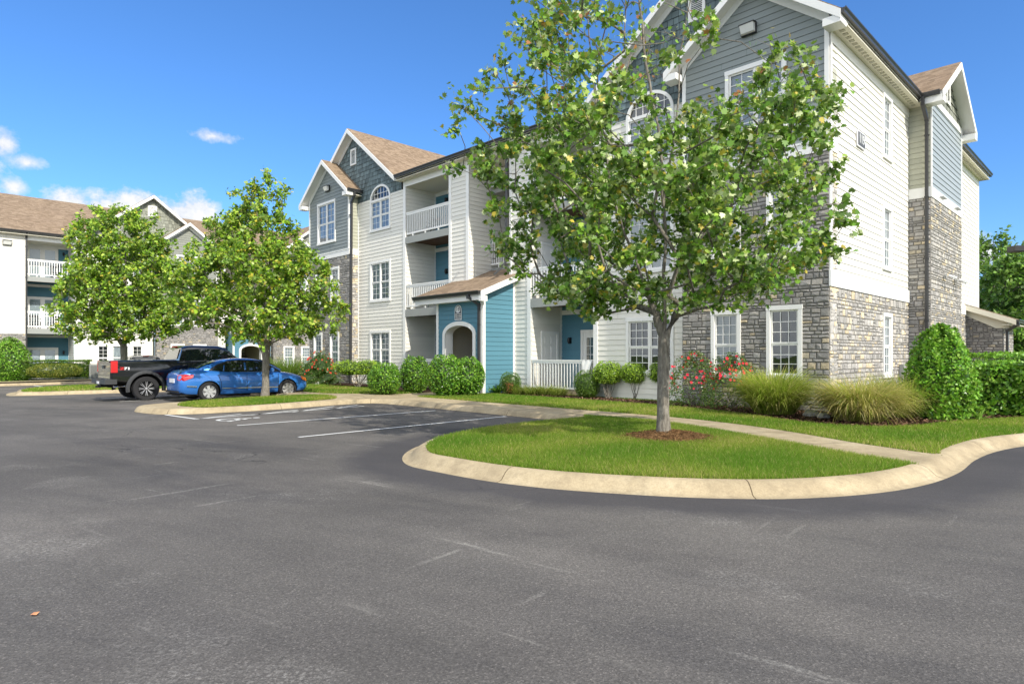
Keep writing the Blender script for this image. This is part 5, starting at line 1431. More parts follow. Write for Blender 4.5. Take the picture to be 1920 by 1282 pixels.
def make_tree(name, label, loc, trunk, leaders, targets, seed, leaves_per=42, size=.13, tmpl=MAPLE, palette=None, weights=None, group=None, trunk_r=.11, twig=.42, sparse_above=None, mat='leaf', dead=0, r_tip=.006, cat='tree', step=.32):
    rng = np.random.default_rng(seed)
    root = empty(name, loc, 0, label, cat, group)
    nodes, par, tips = skeleton(rng, trunk, leaders, targets, step)
    POS = []; DIR = []; NOR = []; SZ = []; extra = []
    tip_p = nodes[tips]; base_p = nodes[par[tips]]
    for p, b in zip(tip_p, base_p):
        d0 = p - b; d0 = d0 / (np.linalg.norm(d0) + 1e-9)
        nl = leaves_per
        if sparse_above:
            z_s, fac = sparse_above
            if p[2] > z_s and math.hypot(p[0] - .3, p[1]) < 2.0: nl = int(nl * fac)
            elif p[2] > z_s: nl = int(nl * (fac + .35))
        nl = max(3, int(nl * rng.uniform(.55, 1.35)))
        # leaves sit on a few short shoots, in overlapping sprays
        ns = rng.integers(3, 6)
        for s_ in range(ns):
            dd = unit((d0 + rng.normal(0, .75, 3) + np.array([0, 0, .18]))[None])[0]; ln = twig * rng.uniform(.5, 1.3)
            m = max(1, nl // ns); u = rng.uniform(.1, 1, m)[:, None]
            q = p + dd * ln * u + rng.normal(0, .06 * twig / .42, (m, 3))
            POS.append(q); side = rng.normal(0, 1, (m, 3)); DIR.append(dd * .5 + side * .8 + np.array([0, 0, -.25])); NOR.append(rng.normal(0, .62, (m, 3)) + np.array([.12, -.35, .75]))
            SZ.append(rng.uniform(.6, 1.15, m) * size); extra.append((p, p + dd * ln))
    pos = np.concatenate(POS); n = len(pos); direc = np.concatenate(DIR); nor = np.concatenate(NOR); sz = np.concatenate(SZ)
    cols = pick(rng, n, palette, weights)
    # a few brown leaves
    if dead:
        k = (rng.random(n) < dead) & (pos[:, 2] > (sparse_above[0] if sparse_above else 0)); cols[k] = np.array([.38, .15, .06]) * rng.uniform(.7, 1.2, (k.sum(), 1))
    cr = bpy.data.objects.new('crown', leaf_mesh('crown', pos, direc, nor, sz, cols, tmpl, M[mat])); COL.objects.link(cr); cr.parent = root
    me = limb_mesh(nodes, par, 'trunk', r_tip=r_tip, trunk_r=trunk_r)
    # thin shoots joined to the limbs
    V_ = []; F_ = []
    for a, b in extra:
        d = b - a; x = np.cross(d, [0.1, .3, 1]); x = x / (np.linalg.norm(x) + 1e-9) * r_tip * .55; y = np.cross(d / (np.linalg.norm(d) + 1e-9), x); i = len(V_)
        V_ += [a + x, a - x * .5 + y, a - x * .5 - y, b]; F_ += [(i, i + 1, i + 3), (i + 1, i + 2, i + 3), (i + 2, i, i + 3)]
    bm = bmesh.new(); bm.from_mesh(me); vs = [bm.verts.new(tuple(v)) for v in V_]
    for f in F_: bm.faces.new([vs[k] for k in f])
    bm.to_mesh(me); bm.free()
    tr = bpy.data.objects.new('trunk', me); COL.objects.link(tr); tr.parent = root
    return root
GREENS = [(.115, .25, .022), (.17, .33, .03), (.05, .115, .012), (.30, .43, .06), (.68, .76, .40), (.54, .44, .06)]
# hero maple on the grass island
rows = [(2.15, -.8, .7), (2.45, -2.0, 2.3), (2.75, -2.5, 2.9), (3.3, -2.9, 3.35), (3.9, -2.85, 3.4), (4.5, -3.25, 3.2), (5.0, -3.45, 3.1), (5.5, -3.2, 3.1), (5.9, -2.95, 2.8), (6.3, -2.75, 1.9), (6.7, -2.5, 1.0), (7.3, -2.1, .9), (7.9, -1.8, 1.0), (8.4, -1.5, .8), (9.2, -.8, .4)]
rng = np.random.default_rng(3)
tg = crown_targets(rng, 660, rows, .92, inner=.12)
tg[:, 0] -= .38; tg = tg[~((tg[:, 2] > 5.2) & (tg[:, 0] > -1.1) & (tg[:, 0] < 1.0) & (rng.random(len(tg)) < .5))]
make_tree('maple_tree', 'tall airy maple on the front grass island, forked trunk in straw mulch', (2.65, 11.02, .15),
          [(0, 0, 0), (-.01, 0, .9), (.0, 0, 1.72)], [[(-.12, .05, 2.1), (-.35, .15, 2.8), (-.75, .3, 4.0), (-1.1, .3, 5.6), (-1.3, .2, 7.4)], [(.02, 0, 2.3), (.02, -.05, 3.6), (-.05, .05, 5.2), (-.3, .1, 6.6), (-.5, 0, 8.6)], [(.18, -.05, 2.1), (.45, -.1, 2.7), (1.0, -.2, 3.7), (1.5, -.2, 5.0), (1.8, 0, 6.2)], [(.0, 0, 4.2), (.25, .2, 5.4), (.35, .3, 6.8), (.6, .2, 8.2)]],
          tg, 5, leaves_per=72, size=.100, palette=GREENS, weights=[4, 4, 3.5, 3, 1.8, .8], sparse_above=(5.6, .22), dead=.07, trunk_r=.106, twig=.34)
G2 = [(.17, .33, .02), (.28, .44, .03), (.08, .17, .015), (.44, .56, .08), (.50, .42, .05)]
rows2 = [(1.9, -.6, .9), (2.3, -2.2, 2.6), (2.9, -3.0, 2.85), (3.6, -3.2, 2.75), (4.3, -3.1, 2.3), (4.8, -2.6, 1.8), (5.2, -2.1, 1.3), (5.6, -2.0, 1.25), (6.1, -1.9, 1.15), (6.6, -1.3, 1.0), (7.1, -1.1, .7), (7.6, -.7, .4)]
rng = np.random.default_rng(8)
make_tree('maple_tree', 'mid sized bushy maple on the small island right beside the blue sedan', (-8.61, 22.01, .14),
          [(0, 0, 0), (.02, 0, .9), (.0, 0, 1.55)], [[(0, 0, 3), (-.1, .1, 5.0), (-.2, 0, 7.2)], [(.5, .1, 2.4), (1.3, .2, 3.3)], [(-.5, -.1, 2.5), (-1.6, 0, 3.6)]],
          crown_targets(rng, 420, rows2, .85, inner=.1), 21, leaves_per=78, size=.125, tmpl=MAPLE_S, palette=G2, weights=[4, 4, 3.5, 2.5, .9], trunk_r=.12, twig=.38)
rows3 = [(2.3, -.8, .8), (2.8, -2.8, 2.7), (3.5, -3.3, 3.1), (4.4, -3.2, 2.9), (5.3, -3.1, 2.7), (6.3, -2.8, 2.3), (7.2, -2.9, 2.2), (8.0, -2.5, 1.7), (8.5, -1.9, 1.5), (9.0, -1.2, 1.2)]
rng = np.random.default_rng(12)
make_tree('maple_tree', 'round headed maple at the left, behind the black pickup tailgate', (-20.3, 33.0, .0),
          [(0, 0, 0), (.02, 0, 1.2), (.0, 0, 2.1)], [[(0, 0, 3.5), (.1, .1, 6.0), (.0, 0, 8.4)], [(.6, .1, 3.0), (1.6, .2, 4.4)], [(-.6, -.1, 3.0), (-1.8, 0, 4.6)]],
          crown_targets(rng, 430, rows3, .85, inner=.1), 31, leaves_per=78, size=.165, tmpl=MAPLE_S, palette=G2, weights=[4, 4, 3.8, 2.5, .6], trunk_r=.16, twig=.5, step=.4)
# trees beyond the building at the right
G3 = [(.10, .22, .03), (.16, .31, .04), (.26, .42, .06), (.06, .14, .02)]
def far_tree(px, Y, zt, hw, seed, label, h0=1.0, conic=.6, tip=.25, leaf=.34, n=230, name='broadleaf_tree'):
    X = (px - 960) / F * Y; rng = np.random.default_rng(seed)
    r_ = [(h0, -hw * .8, hw * .8), (h0 + (zt - h0) * .25, -hw, hw), (h0 + (zt - h0) * conic, -hw * .72, hw * .72), (h0 + (zt - h0) * .85, -hw * tip * 1.6, hw * tip * 1.5), (zt, -hw * tip * .5, hw * tip * .5)]
    make_tree(name, label, (X, Y, 0), [(0, 0, 0), (0, 0, h0)], [[(0, 0, zt * .5), (0, 0, zt * .93)]], crown_targets(rng, n, r_, .9, inner=.05), seed, leaves_per=55, size=leaf, tmpl=QUAD, palette=G3, weights=[4, 4, 2, 2], trunk_r=.18, twig=.8, step=.7, r_tip=.012)
far_tree(1863, 44, 10.4, 3.2, 41, 'tall dark green tree with a pointed top, just right of the big building')
far_tree(1916, 40, 8.0, 2.6, 42, 'dark green tree cut by the right edge of the photo, beyond the hedge', conic=.7, tip=.5)
far_tree(1975, 52, 9.5, 4.0, 43, 'dark tree standing behind the lamp post past the right edge', conic=.7, tip=.4, n=120)
far_tree(1880, 62, 7.2, 4.4, 44, 'low broad tree farther back at right, filling the gap under the pointed tree', conic=.75, tip=.6, n=200)

# ------------------------------------------------------------------ shrubs
def shrub(name, label, cat, loc, rx, ry, h, shape='ball', n=3500, leaf=.045, pal=None, wts=None, lump=.12, z0=.0, stems=0, tmpl=OVAL, seed=1, flowers=0, fcol=(.62, .012, .04), group=None, rz=0, mat='leaf_shrub', up=.3, core=True, orange=0, fsize=.05):
    rng = np.random.default_rng(seed + 1000); root = empty(name, loc, rz, label, cat, group)
    def radius(th, t):
        """t in 0..1 height; returns horizontal radius factor"""
        if shape == 'ball': return np.sqrt(np.maximum(0, 1 - (2 * t - 1) ** 2 * .96)) ** .8
        if shape == 'cone': return np.clip((1 - t ** 3.0) ** .52, 0, 1) * (.74 + .26 * np.minimum(1, t / .3))
        if shape == 'box': return np.clip((1 - t ** 40), 0, 1) ** .5 * (.93 + .07 * np.minimum(1, t / .1))
        if shape == 'dome': return np.sqrt(np.maximum(0, 1 - t ** 2.6)) * (.86 + .14 * np.minimum(1, t / .2))
        if shape == 'top': return np.sqrt(np.maximum(0, 1 - (2 * t - 1) ** 2 * .96)) ** .7
    def surf(th, t, sc_):
        c, s = np.cos(th), np.sin(th)
        if shape == 'box': k = 1 / np.maximum(np.abs(c) ** 5 + np.abs(s) ** 5, 1e-6) ** .2
        else: k = 1
        lump_ = 1 + lump * (np.sin(3 * th + 5 * t + seed) * .5 + np.sin(7 * th - 9 * t + seed * 2) * .35 + np.sin(13 * th + 17 * t) * .25)
        r = radius(th, t) * k * lump_ * sc_
        return np.stack([c * r * rx, s * r * ry, z0 + t * h * (1 + .5 * lump * np.sin(5 * th + seed) * t)], 1)
    nt = int(n * (.45 if shape == 'box' else .12))
    th = rng.uniform(0, 2 * math.pi, n); t = rng.beta(1.15, 1.15, n) if shape in ('ball', 'top') else rng.uniform(0.0, 1, n) ** 1.1
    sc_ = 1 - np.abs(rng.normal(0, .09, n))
    if shape == 'box': t[:nt] = 1 - np.abs(rng.normal(0, .015, nt)); sc_[:nt] = np.sqrt(rng.uniform(0, 1, nt)) / np.maximum(radius(th[:nt], t[:nt]), .2) * .98; t[:nt] = np.minimum(t[:nt], .99)
    if shape == 'dome' or shape == 'cone': t[:nt] = 1 - rng.uniform(0, .15, nt); sc_[:nt] = np.sqrt(rng.uniform(0, 1, nt))
    p = surf(th, t, sc_)
    if shape == 'box': p[:nt, 0] = np.clip(p[:nt, 0], -rx, rx); p[:nt, 1] = np.clip(p[:nt, 1], -ry, ry); p[:nt, 2] = z0 + h * (1 - np.abs(rng.normal(0, .02, nt)) + lump * .25 * np.sin(p[:nt, 0] * 3 + seed) * 1)
    ctr = np.array([0, 0, z0 + h * .45]); out = unit((p - ctr) / np.array([rx, ry, h * .6]))
    nor = out + rng.normal(0, .45, (n, 3)); direc = rng.normal(0, 1, (n, 3)) + out * .6 + np.array([0, 0, up])
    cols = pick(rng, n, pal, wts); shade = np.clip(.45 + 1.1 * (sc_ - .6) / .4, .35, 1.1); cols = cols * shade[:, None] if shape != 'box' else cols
    if orange: k = (np.abs(th - 4.6) < .35) & (np.abs(t - .3) < .25); cols[k] = np.array([.45, .14, .05]) * rng.uniform(.7, 1.2, (k.sum(), 1))
    sz = rng.uniform(.65, 1.2, n) * leaf
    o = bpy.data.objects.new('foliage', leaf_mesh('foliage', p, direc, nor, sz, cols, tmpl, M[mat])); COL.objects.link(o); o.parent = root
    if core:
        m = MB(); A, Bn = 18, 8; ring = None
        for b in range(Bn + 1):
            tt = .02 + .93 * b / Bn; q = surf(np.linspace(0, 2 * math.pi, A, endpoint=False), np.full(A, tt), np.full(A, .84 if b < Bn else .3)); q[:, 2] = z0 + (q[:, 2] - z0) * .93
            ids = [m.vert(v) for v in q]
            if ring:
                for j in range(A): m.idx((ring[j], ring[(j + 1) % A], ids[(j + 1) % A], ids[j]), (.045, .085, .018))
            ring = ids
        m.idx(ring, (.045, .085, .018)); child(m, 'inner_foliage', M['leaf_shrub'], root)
    if stems:
        m = MB()
        for k in range(stems):
            a = rng.uniform(0, 6.28); r1 = rng.uniform(.2, .75); b = (rx * r1 * math.cos(a), ry * r1 * math.sin(a), z0 + h * .25); a0 = (rng.uniform(-.08, .08), rng.uniform(-.08, .08), 0)
            mid = ((a0[0] + b[0]) * .5 + rng.uniform(-.05, .05), (a0[1] + b[1]) * .5, b[2] * .5); m.tube([a0, mid, b], [.014, .010, .006], 5)
        child(m, 'stems', M['bark'], root)
    if flowers:
        for k in range(flowers):
            m = MB()
            a = rng.uniform(0, 6.28); tt = rng.uniform(.35, 1.0); q = surf(np.array([a]), np.array([tt]), np.array([1.04]))[0]
            s_ = fsize * rng.uniform(.6, 1.2); c_ = tuple(np.array(fcol) * rng.uniform(.7, 1.25))
            for j in range(5):
                an = j * 1.257 + k; v = Vector((math.cos(an), math.sin(an) * .3 - .2, math.sin(an))) * s_; w_ = Vector((math.cos(an + 1.1), math.sin(an + 1.1) * .3 - .2, math.sin(an + 1.1))) * s_ * .9
                qv = Vector(q); m.face([qv, qv + v * .6, qv + (v + w_) * .55, qv + w_ * .6], c_)
            child(m, 'blossom', M['petal'], root)
    return root
def petal():
    m, nt = mat_new('petal'); p = principled(nt, .6, .2); a = N(nt, 'ShaderNodeAttribute', attribute_name='Col'); L(nt, a.outputs['Color'], p.inputs['Base Color']); return m
M['petal'] = petal()
LAUREL = ([(.08, .22, .02), (.15, .34, .03), (.27, .46, .05), (.05, .11, .015)], [3, 4, 3, 1.5])
LIME = ([(.30, .48, .04), (.42, .58, .06), (.17, .30, .03)], [4, 3, 2]); BOX_ = ([(.10, .20, .02), (.17, .28, .03), (.055, .11, .015)], [4, 3, 2])
BRIGHT = ([(.13, .32, .025), (.22, .44, .04), (.36, .56, .09), (.055, .15, .015)], [4, 4, 2, 1.5])
def P(px, Y): return ((px - 960) / F * Y, Y)
def sh(px, Y, z=.16): x, y = P(px, Y); return (x, y, z)
shrub('laurel_shrub', 'glossy rounded laurel, leftmost of the four before the teal porch', 'shrub', sh(721, 23.2), .60, .58, 1.10, 'ball', 3600, .075, *LAUREL, seed=2, lump=.09)
shrub('laurel_shrub', 'glossy upright laurel shrub set back, second from the left before the teal porch', 'shrub', sh(778, 24.2), .56, .55, 1.34, 'ball', 3600, .075, *LAUREL, seed=3, lump=.10)
shrub('laurel_shrub', 'largest glossy laurel shrub, in front of the arch of the teal porch', 'shrub', sh(836, 22.3), .66, .62, 1.40, 'ball', 4600, .075, *LAUREL, seed=4, lump=.08)
shrub('laurel_shrub', 'glossy laurel against the white corner of the teal porch, rightmost of the four', 'shrub', sh(878, 22.5), .56, .55, 1.32, 'ball', 3800, .075, *LAUREL, seed=5, lump=.08)
shrub('flat_topped_shrub', 'lime green flat topped shrub on bare stems under the left cream windows', 'shrub', sh(672, 28.2), 1.15, .6, .62, 'top', 3600, .06, *LIME, z0=.55, stems=16, seed=6, lump=.2)
shrub('clipped_box_bush', 'small clipped round bush with an orange patch beside the teal side wall', 'shrub', sh(957, 23.2), .40, .38, .80, 'ball', 3600, .032, *BOX_, seed=7, lump=.04, orange=1)
shrub('clipped_box_bush', 'dark clipped round bush at the right end of the white ground floor railing', 'shrub', sh(1101, 21.2), .46, .44, .92, 'ball', 4600, .032, *BOX_, seed=8, lump=.04)
shrub('topped_shrub', 'lime topped shrub on bare stems, next to the dark round bush', 'shrub', sh(1139, 20.9), .47, .42, .72, 'top', 3400, .045, *LIME, z0=.48, stems=16, seed=9, lump=.12)
shrub('topped_shrub', 'lime topped shrub on bare stems below the dark double window', 'shrub', sh(1191, 20.5), .47, .42, .66, 'top', 3200, .045, *LIME, z0=.52, stems=18, seed=10, lump=.12)
shrub('topped_shrub', 'lime topped shrub on bare stems, half hidden by the front maple trunk', 'shrub', sh(1241, 20.0), .44, .4, .62, 'top', 2600, .045, *LIME, z0=.56, stems=14, seed=11, lump=.14)
RL = ([(.06, .13, .03), (.11, .20, .045), (.19, .26, .06), (.20, .10, .06)], [4, 4, 2, 1])
shrub('rose_bush', 'red flowering rose bush left of the shaded stone corner window', 'rose bush', sh(1300, 18.0), .80, .7, 1.35, 'dome', 3800, .055, *RL, seed=12, lump=.3, flowers=60, stems=20, fsize=.05, core=False)
shrub('rose_bush', 'red flowering rose bush under the left stone bay window, beside the tall grass', 'rose bush', sh(1372, 17.2), .85, .7, 1.30, 'dome', 4200, .055, *RL, seed=13, lump=.3, flowers=80, stems=20, fsize=.05, core=False)
shrub('rose_bush', 'orange and red rose bush at the foot of the far left stone bay', 'rose bush', sh(600, 31.6, .12), .95, .8, 1.45, 'dome', 3000, .07, *RL, seed=14, lump=.35, flowers=70, stems=12, fcol=(.6, .05, .03), fsize=.055)
shrub('conical_shrub', 'tall bright green cone shaped shrub at the right stone wall', 'shrub', sh(1763, 14.3), .68, .66, 1.95, 'cone', 11000, .085, *BRIGHT, seed=15, lump=.17)
for i, (px, Y, rx, h, lab) in enumerate([(1872, 15.6, .78, 1.12, 'dense bright green hedge shrub just right of the cone shaped shrub'), (1935, 15.2, .75, 1.2, 'bright green hedge shrub cut by the right edge of the photo')]):
    shrub('hedge_shrub', lab, 'shrub', sh(px, Y), rx, .8, h, 'box', 7500, .10, *BRIGHT, seed=16 + i, lump=.16)
shrub('hedge_shrub', 'farther hedge shrub seen over the front ones at right', 'shrub', sh(1895, 18.5), 1.1, .7, 1.45, 'box', 7000, .08, *BRIGHT, seed=19, lump=.10)
# low liriope clump row and small plants
def grass_clump(name, label, cat, loc, n, length, spread, width, pal, wts, seed, droop=1.0, segs=5, base_r=.15, rx=1.0, ry=1.0, plume=0):
    rng = np.random.default_rng(seed); root = empty(name, loc, 0, label, cat)
    az = rng.uniform(0, 2 * math.pi, n); rr = np.sqrt(rng.uniform(0, 1, n)) * base_r; b = np.stack([rr * np.cos(az) * rx, rr * np.sin(az) * ry, np.zeros(n)], 1)
    a2 = az + rng.normal(0, .7, n); ln = length * rng.uniform(.55, 1.1, n); lean = np.abs(rng.normal(.45, .25, n)) * spread
    u = np.linspace(0, 1, segs + 1)
    bend = droop * rng.uniform(.6, 1.5, n)
    ang = lean[:, None] + bend[:, None] * u[None, :] ** 1.5 * 1.7          # from vertical
    seg = ln[:, None] / segs
    dx = np.sin(ang) * seg; dz = np.cos(ang) * seg
    cx_ = np.concatenate([np.zeros((n, 1)), np.cumsum(dx[:, :-1], 1)], 1); cz = np.concatenate([np.zeros((n, 1)), np.cumsum(dz[:, :-1], 1)], 1)
    c = np.stack([b[:, None, 0] + cx_ * np.cos(a2)[:, None] * rx, b[:, None, 1] + cx_ * np.sin(a2)[:, None] * ry, np.maximum(cz, .02)], 2)
    w = width * (1 - u ** 2 * .85)[None, :] * rng.uniform(.7, 1.3, n)[:, None]; s = np.stack([-np.sin(a2 + rng.normal(0, .6, n)), np.cos(a2), np.zeros(n)], 1)
    l = c - s[:, None, :] * w[..., None] / 2; r = c + s[:, None, :] * w[..., None] / 2
    v = np.stack([l, r], 2).reshape(n, -1, 3); k = (segs + 1) * 2; idx = []
    for j in range(segs): idx += [2 * j, 2 * j + 1, 2 * j + 3, 2 * j + 2]
    idx = (np.array(idx)[None, :] + (np.arange(n) * k)[:, None]).ravel()
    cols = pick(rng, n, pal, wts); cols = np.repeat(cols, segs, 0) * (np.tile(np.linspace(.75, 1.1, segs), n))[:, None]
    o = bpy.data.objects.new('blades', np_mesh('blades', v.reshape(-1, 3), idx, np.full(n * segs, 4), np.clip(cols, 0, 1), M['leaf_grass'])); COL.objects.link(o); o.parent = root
    return root
OG = ([(.36, .45, .06), (.50, .53, .11), (.22, .33, .035), (.64, .54, .22)], [4, 4, 2, 2])
OG2 = ([(.64, .52, .20), (.50, .49, .11), (.30, .39, .06), (.75, .62, .30)], [4, 3, 2, 3])
grass_clump('ornamental_grass', 'large arching green clump of ornamental grass under the dark stone bay window', 'ornamental grass', sh(1452, 15.4), 4600, 1.32, .80, .016, *OG, 51, droop=.85, base_r=.45, rx=1.0)
grass_clump('ornamental_grass', 'large tan and green clump of ornamental grass at the building corner', 'ornamental grass', sh(1612, 13.75), 5200, 1.18, .80, .015, *OG2, 52, droop=1.0, base_r=.45, rx=1.0)
grass_clump('ornamental_grass', 'greener clump of ornamental grass between the tan clump and the cone shaped shrub', 'ornamental grass', sh(1690, 14.6), 3200, 1.2, .80, .015, *OG, 53, droop=.9, base_r=.35)
grass_clump('ornamental_grass', 'soft green ornamental grass beyond the blue sedan nose', 'ornamental grass', sh(541, 33.5, .1), 1500, 1.65, .7, .02, [(.18, .30, .04), (.28, .38, .08), (.12, .2, .02)], [3, 3, 1], 54, droop=.7, base_r=.6)
YL = ([(.30, .34, .06), (.42, .42, .12), (.16, .24, .03)], [3, 2, 3])
for i, (px, Y) in enumerate([(975, 22.9), (999, 22.6), (1022, 22.5), (1046, 22.2)]):
    grass_clump('lilyturf_clump', ['low yellow green grassy clump right of the small round bush', 'low grassy clump second from the small round bush, below the railing', 'low grassy clump below the middle of the white railing', 'low grassy clump nearest the dark round bush'][i], 'border plant', sh(px, Y), 420, .55, 1.0, .012, *YL, 60 + i, droop=1.1, base_r=.25)
grass_clump('leafy_plant', 'small leafy green plant at the foot of the teal side wall', 'border plant', sh(932, 23.4), 60, .55, 1.0, .06, [(.10, .26, .03), (.2, .38, .06)], [1, 1], 66, droop=1.1, base_r=.08)
grass_clump('leafy_plant', 'tiny green weed on the mulch in front of the cone shaped shrub', 'border plant', sh(1836, 14.0), 30, .35, 1.3, .05, [(.2, .4, .05), (.3, .5, .1)], [1, 1], 67, droop=.9, base_r=.05)
# rocks between the two grasses
def rock(px, Y, r, seed, label):
    rnd = random.Random(seed); bm = bmesh.new(); bmesh.ops.create_icosphere(bm, subdivisions=2, radius=r)
    for v in bm.verts: v.co = v.co * rnd.uniform(.82, 1.12); v.co.z = max(v.co.z * .6, -r * .3)
    me = bpy.data.meshes.new('rock'); bm.to_mesh(me); bm.free(); me.materials.append(M['rock']); o = bpy.data.objects.new('rock', me); link(o); o.location = (*P(px, Y), .2); tag(o, label, 'rock')
mm, nt = mat_new('pale_rock'); p_ = principled(nt, .9, .2); L(nt, ramp(nt, noise(nt, objvec(nt), 12, 5), [(.3, (.22, .21, .19)), (.7, (.5, .48, .44))]), p_.inputs['Base Color']); M['rock'] = mm
rock(1521, 14.75, .20, 1, 'left pale rock between the two big grass clumps'); rock(1543, 14.3, .16, 2, 'right, lower pale rock between the two big grass clumps')
# far left planting
ol = ([(.20, .24, .03), (.28, .28, .05), (.12, .17, .02)], [3, 3, 2])
shrub('conical_shrub', 'bright green cone shaped shrub at the far left edge', 'shrub', sh(18, 40.3, .0), 1.25, 1.1, 2.55, 'cone', 6500, .11, *BRIGHT, seed=20, lump=.12)
q = B2P(2.75, -1.0); shrub('clipped_hedge', 'long clipped dark green hedge below the far left balconies', 'hedge', (q[0], q[1], .1), 1.85, .5, 1.12, 'box', 12000, .075, *BOX_, seed=21, lump=.05, rz=B2.rotation_euler[2])
q = B2P(2.6, -1.75); shrub('clipped_bush', 'low rounded olive yellow bush in front of the far left hedge', 'shrub', (q[0], q[1], .1), 1.50, .5, .92, 'ball', 5000, .07, *ol, seed=22, lump=.05, rz=B2.rotation_euler[2])
far = ([(.12, .17, .03), (.2, .2, .05)], [1, 1])

# ------------------------------------------------------------------ grass blades near the camera
def grass(name, poly, n, hmin, hmax, w, seed, z=.147, excl=None, weightfn=None):
    rng = np.random.default_rng(seed); P_ = np.array(poly); lo, hi = P_.min(0), P_.max(0)
    hi = np.minimum(hi, [16, 36]); pts = []
    tot = 0
    while tot < n:
        q = rng.uniform(lo, hi, (n, 2)); keep = inside(poly, q[:, 0], q[:, 1]) & ~((q[:, 0] > 5.9) & (q[:, 0] < 7.0) & (q[:, 1] < 9.25))
        if excl is not None: keep &= ~excl(q[:, 0], q[:, 1])
        if weightfn is not None: keep &= rng.random(n) < weightfn(q[:, 0], q[:, 1])
        q = q[keep]; pts.append(q); tot += len(q)
    q = np.concatenate(pts)[:n]
    zz = z + np.array([zg(x) for x in q[:, 0]]) if q[:, 0].min() < -8 else np.full(n, z)
    a = rng.uniform(0, 2 * math.pi, n); h = rng.uniform(hmin, hmax, n); lean = rng.normal(0, .45, (n, 2)) * h[:, None]
    far_ = np.hypot(q[:, 0], q[:, 1]); ww = w * (far_ / 9) ** .6
    base = np.column_stack([q, zz]); s = np.stack([np.cos(a), np.sin(a), 0 * a], 1) * (ww / 2)[:, None]
    tip = base + np.column_stack([lean, h]); v = np.stack([base - s, base + s, tip], 1).reshape(-1, 3)
    patch = .5 + .5 * np.sin(q[:, 0] * 1.7 + 2 * np.sin(q[:, 1] * .9)) * np.sin(q[:, 1] * 1.3 + 1.5 * np.sin(q[:, 0] * .7 + 1)); patch = patch + rng.normal(0, .22, n)
    if name == 'lawn_grass': patch = patch + .45 * np.exp(-(((q[:, 0] - 3.3) / 1.6) ** 2 + ((q[:, 1] - 10.4) / 1.0) ** 2)) + .25 * np.sin(q[:, 0] * .55 + 1.1 * q[:, 1]) 
    g1 = np.array([.13, .27, .022]); g2 = np.array([.30, .38, .05]); dry = np.array([.60, .48, .20])
    c = g1 + (g2 - g1) * np.clip(patch, 0, 1)[:, None]; k = rng.random(n) < (.08 + .45 * np.clip(patch - .6, 0, 1)); c[k] = dry * rng.uniform(.7, 1.2, (k.sum(), 1)); c = c * rng.uniform(.7, 1.3, (n, 1))
    o = bpy.data.objects.new(name, np_mesh(name, v, np.arange(n * 3), np.full(n, 3), np.clip(c, 0, 1), M['leaf_grass'])); link(o); o['kind'] = 'stuff'; o['label'] = name.replace('_', ' '); return o
ring = lambda x, y: np.hypot((x - 2.72) / .78, (y - 11.0) / .66) < 1
o = grass('lawn_grass', LAWN_ISLAND, 210000, .03, .075, .007, 1, excl=lambda x, y: np.hypot((x - 2.72) / .66, (y - 11.0) / .56) < 1); o['label'] = 'short mown grass covering the front island around the big maple'
bedpoly = bed + [AB(-.02, 20), AB(0, 0), AB(4.1, .1), AB(12, .5)]
o = grass('lawn_grass', LAWN_MAIN, 170000, .03, .075, .010, 2, excl=lambda x, y: inside(bedpoly, x, y) | (y > 24) | (x > 14)); o['label'] = 'mown strip of grass between the footpath and the planted bed'
o = grass('lawn_grass', GI2, 26000, .03, .08, .014, 3, z=.15); o['label'] = 'mown grass on the small island beside the blue sedan'
o = grass('lawn_grass', LAWN_LEFT[:5] + [AB(30, -1.6), AB(13.9, -2.2)], 40000, .03, .08, .02, 4); o['label'] = 'mown grass in front of the left stone bay'
o = grass('lawn_grass', GI3, 26000, .03, .09, .03, 5, z=.14); o['label'] = 'mown grass on the left island behind the pickup'
# mulch chips
rng = np.random.default_rng(77); q = rng.uniform([-1, 11.5], [14, 25], (90000, 2)); q = q[inside(bedpoly, q[:, 0], q[:, 1])][:16000]; n = len(q)
a = rng.uniform(0, 6.28, n); b = np.column_stack([q, np.full(n, .165)]); d = np.stack([np.cos(a), np.sin(a), rng.normal(0, .3, n)], 1) * rng.uniform(.03, .08, (n, 1)); s = np.stack([-np.sin(a), np.cos(a), rng.normal(0, .4, n)], 1) * .012
v = np.stack([b - s, b + s, b + d + s, b + d - s], 1); v[..., 2] += np.abs(rng.normal(0, .012, (n, 1))); cc = pick(rng, n, [(.06, .035, .02), (.15, .08, .05), (.24, .15, .10)], [3, 3, 1])
o = bpy.data.objects.new('mulch_chips', np_mesh('mulch_chips', v.reshape(-1, 3), np.arange(n * 4), np.full(n, 4), cc, M['petal'])); link(o); tag(o, 'loose brown bark chips scattered over the planted bed', kind='stuff')
# ------------------------------------------------------------------ vehicles (x forward, y left, z up)
def carpaint(name, col, metal=.35, rough=.25):
    m, nt = mat_new(name); p = principled(nt, rough, .5, metal); p.inputs['Coat Weight'].default_value = 1.0; p.inputs['Coat Roughness'].default_value = .03
    n = noise(nt, objvec(nt), 900, 1); c = mixc(nt, tuple(x * .8 for x in col), tuple(min(1, x * 1.25) for x in col), n); L(nt, c, p.inputs['Base Color']); return m
M['blue'] = carpaint('metallic_blue_paint', (.035, .19, .60), .35, .30); M['blackpaint'] = carpaint('black_paint', (.006, .007, .010), 0, .2); M['navypaint'] = carpaint('dark_navy_paint', (.01, .013, .03), 0, .2)
M['tyre'] = flat('tyre_rubber', (.022, .022, .024), .85, var=.25); M['rim'] = flat('silver_rim', (.62, .62, .63), .3, .55); M['rimdark'] = flat('black_rim', (.02, .02, .02), .35, .3); M['chrome'] = flat('chrome', (.75, .75, .76), .12, 1.0)
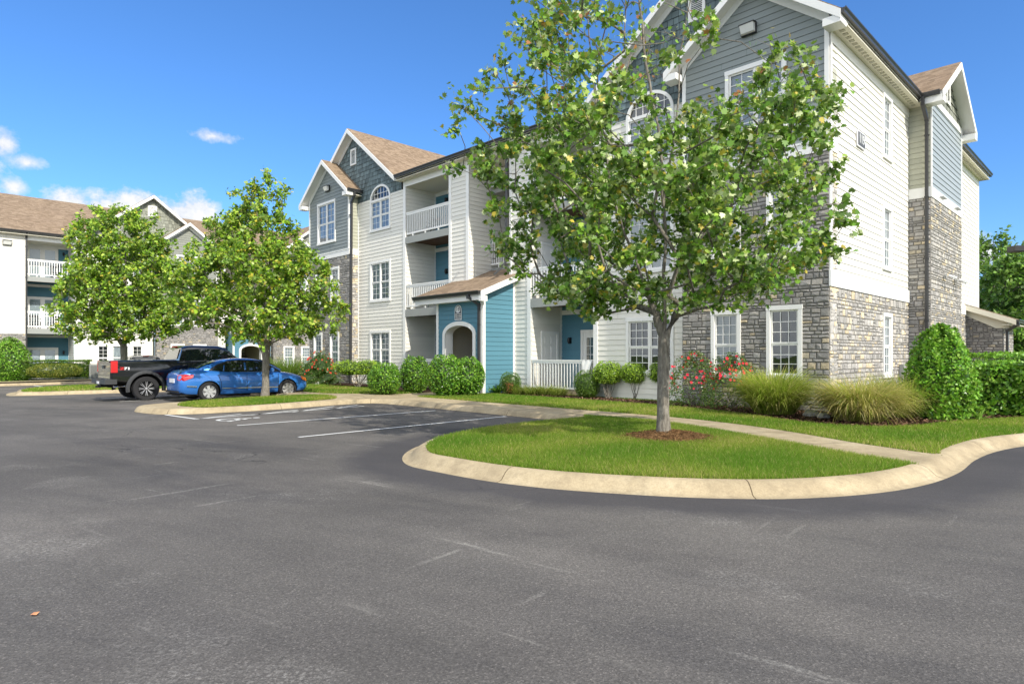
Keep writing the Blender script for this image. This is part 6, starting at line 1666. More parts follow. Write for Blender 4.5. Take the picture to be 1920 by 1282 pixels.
M['red'] = flat('red_lens', (.55, .012, .015), .12, 0, .8); M['amber'] = flat('amber_lens', (.85, .22, .03), .15, 0, .8); M['clear'] = flat('clear_lens', (.7, .72, .75), .1, .3, .8); M['flare'] = flat('grey_flare_plastic', (.045, .047, .05), .5); M['under'] = flat('underbody', (.012, .012, .012), .8)
M.pop('cabglass', None)
m, nt = mat_new('car_glass'); p_ = principled(nt, .03, 1.0); p_.inputs['Base Color'].default_value = (.012, .018, .017, 1); p_.inputs['Coat Weight'].default_value = .6; M['carglass'] = m
def loft(stations, name, mats, parent, smooth=35, matfn=None, sub=1, cuts=()):
    """stations: list of (x, [(y,z)...]) half sections from bottom centre to top centre"""
    V_ = []; F_ = []; rings = []
    for x, h in stations:
        full = h + [(-y, z) for y, z in h[::-1] if abs(y) > 1e-6]
        rings.append(range(len(V_), len(V_) + len(full))); V_ += [(x, y, z) for y, z in full]
    n = len(rings[0])
    for a, b in zip(rings, rings[1:]):
        for j in range(n): F_.append((a[j], a[(j + 1) % n], b[(j + 1) % n], b[j]))
    F_.append(tuple(rings[0])[::-1]); F_.append(tuple(rings[-1]))
    me = bpy.data.meshes.new(name); me.from_pydata(V_, [], F_)
    bm = bmesh.new(); bm.from_mesh(me); bmesh.ops.remove_doubles(bm, verts=bm.verts, dist=1e-5); bmesh.ops.recalc_face_normals(bm, faces=bm.faces); bm.to_mesh(me); bm.free()
    o = bpy.data.objects.new(name, me); COL.objects.link(o)
    if sub: md = o.modifiers.new('s', 'SUBSURF'); md.levels = sub; md.render_levels = sub
    tmp = []
    for (cx, cz, cr, y0, y1) in cuts:
        cm = MB(); cm.lathe([(0, y0), (cr, y0), (cr, y1), (0, y1)], 40, Matrix.Translation((cx, 0, cz))); cme = cm.mesh('cut', M['under']); b2 = bmesh.new(); b2.from_mesh(cme); bmesh.ops.remove_doubles(b2, verts=b2.verts, dist=1e-5); bmesh.ops.recalc_face_normals(b2, faces=b2.faces); b2.to_mesh(cme); b2.free()
        co = bpy.data.objects.new('cut', cme); COL.objects.link(co); tmp.append(co); md = o.modifiers.new('b', 'BOOLEAN'); md.operation = 'DIFFERENCE'; md.object = co; md.solver = 'EXACT'
    dg = bpy.context.evaluated_depsgraph_get(); dg.update(); me2 = bpy.data.meshes.new_from_object(o.evaluated_get(dg))
    bpy.data.objects.remove(o)
    for c in tmp: bpy.data.objects.remove(c)
    me2.materials.clear()
    for q in (mats if isinstance(mats, list) else [mats]): me2.materials.append(q)
    if isinstance(mats, list) and matfn:
        for f in me2.polygons: f.material_index = matfn(f)
    else:
        for f in me2.polygons: f.material_index = 0
    me2.polygons.foreach_set('use_smooth', np.ones(len(me2.polygons), bool)); me2.set_sharp_from_angle(angle=R(smooth))
    me2.name = name; o = bpy.data.objects.new(name, me2); COL.objects.link(o); o.parent = parent; return o
def wheel(parent, x, y, r, w, spokes, dark=False, rimr=.66):
    s = 1 if y > 0 else -1; Mx = Matrix.Translation((x, y, r))
    t = MB(); k = rimr * r
    t.lathe([(k, -w / 2 + .01), (r * .93, -w / 2), (r, -w / 2 + .03), (r, w / 2 - .03), (r * .93, w / 2), (k, w / 2 - .01), (k, -w / 2 + .01)], 40, Mx)
    wh = child(t, 'wheel', M['tyre'], parent, 40)
    m = MB(); o_ = s * w / 2
    m.lathe([(k, o_ - s * .012), (k * .95, o_ - s * .004), (k * .90, o_ - s * .05), (k * .86, o_ - s * .10), (0, o_ - s * .10)], 40, Mx, m=1 if dark else 0)
    m.lathe([(k * 1.0, o_ - s * .012), (k * .98, o_ + s * .004), (k * .93, o_ - s * .02)], 40, Mx, m=1 if dark else 0)
    m.lathe([(k * (.16 if dark else .24), o_ - s * .09), (k * (.14 if dark else .22), o_ - s * .015), (0, o_ - s * .01)], 16, Mx)
    for q in range(spokes):
        a = 2 * math.pi * q / spokes; 
        if dark:
            for da in (-.09, .09):
                c0 = Vector((math.cos(a) * k * .2, 0, math.sin(a) * k * .2)); c1 = Vector((math.cos(a + da * 1.2) * k * .93, 0, math.sin(a + da * 1.2) * k * .93)); c0.y = o_ - s * .03; c1.y = o_ - s * .008
                m.bar(Mx @ c0, Mx @ c1, .014, .014, up=(0, 1, 0))
        else:
            w0, w1 = .16, .24; d = Vector((math.cos(a), 0, math.sin(a))); n_ = Vector((-math.sin(a), 0, math.cos(a)))
            P_ = [d * k * .15 - n_ * k * w0, d * k * .95 - n_ * k * w1, d * k * .95 + n_ * k * w1, d * k * .15 + n_ * k * w0]
            m.prism([Mx @ (p + Vector((0, o_ - s * .035, 0))) for p in P_], (0, s * .03, 0))
    child(m, 'rim', [M['rim'], M['rimdark'] if dark else M['under']], wh, 30)
    return wh
def side_panel(parent, name, poly, yfn, mat_, off=.006, thick=.004, both=True, fine=4):
    m = MB()
    for s in ((1, -1) if both else (-1,)):
        pts = []
        n = len(poly)
        for i in range(n):
            a, b = poly[i], poly[(i + 1) % n]
            for k in range(fine): t = k / fine; pts.append((a[0] + (b[0] - a[0]) * t, a[1] + (b[1] - a[1]) * t))
        P_ = [(x, s * (yfn(x, z) + off), z) for x, z in pts]
        m.face(P_ if s < 0 else P_[::-1])
    return child(m, name, mat_, parent)
def side_panels(parent, name, poly, yfn, mat_, off=.006):
    for s in (1, -1):
        m = MB(); pts = []; n = len(poly)
        for i in range(n):
            a, b = poly[i], poly[(i + 1) % n]
            for k in range(4): t = k / 4; pts.append((a[0] + (b[0] - a[0]) * t, a[1] + (b[1] - a[1]) * t))
        P_ = [(x, s * (yfn(x, z) + off), z) for x, z in pts]; m.face(P_ if s < 0 else P_[::-1]); child(m, name, mat_, parent)
# ---- blue sedan
def sedan():
    root = empty('parked_car', (0, 0, 0), 0, 'metallic blue four door sedan with silver wheels parked behind the small maple', 'car')
    X = [-2.25, -2.2, -2.05, -1.75, -1.37, -1.0, -.5, 0, .5, 1.0, 1.35, 1.7, 1.95, 2.12, 2.24]
    TZ = [.80, .93, 1.04, 1.065, 1.05, 1.02, .985, .97, .965, .955, .93, .86, .78, .70, .56]      # top centre
    SH = [.74, .88, .97, .985, .97, .95, .925, .905, .895, .885, .85, .78, .70, .62, .50]           # shoulder
    HW = [.66, .76, .82, .855, .87, .872, .873, .873, .872, .868, .86, .84, .79, .70, .54]
    BT = [.34, .26, .22, .20, .19, .18, .18, .18, .18, .18, .18, .19, .20, .23, .32]
    st = []
    for x, tz, sh_, hw, bt in zip(X, TZ, SH, HW, BT):
        st.append((x, [(0, bt), (hw * .86, bt), (hw * .965, bt + .07), (hw * 1.0, (bt + sh_) * .5 - .02), (hw * .985, sh_ - .13), (hw * .955, sh_), (hw * .80, tz - .012), (hw * .4, tz), (0, tz + .004)]))
    ax = (-1.36, 1.34); wr = .318
    loft(st, 'body', [M['blue'], M['under']], root, cuts=[(a, wr, .365, -1.2, -.52) for a in ax] + [(a, wr, .365, .52, 1.2) for a in ax], matfn=lambda f: 1 if (f.center.z < .30 and abs(f.normal.z) > .8) or any(abs(math.hypot(f.center.x - a, f.center.z - wr) - .363) < .02 and abs(f.center.y) > .5 and f.normal.y ** 2 < .5 for a in ax) or (abs(abs(f.center.y) - .52) < .01) else 0)
    RX = [-1.72, -1.35, -1.0, -.7, -.35, 0, .35, .62, .95, 1.28]; RZ_ = [1.06, 1.22, 1.345, 1.40, 1.432, 1.435, 1.405, 1.33, 1.17, .96]
    def belt_y(x): return .80 - .02 * abs(x) - max(0, -x - 1) * .12 - max(0, x - .7) * .10
    def roof_y(x): return .60 - .03 * abs(x) ** 2 
    def rz_(x): return float(np.interp(x, RX, RZ_))
    st = []
    for x in RX:
        z = rz_(x); zb = .92; k = (z - zb) / .5; by = belt_y(x); ry = by + (roof_y(x) - by) * min(1, max(0, (z - .95) / .46))
        st.append((x, [(0, .85), (by * .9, .85), (by, zb), (by + (ry - by) * .9, zb + (z - zb) * .82), (ry - .07, z - .018), (0, z)]))
    loft(st, 'roof', M['blue'], root)
    def yfn(x, z):
        by = belt_y(x); zr = rz_(x); ry = by + (roof_y(x) - by) * min(1, max(0, (zr - .95) / .46)); t = (z - .92) / max(.05, (zr - .92) * .82); return by + (ry - by) * .9 * min(1.0, max(0, t)) * 1.0
    side_panels(root, 'window_frame', [(1.12, .94), (.55, 1.29), (.30, 1.345), (-.3, 1.36), (-.72, 1.325), (-1.06, 1.21), (-1.34, 1.03), (-1.30, .97)], yfn, M['black'], .004)
    side_panels(root, 'side_window', [(.82, .975), (.50, 1.24), (.28, 1.315), (-.10, 1.33), (-.12, .975)], yfn, M['carglass'], .010)
    side_panels(root, 'side_window', [(-.19, .975), (-.17, 1.33), (-.50, 1.32), (-.78, 1.27), (-.86, .985)], yfn, M['carglass'], .010)
    side_panels(root, 'side_window', [(-.90, .99), (-.84, 1.24), (-1.04, 1.17), (-1.24, 1.02)], yfn, M['carglass'], .010)
    # windscreen and rear screen
    for nm, (xa, xb), k in (('rear_window', (-1.64, -1.02), -1), ('windscreen', (1.20, .50), 1)):
        m = MB(); rows = []
        for i in range(7):
            x = xa + (xb - xa) * i / 6; z = rz_(x) + .012; by = belt_y(x); ry = by + (roof_y(x) - by) * min(1, max(0, (rz_(x) - .95) / .46)); hw = max(.3, ry - .10)
            rows.append([m.vert((x + k * .006, hw * t, z - .012 * abs(t) ** 3)) for t in (-1, -.6, -.2, .2, .6, 1)])
        for a, b in zip(rows, rows[1:]):
            for j in range(5): m.idx((a[j], a[j + 1], b[j + 1], b[j]))
        child(m, nm, M['carglass'], root, 60)
    byf = lambda x, z: float(np.interp(x, X, HW)) * (.985 if z > .6 else 1.0)
    # shut lines, rubbing strip, handles
    m = MB()
    for s in (1, -1):
        for x in (.98, -.13, -.98):
            for z0_, z1_ in ((.32, .6), (.6, .88)): m.bar((x + (0 if x > -.5 else .0), s * (byf(x, z0_) * .995 + .0), z0_), (x - (.0 if x > -.9 else .10 * (z1_ > .7)), s * (byf(x, z1_) * .992), z1_), .008, .012)
    child(m, 'door_seam', M['under'], root)
    m = MB()
    for s in (1, -1):
        xs_ = np.linspace(-2.05, -1.80, 3); m.bar((-2.05, s * .825, .52), (-1.76, s * .868, .50), .02, .035)
        m.bar((-.96, s * .882, .42), (.96, s * .880, .40), .014, .022)
    child(m, 'side_moulding', M['chrome'], root)
    for s in (1, -1):
        for x in (-.78, .10):
            m = MB(); m.tube([(x - .10, s * .86, .845), (x - .05, s * .895, .85), (x + .05, s * .895, .85), (x + .10, s * .86, .845)], [.012, .017, .017, .012], 8); child(m, 'door_handle', M['blue'], root, 60)
        m = MB(); m.box(.66, .78, s * .80 - .02, s * .80 + .02, .95, .98); m.tube([(.72, s * .83, 1.0), (.72, s * .93, 1.01), (.72, s * 1.0, 1.0)], [.04, .075, .05], 10); child(m, 'wing_mirror', M['blue'], root, 50)
        # rear lamp: wraps the corner
        m = MB(); P_ = [(-2.215, .50, .88), (-2.235, .50, .72), (-2.22, .66, .70), (-2.10, .81, .70), (-1.86, .862, .80), (-1.83, .835, .885), (-2.02, .815, .90), (-2.17, .69, .90)]
        c = Vector((-1.9, .55, .8)); Q = [Vector((p[0] - .012, p[1] + .012, p[2])) for p in P_]
        Qs = [Vector((q.x, q.y * s, q.z)) for q in Q]; 
        for a in range(1, 4): pass
        cen = sum(Qs, Vector()) / len(Qs) + Vector((-.075, .055 * s, 0))
        for a in range(len(Qs)): m.face([Qs[a], Qs[(a + 1) % len(Qs)], cen])
        child(m, 'rear_lamp', M['red'], root)
        m = MB(); P_ = [(2.10, .66, .68), (2.03, .74, .72), (1.80, .822, .77), (1.86, .822, .66), (2.04, .765, .58), (2.14, .66, .58)]; Qs = [Vector((p[0] + .01, (p[1] + .012) * s, p[2])) for p in P_]; cen = sum(Qs, Vector()) / 6 + Vector((.05, .04 * s, .01))
        for a in range(6): m.face([Qs[a], Qs[(a + 1) % 6], cen])
        child(m, 'headlight', M['amber'], root)
    m = MB(); m.box(-2.262, -2.245, -.24, .24, .62, .76); child(m, 'number_plate', M['white_plain'], root)
    m = MB(); m.box(-2.27, -2.15, -.60, .60, .30, .36); m.box(-2.20, 2.0, -.70, .70, .20, .25); child(m, 'underbody', M['under'], root)
    m = MB(); m.box(-.45, .5, -.62, .62, .55, .9); m.box(-.6, -.45, -.6, -.15, .6, 1.18); m.box(-.6, -.45, .15, .6, .6, 1.18); child(m, 'seats', M['under'], root)
    for a in ax:
        for s in (1, -1): wheel(root, a, s * .755, wr, .21, 7)
    return root
car = sedan()
# ---- black pickup
def pickup(label, lift=.10, decal=True, paint_='blackpaint', name='pickup_truck'):
    root = empty(name, (0, 0, 0), 0, label, 'pickup truck'); Z = lift; pm = M[paint_]
    wr = .42; ax = (-1.72, 1.93)
    # bed + front body sides as one lofted lower body
    X = [-2.78, -2.74, -2.2, -1.2, -.72, -.70, 0, .8, 1.42, 1.50, 1.8, 2.3, 2.66, 2.80]
    TZ = [1.30, 1.33, 1.345, 1.35, 1.35, 1.28, 1.26, 1.25, 1.24, 1.26, 1.27, 1.24, 1.20, 1.08]
    HW = [.93, .97, .985, .99, .99, .99, .985, .985, .985, .985, .985, .975, .93, .86]
    BT = [.62, .58, .50, .48, .46, .42, .40, .40, .40, .42, .46, .46, .48, .55]
    st = []
    for x, tz, hw, bt in zip(X, TZ, HW, BT):
        tz -= .02; st.append((x, [(0, bt + Z), (hw * .9, bt + Z), (hw * .985, bt + .06 + Z), (hw, (bt + tz) / 2 + Z), (hw * .995, tz - .16 + Z), (hw * .975, tz - .03 + Z), (hw * .93, tz + Z), (hw * .5, tz + .004 + Z), (0, tz + .006 + Z)]))
    wz = wr
    loft(st, 'body', [pm, M['under']], root, sub=0, cuts=[(a, wz, .53, -1.3, -.55) for a in ax] + [(a, wz, .53, .55, 1.3) for a in ax], matfn=lambda f: 1 if (any(abs(math.hypot(f.center.x - a, f.center.z - wz) - .53) < .03 for a in ax) and abs(f.normal.y) < .5) or abs(abs(f.center.y) - .55) < .01 or (f.normal.z < -.8) else 0)
    RX = [-.62, -.48, -.25, .1, .85, 1.05, 1.32, 1.66]; RZ_ = [1.36, 1.78, 1.86, 1.875, 1.86, 1.81, 1.58, 1.27]
    rz_ = lambda x: float(np.interp(x, RX, RZ_)) + Z
    def by(x): return .965 - max(0, x - 1.0) * .05
    def ry(x): return .74
    st = []
    for x in RX:
        z = rz_(x); zb = 1.24 + Z; t = min(1, max(0, (z - zb) / .6)); r_ = by(x) + (ry(x) - by(x)) * t
        st.append((x, [(0, 1.1 + Z), (by(x) * .95, 1.1 + Z), (by(x), zb), (by(x) + (r_ - by(x)) * .86, zb + (z - zb) * .84), (r_ - .07, z - .02), (0, z)]))
    loft(st, 'cab', pm, root, sub=0, smooth=50)
    def yfn(x, z):
        zb = 1.24 + Z; zr = rz_(x); t = min(1, max(0, (zr - zb) / .6)); r_ = by(x) + (ry(x) - by(x)) * t; return by(x) + (r_ - by(x)) * .86 * min(1, max(0, (z - zb) / max(.05, (zr - zb) * .84)))
    zz = lambda *p: [(x, z + Z) for x, z in p]
    side_panels(root, 'side_window', zz((-.42, 1.30), (-.36, 1.70), (.22, 1.735), (.24, 1.30)), yfn, M['carglass'], .012)
    side_panels(root, 'side_window', zz((.34, 1.30), (.32, 1.735), (.86, 1.725), (1.06, 1.66), (1.42, 1.34), (1.38, 1.29)), yfn, M['carglass'], .012)
    m = MB(); m.face([(-.635, -.68, 1.37 + Z), (-.635, .68, 1.37 + Z), (-.515, .60, 1.74 + Z), (-.515, -.60, 1.74 + Z)]); 
    child(m, 'rear_window', M['cabglass'] if 'cabglass' in M else M['carglass'], root)
    m = MB(); m.face([(1.655, -.78, 1.29 + Z), (1.655, .78, 1.29 + Z), (1.09, .66, 1.80 + Z), (1.09, -.66, 1.80 + Z)][::-1]); child(m, 'windscreen', M['carglass'], root)
    m = MB(); m.box(-.56, -.45, -.16, .16, 1.79 + Z, 1.835 + Z); child(m, 'brake_light', M['red'], root)
    # flares
    for a in ax:
        for s in (1, -1):
            m = MB(); n = 16; pts = []
            for k in range(n + 1): th = math.pi * (-.06 + 1.12 * k / n); pts.append((a + math.cos(th) * .56, wz + .0 + math.sin(th) * .56))
            for q in range(n):
                (xa, za), (xb, zb) = pts[q], pts[q + 1]
                def o(x, z, k): d = Vector((x - a, z - wz)).normalized(); return (a + d.x * (.53 + k), wz + d.y * (.53 + k))
                (a0, b0), (a1, b1) = o(xa, za, 0), o(xb, zb, 0); (c0, d0), (c1, d1) = o(xa, za, .11), o(xb, zb, .11)
                Y0, Y1 = s * 1.055, s * .985
                fs = [[(a0, Y0, b0), (a1, Y0, b1), ((a1 * .55 + c1 * .45), Y0, (b1 * .55 + d1 * .45)), ((a0 * .55 + c0 * .45), Y0, (b0 * .55 + d0 * .45))], [((a0 * .55 + c0 * .45), Y0, (b0 * .55 + d0 * .45)), ((a1 * .55 + c1 * .45), Y0, (b1 * .55 + d1 * .45)), (c1, Y1, d1), (c0, Y1, d0)], [(a0, Y1 * .9, b0), (a1, Y1 * .9, b1), (a1, Y0, b1), (a0, Y0, b0)]]
                for f in fs: m.face(f if s < 0 else f[::-1])
            child(m, 'wheel_arch_flare', M['flare'], root)
            wheel(root, a, s * .90, wr, .29, 8, dark=True, rimr=.64)
    # tail lamps, tailgate, bumper, hitch, exhaust
    for s in (1, -1):
        m = MB(); m.box(-2.80, -2.60, s * .955 - .045 if s > 0 else s * .955 - .045, s * .955 + .045, .90 + Z, 1.30 + Z); child(m, 'tail_lamp', M['red'], root)
        m = MB(); m.box(.86, 1.02, min(s * .95, s * 1.2), max(s * .95, s * 1.2), 1.26 + Z, 1.52 + Z); child(m, 'wing_mirror', M['black'], root)
        for x in (-.40, .22):
            m = MB(); m.tube([(x - .11, s * .985, 1.12 + Z), (x - .06, s * 1.02, 1.13 + Z), (x + .06, s * 1.02, 1.13 + Z), (x + .11, s * .985, 1.12 + Z)], .018, 8); child(m, 'door_handle', pm, root, 60)
        m = MB()
        for x in (-.58, .28, 1.30): m.box(x - .005, x + .005, s * .988 - .003, s * .988 + .003, .55 + Z, 1.2 + Z)
        child(m, 'door_seam', M['under'], root)
        m = MB(); m.box(-1.0, 1.3, s * .93 - .05, s * .93 + .05, .36 + Z, .46 + Z); child(m, 'sill', M['flare'], root)
        m = MB(); m.box(2.60, 2.83, s * .72 - .17, s * .72 + .17, .86 + Z, 1.08 + Z); child(m, 'headlight', M['clear'], root)
    m = MB(); m.box(-2.800, -2.78, -.86, .86, .68 + Z, 1.28 + Z); m.box(-2.83, -2.80, -.86, .86, 1.24 + Z, 1.29 + Z); tg_ = child(m, 'tailgate', pm, root)
    m = MB(); m.box(-2.825, -2.80, -.13, .13, 1.03 + Z, 1.14 + Z); child(m, 'handle', M['black'], tg_)
    m = MB(); m.box(-2.806, -2.80, -.72, .72, .70 + Z, .76 + Z); child(m, 'trim_strip', M['chrome'], tg_)
    m = MB()
    m.prism([(-2.98, -.97, .50 + Z), (-2.98, -.97, .66 + Z), (-2.80, -1.0, .67 + Z), (-2.72, -1.0, .50 + Z)], (0, 0, 0.001)); m.v, m.f, m.c, m.m = [], [], [], []
    for s in (1, -1): m.box(-2.98, -2.62, min(s * .30, s * 1.0), max(s * .30, s * 1.0), .50 + Z, .67 + Z)
    m.box(-2.98, -2.78, -.30, .30, .47 + Z, .60 + Z); bp = child(m, 'rear_bumper', M['flare'], root)
    m = MB(); m.box(-2.99, -2.98, -.16, .16, .50 + Z, .59 + Z); child(m, 'number_plate', M['white_plain'], bp)
    m = MB(); m.box(-2.95, -2.6, -.25, .25, .38 + Z, .47 + Z); m.box(-3.05, -2.9, -.05, .05, .36 + Z, .44 + Z); child(m, 'tow_hitch', M['under'], root)
    m = MB(); m.tube([(-2.1, -.62, .42 + Z), (-2.45, -.66, .42 + Z), (-2.66, -.72, .40 + Z)], .045, 10); child(m, 'exhaust_pipe', M['chrome'], root, 60)
    m = MB(); m.box(-2.7, 2.6, -.35, .35, .36 + Z, .56 + Z)
    for a in ax: m.tube([(a, -.8, wr), (a, .8, wr)], .06, 8); m.tube([(a, -.12, wr), (a, .12, wr)], .15, 10)
    child(m, 'chassis', M['under'], root)
    m = MB(); m.prism([(2.78, -.8, .62 + Z), (2.84, -.8, .66 + Z), (2.84, -.8, .82 + Z), (2.74, -.8, .84 + Z)], (0, 1.6, 0)); child(m, 'front_bumper', M['chrome'], root)
    m = MB(); m.box(2.70, 2.815, -.52, .52, .86 + Z, 1.10 + Z); child(m, 'grille', M['flare'], root)
    if decal:
        for s in (1, -1):
            for txt, dx, mt in (('Z', -.11, M['red']), ('71', .045, M['white_plain'])):
                me = text_mesh(txt, .15, .003, .008); me.materials.clear(); me.materials.append(mt); o = bpy.data.objects.new('decal', me); COL.objects.link(o); o.parent = root
                o.location = (-2.36 + dx * (1 if s < 0 else -1), s * .992, 1.035 + Z); o.rotation_euler = (R(90), 0, 0 if s < 0 else R(180)); o.scale = (1.35, .75, 1)
    return root
trk = pickup('black lifted pickup truck with machined black wheels, left of the blue sedan')
vang = math.atan2(V[1], V[0])
def place_by_wheel(o, px, Y, lx, ly, sc_, z, ang=vang):
    c = Vector(P(px, Y)); f = Vector((math.cos(ang), math.sin(ang))); l = Vector((-f.y, f.x)); q = c - f * lx * sc_ - l * ly * sc_
    o.location = (q.x, q.y, z); o.rotation_euler = (0, 0, ang); o.scale = (sc_, sc_, sc_)
place_by_wheel(car, 393, 22.1, -1.36, -.86, 1.06, zg(-10.4))
place_by_wheel(trk, 275, 23.0, -1.72, -1.04, 1.03, zg(-13.2))
t2_ = copy_tree(trk); t2_['label'] = 'dark pickup mostly hidden behind the black truck bed, red brake light on its cab'
for c in list(t2_.children):
    if c.name.startswith('decal'): bpy.data.objects.remove(c)
t2_.location = (-22.9, 39.25, -.30); t2_.rotation_euler = (0, 0, math.atan2(U[1], U[0])); t2_.scale = (.97, .97, .95)

# ------------------------------------------------------------------ odds and ends
def ac_unit(label, loc, rz, s=1.0):
    r = empty('air_conditioner', loc, rz, label, 'air conditioner'); r.scale = (s, s, s)
    m = MB(); m.box(-.42, .42, -.42, .42, .0, .06); m.box(-.40, .40, -.40, .40, .80, .86)
    for x in (-.40, .36):
        for y in (-.40, .36): m.box(x, x + .04, y, y + .04, .06, .8)
    child(m, 'casing', M['greybeam'], r)
    m = MB()
    for k in range(17): z = .09 + k * .042; m.box(-.375, .375, -.40, -.385, z, z + .02); m.box(-.375, .375, .385, .40, z, z + .02); m.box(-.40, -.385, -.375, .375, z, z + .02); m.box(.385, .40, -.375, .375, z, z + .02)
    child(m, 'grille', M['greybeam'], r); m = MB(); m.box(-.36, .36, -.36, .36, .06, .8); child(m, 'coil', M['under'], r)
    m = MB(); m.lathe([(.30, 0), (.30, .02), (.24, .02), (.24, 0)], 20, Matrix.Translation((0, 0, .865)) @ Matrix.Rotation(R(90), 4, 'X')); child(m, 'fan_ring', M['black'], r)
    return r
q = B2P(4.95, -1.1); ac_unit('beige louvred air conditioning unit between the far hedge and the pickup tailgate', (q[0], q[1], -.02), vang, 1.12)
q = B1m @ Vector((2.3, 18.2, .1)); ac_unit('dark air conditioning unit beside the shed end, seen over the right hedge', (q.x, q.y, .1), vang, 1.0)
# lamp post at the right edge (post itself outside the frame)
r = empty('street_lamp', (P(1945, 24)[0], 24, .1), 0, 'dark shoebox street lamp reaching in at the right edge against the sky', 'street lamp')
m = MB(); m.tube([(0, 0, 0), (0, 0, 6.0)], [.075, .055], 10); m.lathe([(.16, 0), (.16, -.25), (.08, -.32)], 14, Matrix.Rotation(R(90), 4, 'X')); child(m, 'pole', M['dark_metal'], r, 40)
m = MB(); m.bar((-.05, 0, 5.52), (-.55, 0, 5.52), .05, .06); child(m, 'arm', M['dark_metal'], r)
m = MB(); m.prism([(-1.0, -.2, 5.42), (-.52, -.2, 5.42), (-.52, -.2, 5.62), (-1.0, -.2, 5.62)], (0, .4, 0)); m.box(-.97, -.56, -.17, .17, 5.395, 5.42); child(m, 'lamp_head', M['black'], r)
# brick building far behind the right trees
r = empty('brick_building', (58, 82, 0), R(20), 'orange brick house glimpsed between the far trees at right', 'building')
def brick_mat():
    m, nt = mat_new('orange_brick'); p = principled(nt, .9, .2); b = N(nt, 'ShaderNodeTexBrick'); b.inputs['Scale'].default_value = 4; b.inputs['Color1'].default_value = (.48, .22, .12, 1); b.inputs['Color2'].default_value = (.36, .15, .08, 1); b.inputs['Mortar'].default_value = (.45, .40, .34, 1)
    L(nt, mapping(nt, objvec(nt), (1, 1, 1), (R(90), 0, 0)), b.inputs['Vector']); L(nt, b.outputs[0], p.inputs['Base Color']); return m
M['brick'] = brick_mat()
m = MB(); m.box(-14, 14, -5, 5, -.6, 6.0); child(m, 'wall', M['brick'], r)
m = MB(); m.prism([(-14.5, -5.6, 6.0), (-14.5, 5.6, 6.0), (-14.5, 0, 9.0)], (29, 0, 0)); child(m, 'roof', M['shingle'], r)
for x in (-11, -7, -3, 1, 5, 9):
    for z in (.8, 3.6): m = MB(); m.box(x, x + 1.3, -5.06, -5.0, z, z + 1.5); w_ = child(m, 'window', M['white'], r); m = MB(); m.box(x + .1, x + 1.2, -5.08, -5.06, z + .1, z + 1.4); child(m, 'pane', M['carglass'], w_)

# patio chairs on balconies and a cloth over the near railing
def patio_chair(label, Bm, x, y, z, rz, col='black'):
    p = Bm @ Vector((x, y, z)); r = empty('patio_chair', p, Bm.to_euler().z + rz, label, 'chair', 'patio chairs on the balconies')
    m = MB(); m.box(-.25, .25, -.25, .25, .42, .46); child(m, 'seat', M[col], r)
    m = MB(); m.box(-.25, .25, .23, .27, .78, .92)
    for k in range(5): m.box(-.23 + k * .105, -.19 + k * .105, .235, .265, .46, .78)
    child(m, 'backrest', M[col], r)
    for a in (-.22, .22):
        for b in (-.22, .24): m = MB(); m.tube([(a, b, 0), (a, b, .44)], .018, 6); child(m, 'leg', M[col], r)
        m = MB(); m.bar((a * 1.15, -.22, .66), (a * 1.15, .25, .66), .05, .03); child(m, 'armrest', M[col], r)
for i, (x, y, z, rz) in enumerate(((3.1, .9, 6.70, .5), (3.45, .6, 6.70, 2.4), (1.9, .8, 3.32, .2), (2.9, 1.0, 3.32, -.6))):
    patio_chair(['dark patio chair on the top balcony of the far left building, nearer the door', 'dark patio chair in the right corner of the far top balcony', 'dark patio chair at the left of the far middle balcony', 'dark patio chair at the right of the far middle balcony'][i], B2m, x, y, z, rz)
patio_chair('dark patio chair behind the top left railing of the near building', B1m, -17.9, 1.3, 7.1, .4)
patio_chair('pale chair behind the middle left railing, near the teal porch roof', B1m, -17.8, 1.2, 3.72, 2.8, 'greybeam')
m = MB(); q = B1m @ Vector((-8.05, .5, 1.42)); n_ = 10
for s_ in (-1, 1):
    prev = None
    for j in range(7):
        zz_ = -j * .085; row = [m.vert((x_, s_ * (.055 + .012 * math.sin(x_ * 30 + j) + .01 * j), zz_ - (.05 * math.sin(x_ * 9) if j == 6 else 0))) for x_ in np.linspace(-.22 + .012 * j, .22 - .02 * j, n_)]
        if prev:
            for k in range(n_ - 1): m.idx((prev[k], prev[k + 1], row[k + 1], row[k]))
        prev = row
m.box(-.22, .22, -.06, .06, -.005, .008)
o = m.build('draped_towel', M['white'], smooth=60, loc=q, rz=B1m.to_euler().z); tag(o, 'white towel draped over the right end of the ground floor railing', 'towel')
# ------------------------------------------------------------------ world, sun, camera
w = bpy.data.worlds.new('World'); sc.world = w; w.use_nodes = True; nt = w.node_tree
for n in list(nt.nodes): nt.nodes.remove(n)
out = N(nt, 'ShaderNodeOutputWorld'); bg = N(nt, 'ShaderNodeBackground'); bg.inputs[1].default_value = .15
sky = N(nt, 'ShaderNodeTexSky', sky_type='NISHITA', sun_disc=False, sun_elevation=SUN_EL, sun_rotation=SUN_AZ, altitude=100, air_density=1.0, dust_density=.5, ozone_density=2.5)
hs = N(nt, 'ShaderNodeHueSaturation'); hs.inputs['Saturation'].default_value = 1.1; hs.inputs['Value'].default_value = 1.34; L(nt, mixc(nt, sky.outputs[0], (.80, .94, 1.13), 1.0, 'MULTIPLY'), hs.inputs['Color'])
tc = N(nt, 'ShaderNodeTexCoord').outputs['Generated']; sp = N(nt, 'ShaderNodeSeparateXYZ'); L(nt, tc, sp.inputs[0])
az = math_(nt, 'ARCTAN2', sp.outputs[0], sp.outputs[1]); el = math_(nt, 'ARCSINE', sp.outputs[2])
cb = N(nt, 'ShaderNodeCombineXYZ'); L(nt, az, cb.inputs[0]); L(nt, el, cb.inputs[1])
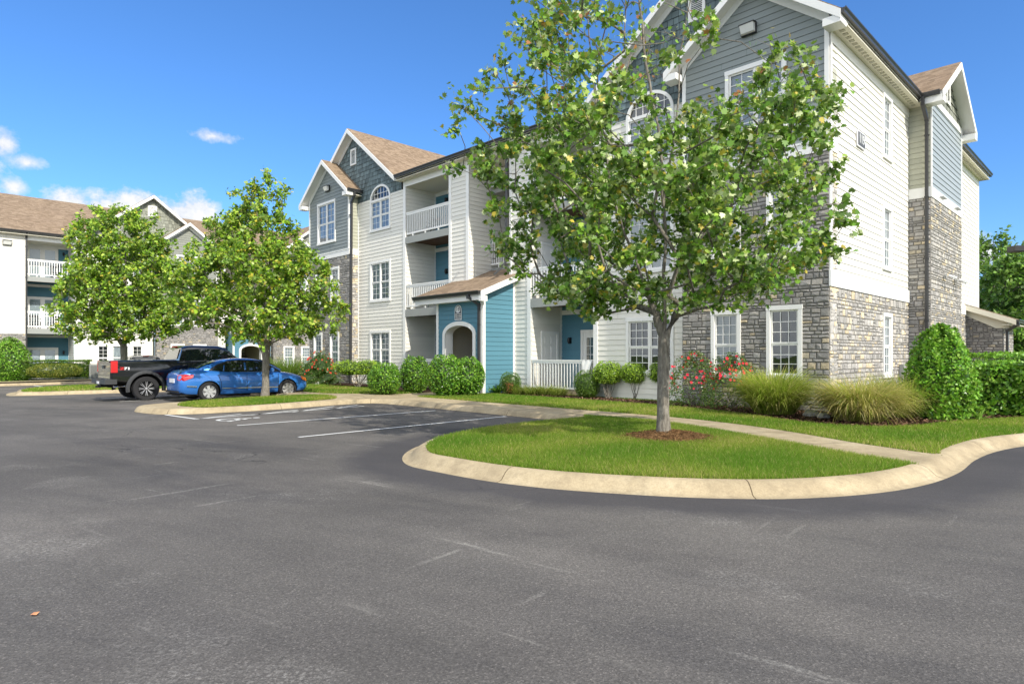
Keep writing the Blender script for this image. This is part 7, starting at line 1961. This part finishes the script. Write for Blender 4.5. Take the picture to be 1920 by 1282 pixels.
n0 = noise(nt, tc, 2.2, 6, .6); n1 = noise(nt, mapping(nt, cb.outputs[0], (1, 1.4, 1)), 26, 8, .62); n2 = noise(nt, cb.outputs[0], 75, 6, .65)
edge = math_(nt, 'ADD', math_(nt, 'MULTIPLY', math_(nt, 'SUBTRACT', n1, .5), 1.5), math_(nt, 'MULTIPLY', math_(nt, 'SUBTRACT', n2, .5), .7))
def pxd(px, py): a = math.atan((px - 960) / F); return a, math.atan((665 - py) / F * math.cos(a))
tot = None
for (px, py, rx, ry, k) in [(135, 402, 70, 52, 1.1), (200, 405, 60, 52, 1.1), (255, 398, 60, 46, 1.1), (318, 412, 50, 44, 1.1), (362, 408, 56, 48, 1.1), (60, 420, 60, 40, .7), (400, 256, 50, 15, .62), (8, 268, 34, 34, .75), (50, 304, 44, 20, .6), (25, 350, 36, 22, .62), (-60, 330, 70, 60, .9), (1842, 470, 38, 46, .8), (1893, 512, 42, 48, 1), (1935, 500, 36, 34, .9), (1960, 560, 90, 60, 1)]:
    a0, e0 = pxd(px, py); a1, _ = pxd(px + rx, py); _, e1 = pxd(px, py - ry)
    dx = math_(nt, 'DIVIDE', math_(nt, 'SUBTRACT', az, a0), abs(a1 - a0)); dy = math_(nt, 'DIVIDE', math_(nt, 'SUBTRACT', el, e0), abs(e1 - e0))
    d = math_(nt, 'SQRT', math_(nt, 'ADD', math_(nt, 'MULTIPLY', dx, dx), math_(nt, 'MULTIPLY', dy, dy)))
    f = math_(nt, 'MULTIPLY', math_(nt, 'SUBTRACT', 1.25, math_(nt, 'SUBTRACT', d, edge)), k)
    tot = f if tot is None else math_(nt, 'MAXIMUM', tot, f)
# loose unseen cloud added behind and beside the camera, for white fill and reflections
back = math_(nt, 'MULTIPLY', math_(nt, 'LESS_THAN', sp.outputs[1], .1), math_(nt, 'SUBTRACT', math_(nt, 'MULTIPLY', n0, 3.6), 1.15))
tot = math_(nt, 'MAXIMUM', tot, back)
mask = ramp(nt, tot, [(.22, (0, 0, 0)), (.75, (1, 1, 1))])
shade = ramp(nt, math_(nt, 'ADD', math_(nt, 'MULTIPLY', math_(nt, 'ADD', n2, n1), .5), math_(nt, 'MULTIPLY', tot, .25)), [(.50, (4.7, 5.2, 6.1)), (.85, (6.9, 6.95, 7.0))])
low = ramp(nt, el, [(0.0, (.68, .83, .98)), (.30, (.80, .90, .98)), (.75, (.95, .97, 1.0))])
skyc = mixc(nt, hs.outputs[0], low, 1.0, 'MULTIPLY')
bright = mixc(nt, (1, 1, 1), (1.9, 1.85, 1.75), math_(nt, 'LESS_THAN', sp.outputs[1], .1)); shade = mixc(nt, shade, bright, 1.0, 'MULTIPLY')  # added cloud behind the camera made brighter to lift the fill light
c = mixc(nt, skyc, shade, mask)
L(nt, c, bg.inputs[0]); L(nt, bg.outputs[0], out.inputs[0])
sun = bpy.data.lights.new('sun', 'SUN'); sun.energy = 5.0; sun.angle = R(.55); sun.color = (1, .94, .82)
so = bpy.data.objects.new('sun', sun); COL.objects.link(so)
S = Vector((math.sin(SUN_AZ) * math.cos(SUN_EL), math.cos(SUN_AZ) * math.cos(SUN_EL), math.sin(SUN_EL)))
so.rotation_euler = S.to_track_quat('Z', 'Y').to_euler(); so.location = S * 60
cam = bpy.data.cameras.new('camera'); cam.sensor_width = 36; cam.lens = 36 * F / 1920; cam.shift_y = 24 / 1920; cam.clip_end = 3000; cam.clip_start = .05
co = bpy.data.objects.new('camera', cam); COL.objects.link(co); co.location = (0, 0, 1.6); co.rotation_euler = (R(90), 0, 0); sc.camera = co
sc.view_settings.view_transform = 'Standard'; sc.view_settings.look = 'None'; sc.view_settings.exposure = 0; sc.view_settings.gamma = 1
sc.cycles.max_bounces = 8; sc.cycles.transparent_max_bounces = 12
# ------------------------------------------------------------------ groups of look-alikes
GROUPS = {'apartment_building': 'apartment buildings round the lot', 'maple_tree': 'maples on the parking lot islands', 'broadleaf_tree': 'trees beyond the building at right', 'laurel_shrub': 'laurels before the teal porch', 'clipped_box_bush': 'clipped round bushes by the railing', 'topped_shrub': 'topped shrubs on bare stems', 'rose_bush': 'rose bushes by the stone bays', 'hedge_shrub': 'hedge shrubs at right', 'conical_shrub': 'cone shaped shrubs', 'ornamental_grass': 'ornamental grass clumps', 'lilyturf_clump': 'low clumps under the railing', 'leafy_plant': 'small leafy plants', 'rock': 'rocks between the grass clumps', 'wall_floodlight': 'wall pack lights', 'security_light': 'security lights on the chimney face', 'building_number_sign': 'entrance number boards', 'pickup_truck': 'pickup trucks', 'air_conditioner': 'air conditioning units'}
for o in list(sc.objects):
    if o.parent is None and o.get('label') and not o.get('kind'):
        n = o.name.split('.')[0]
        if n in GROUPS: o['group'] = GROUPS[n]
        if len(str(o['label']).split()) > 16: print('LONG LABEL', o.name, o['label'])
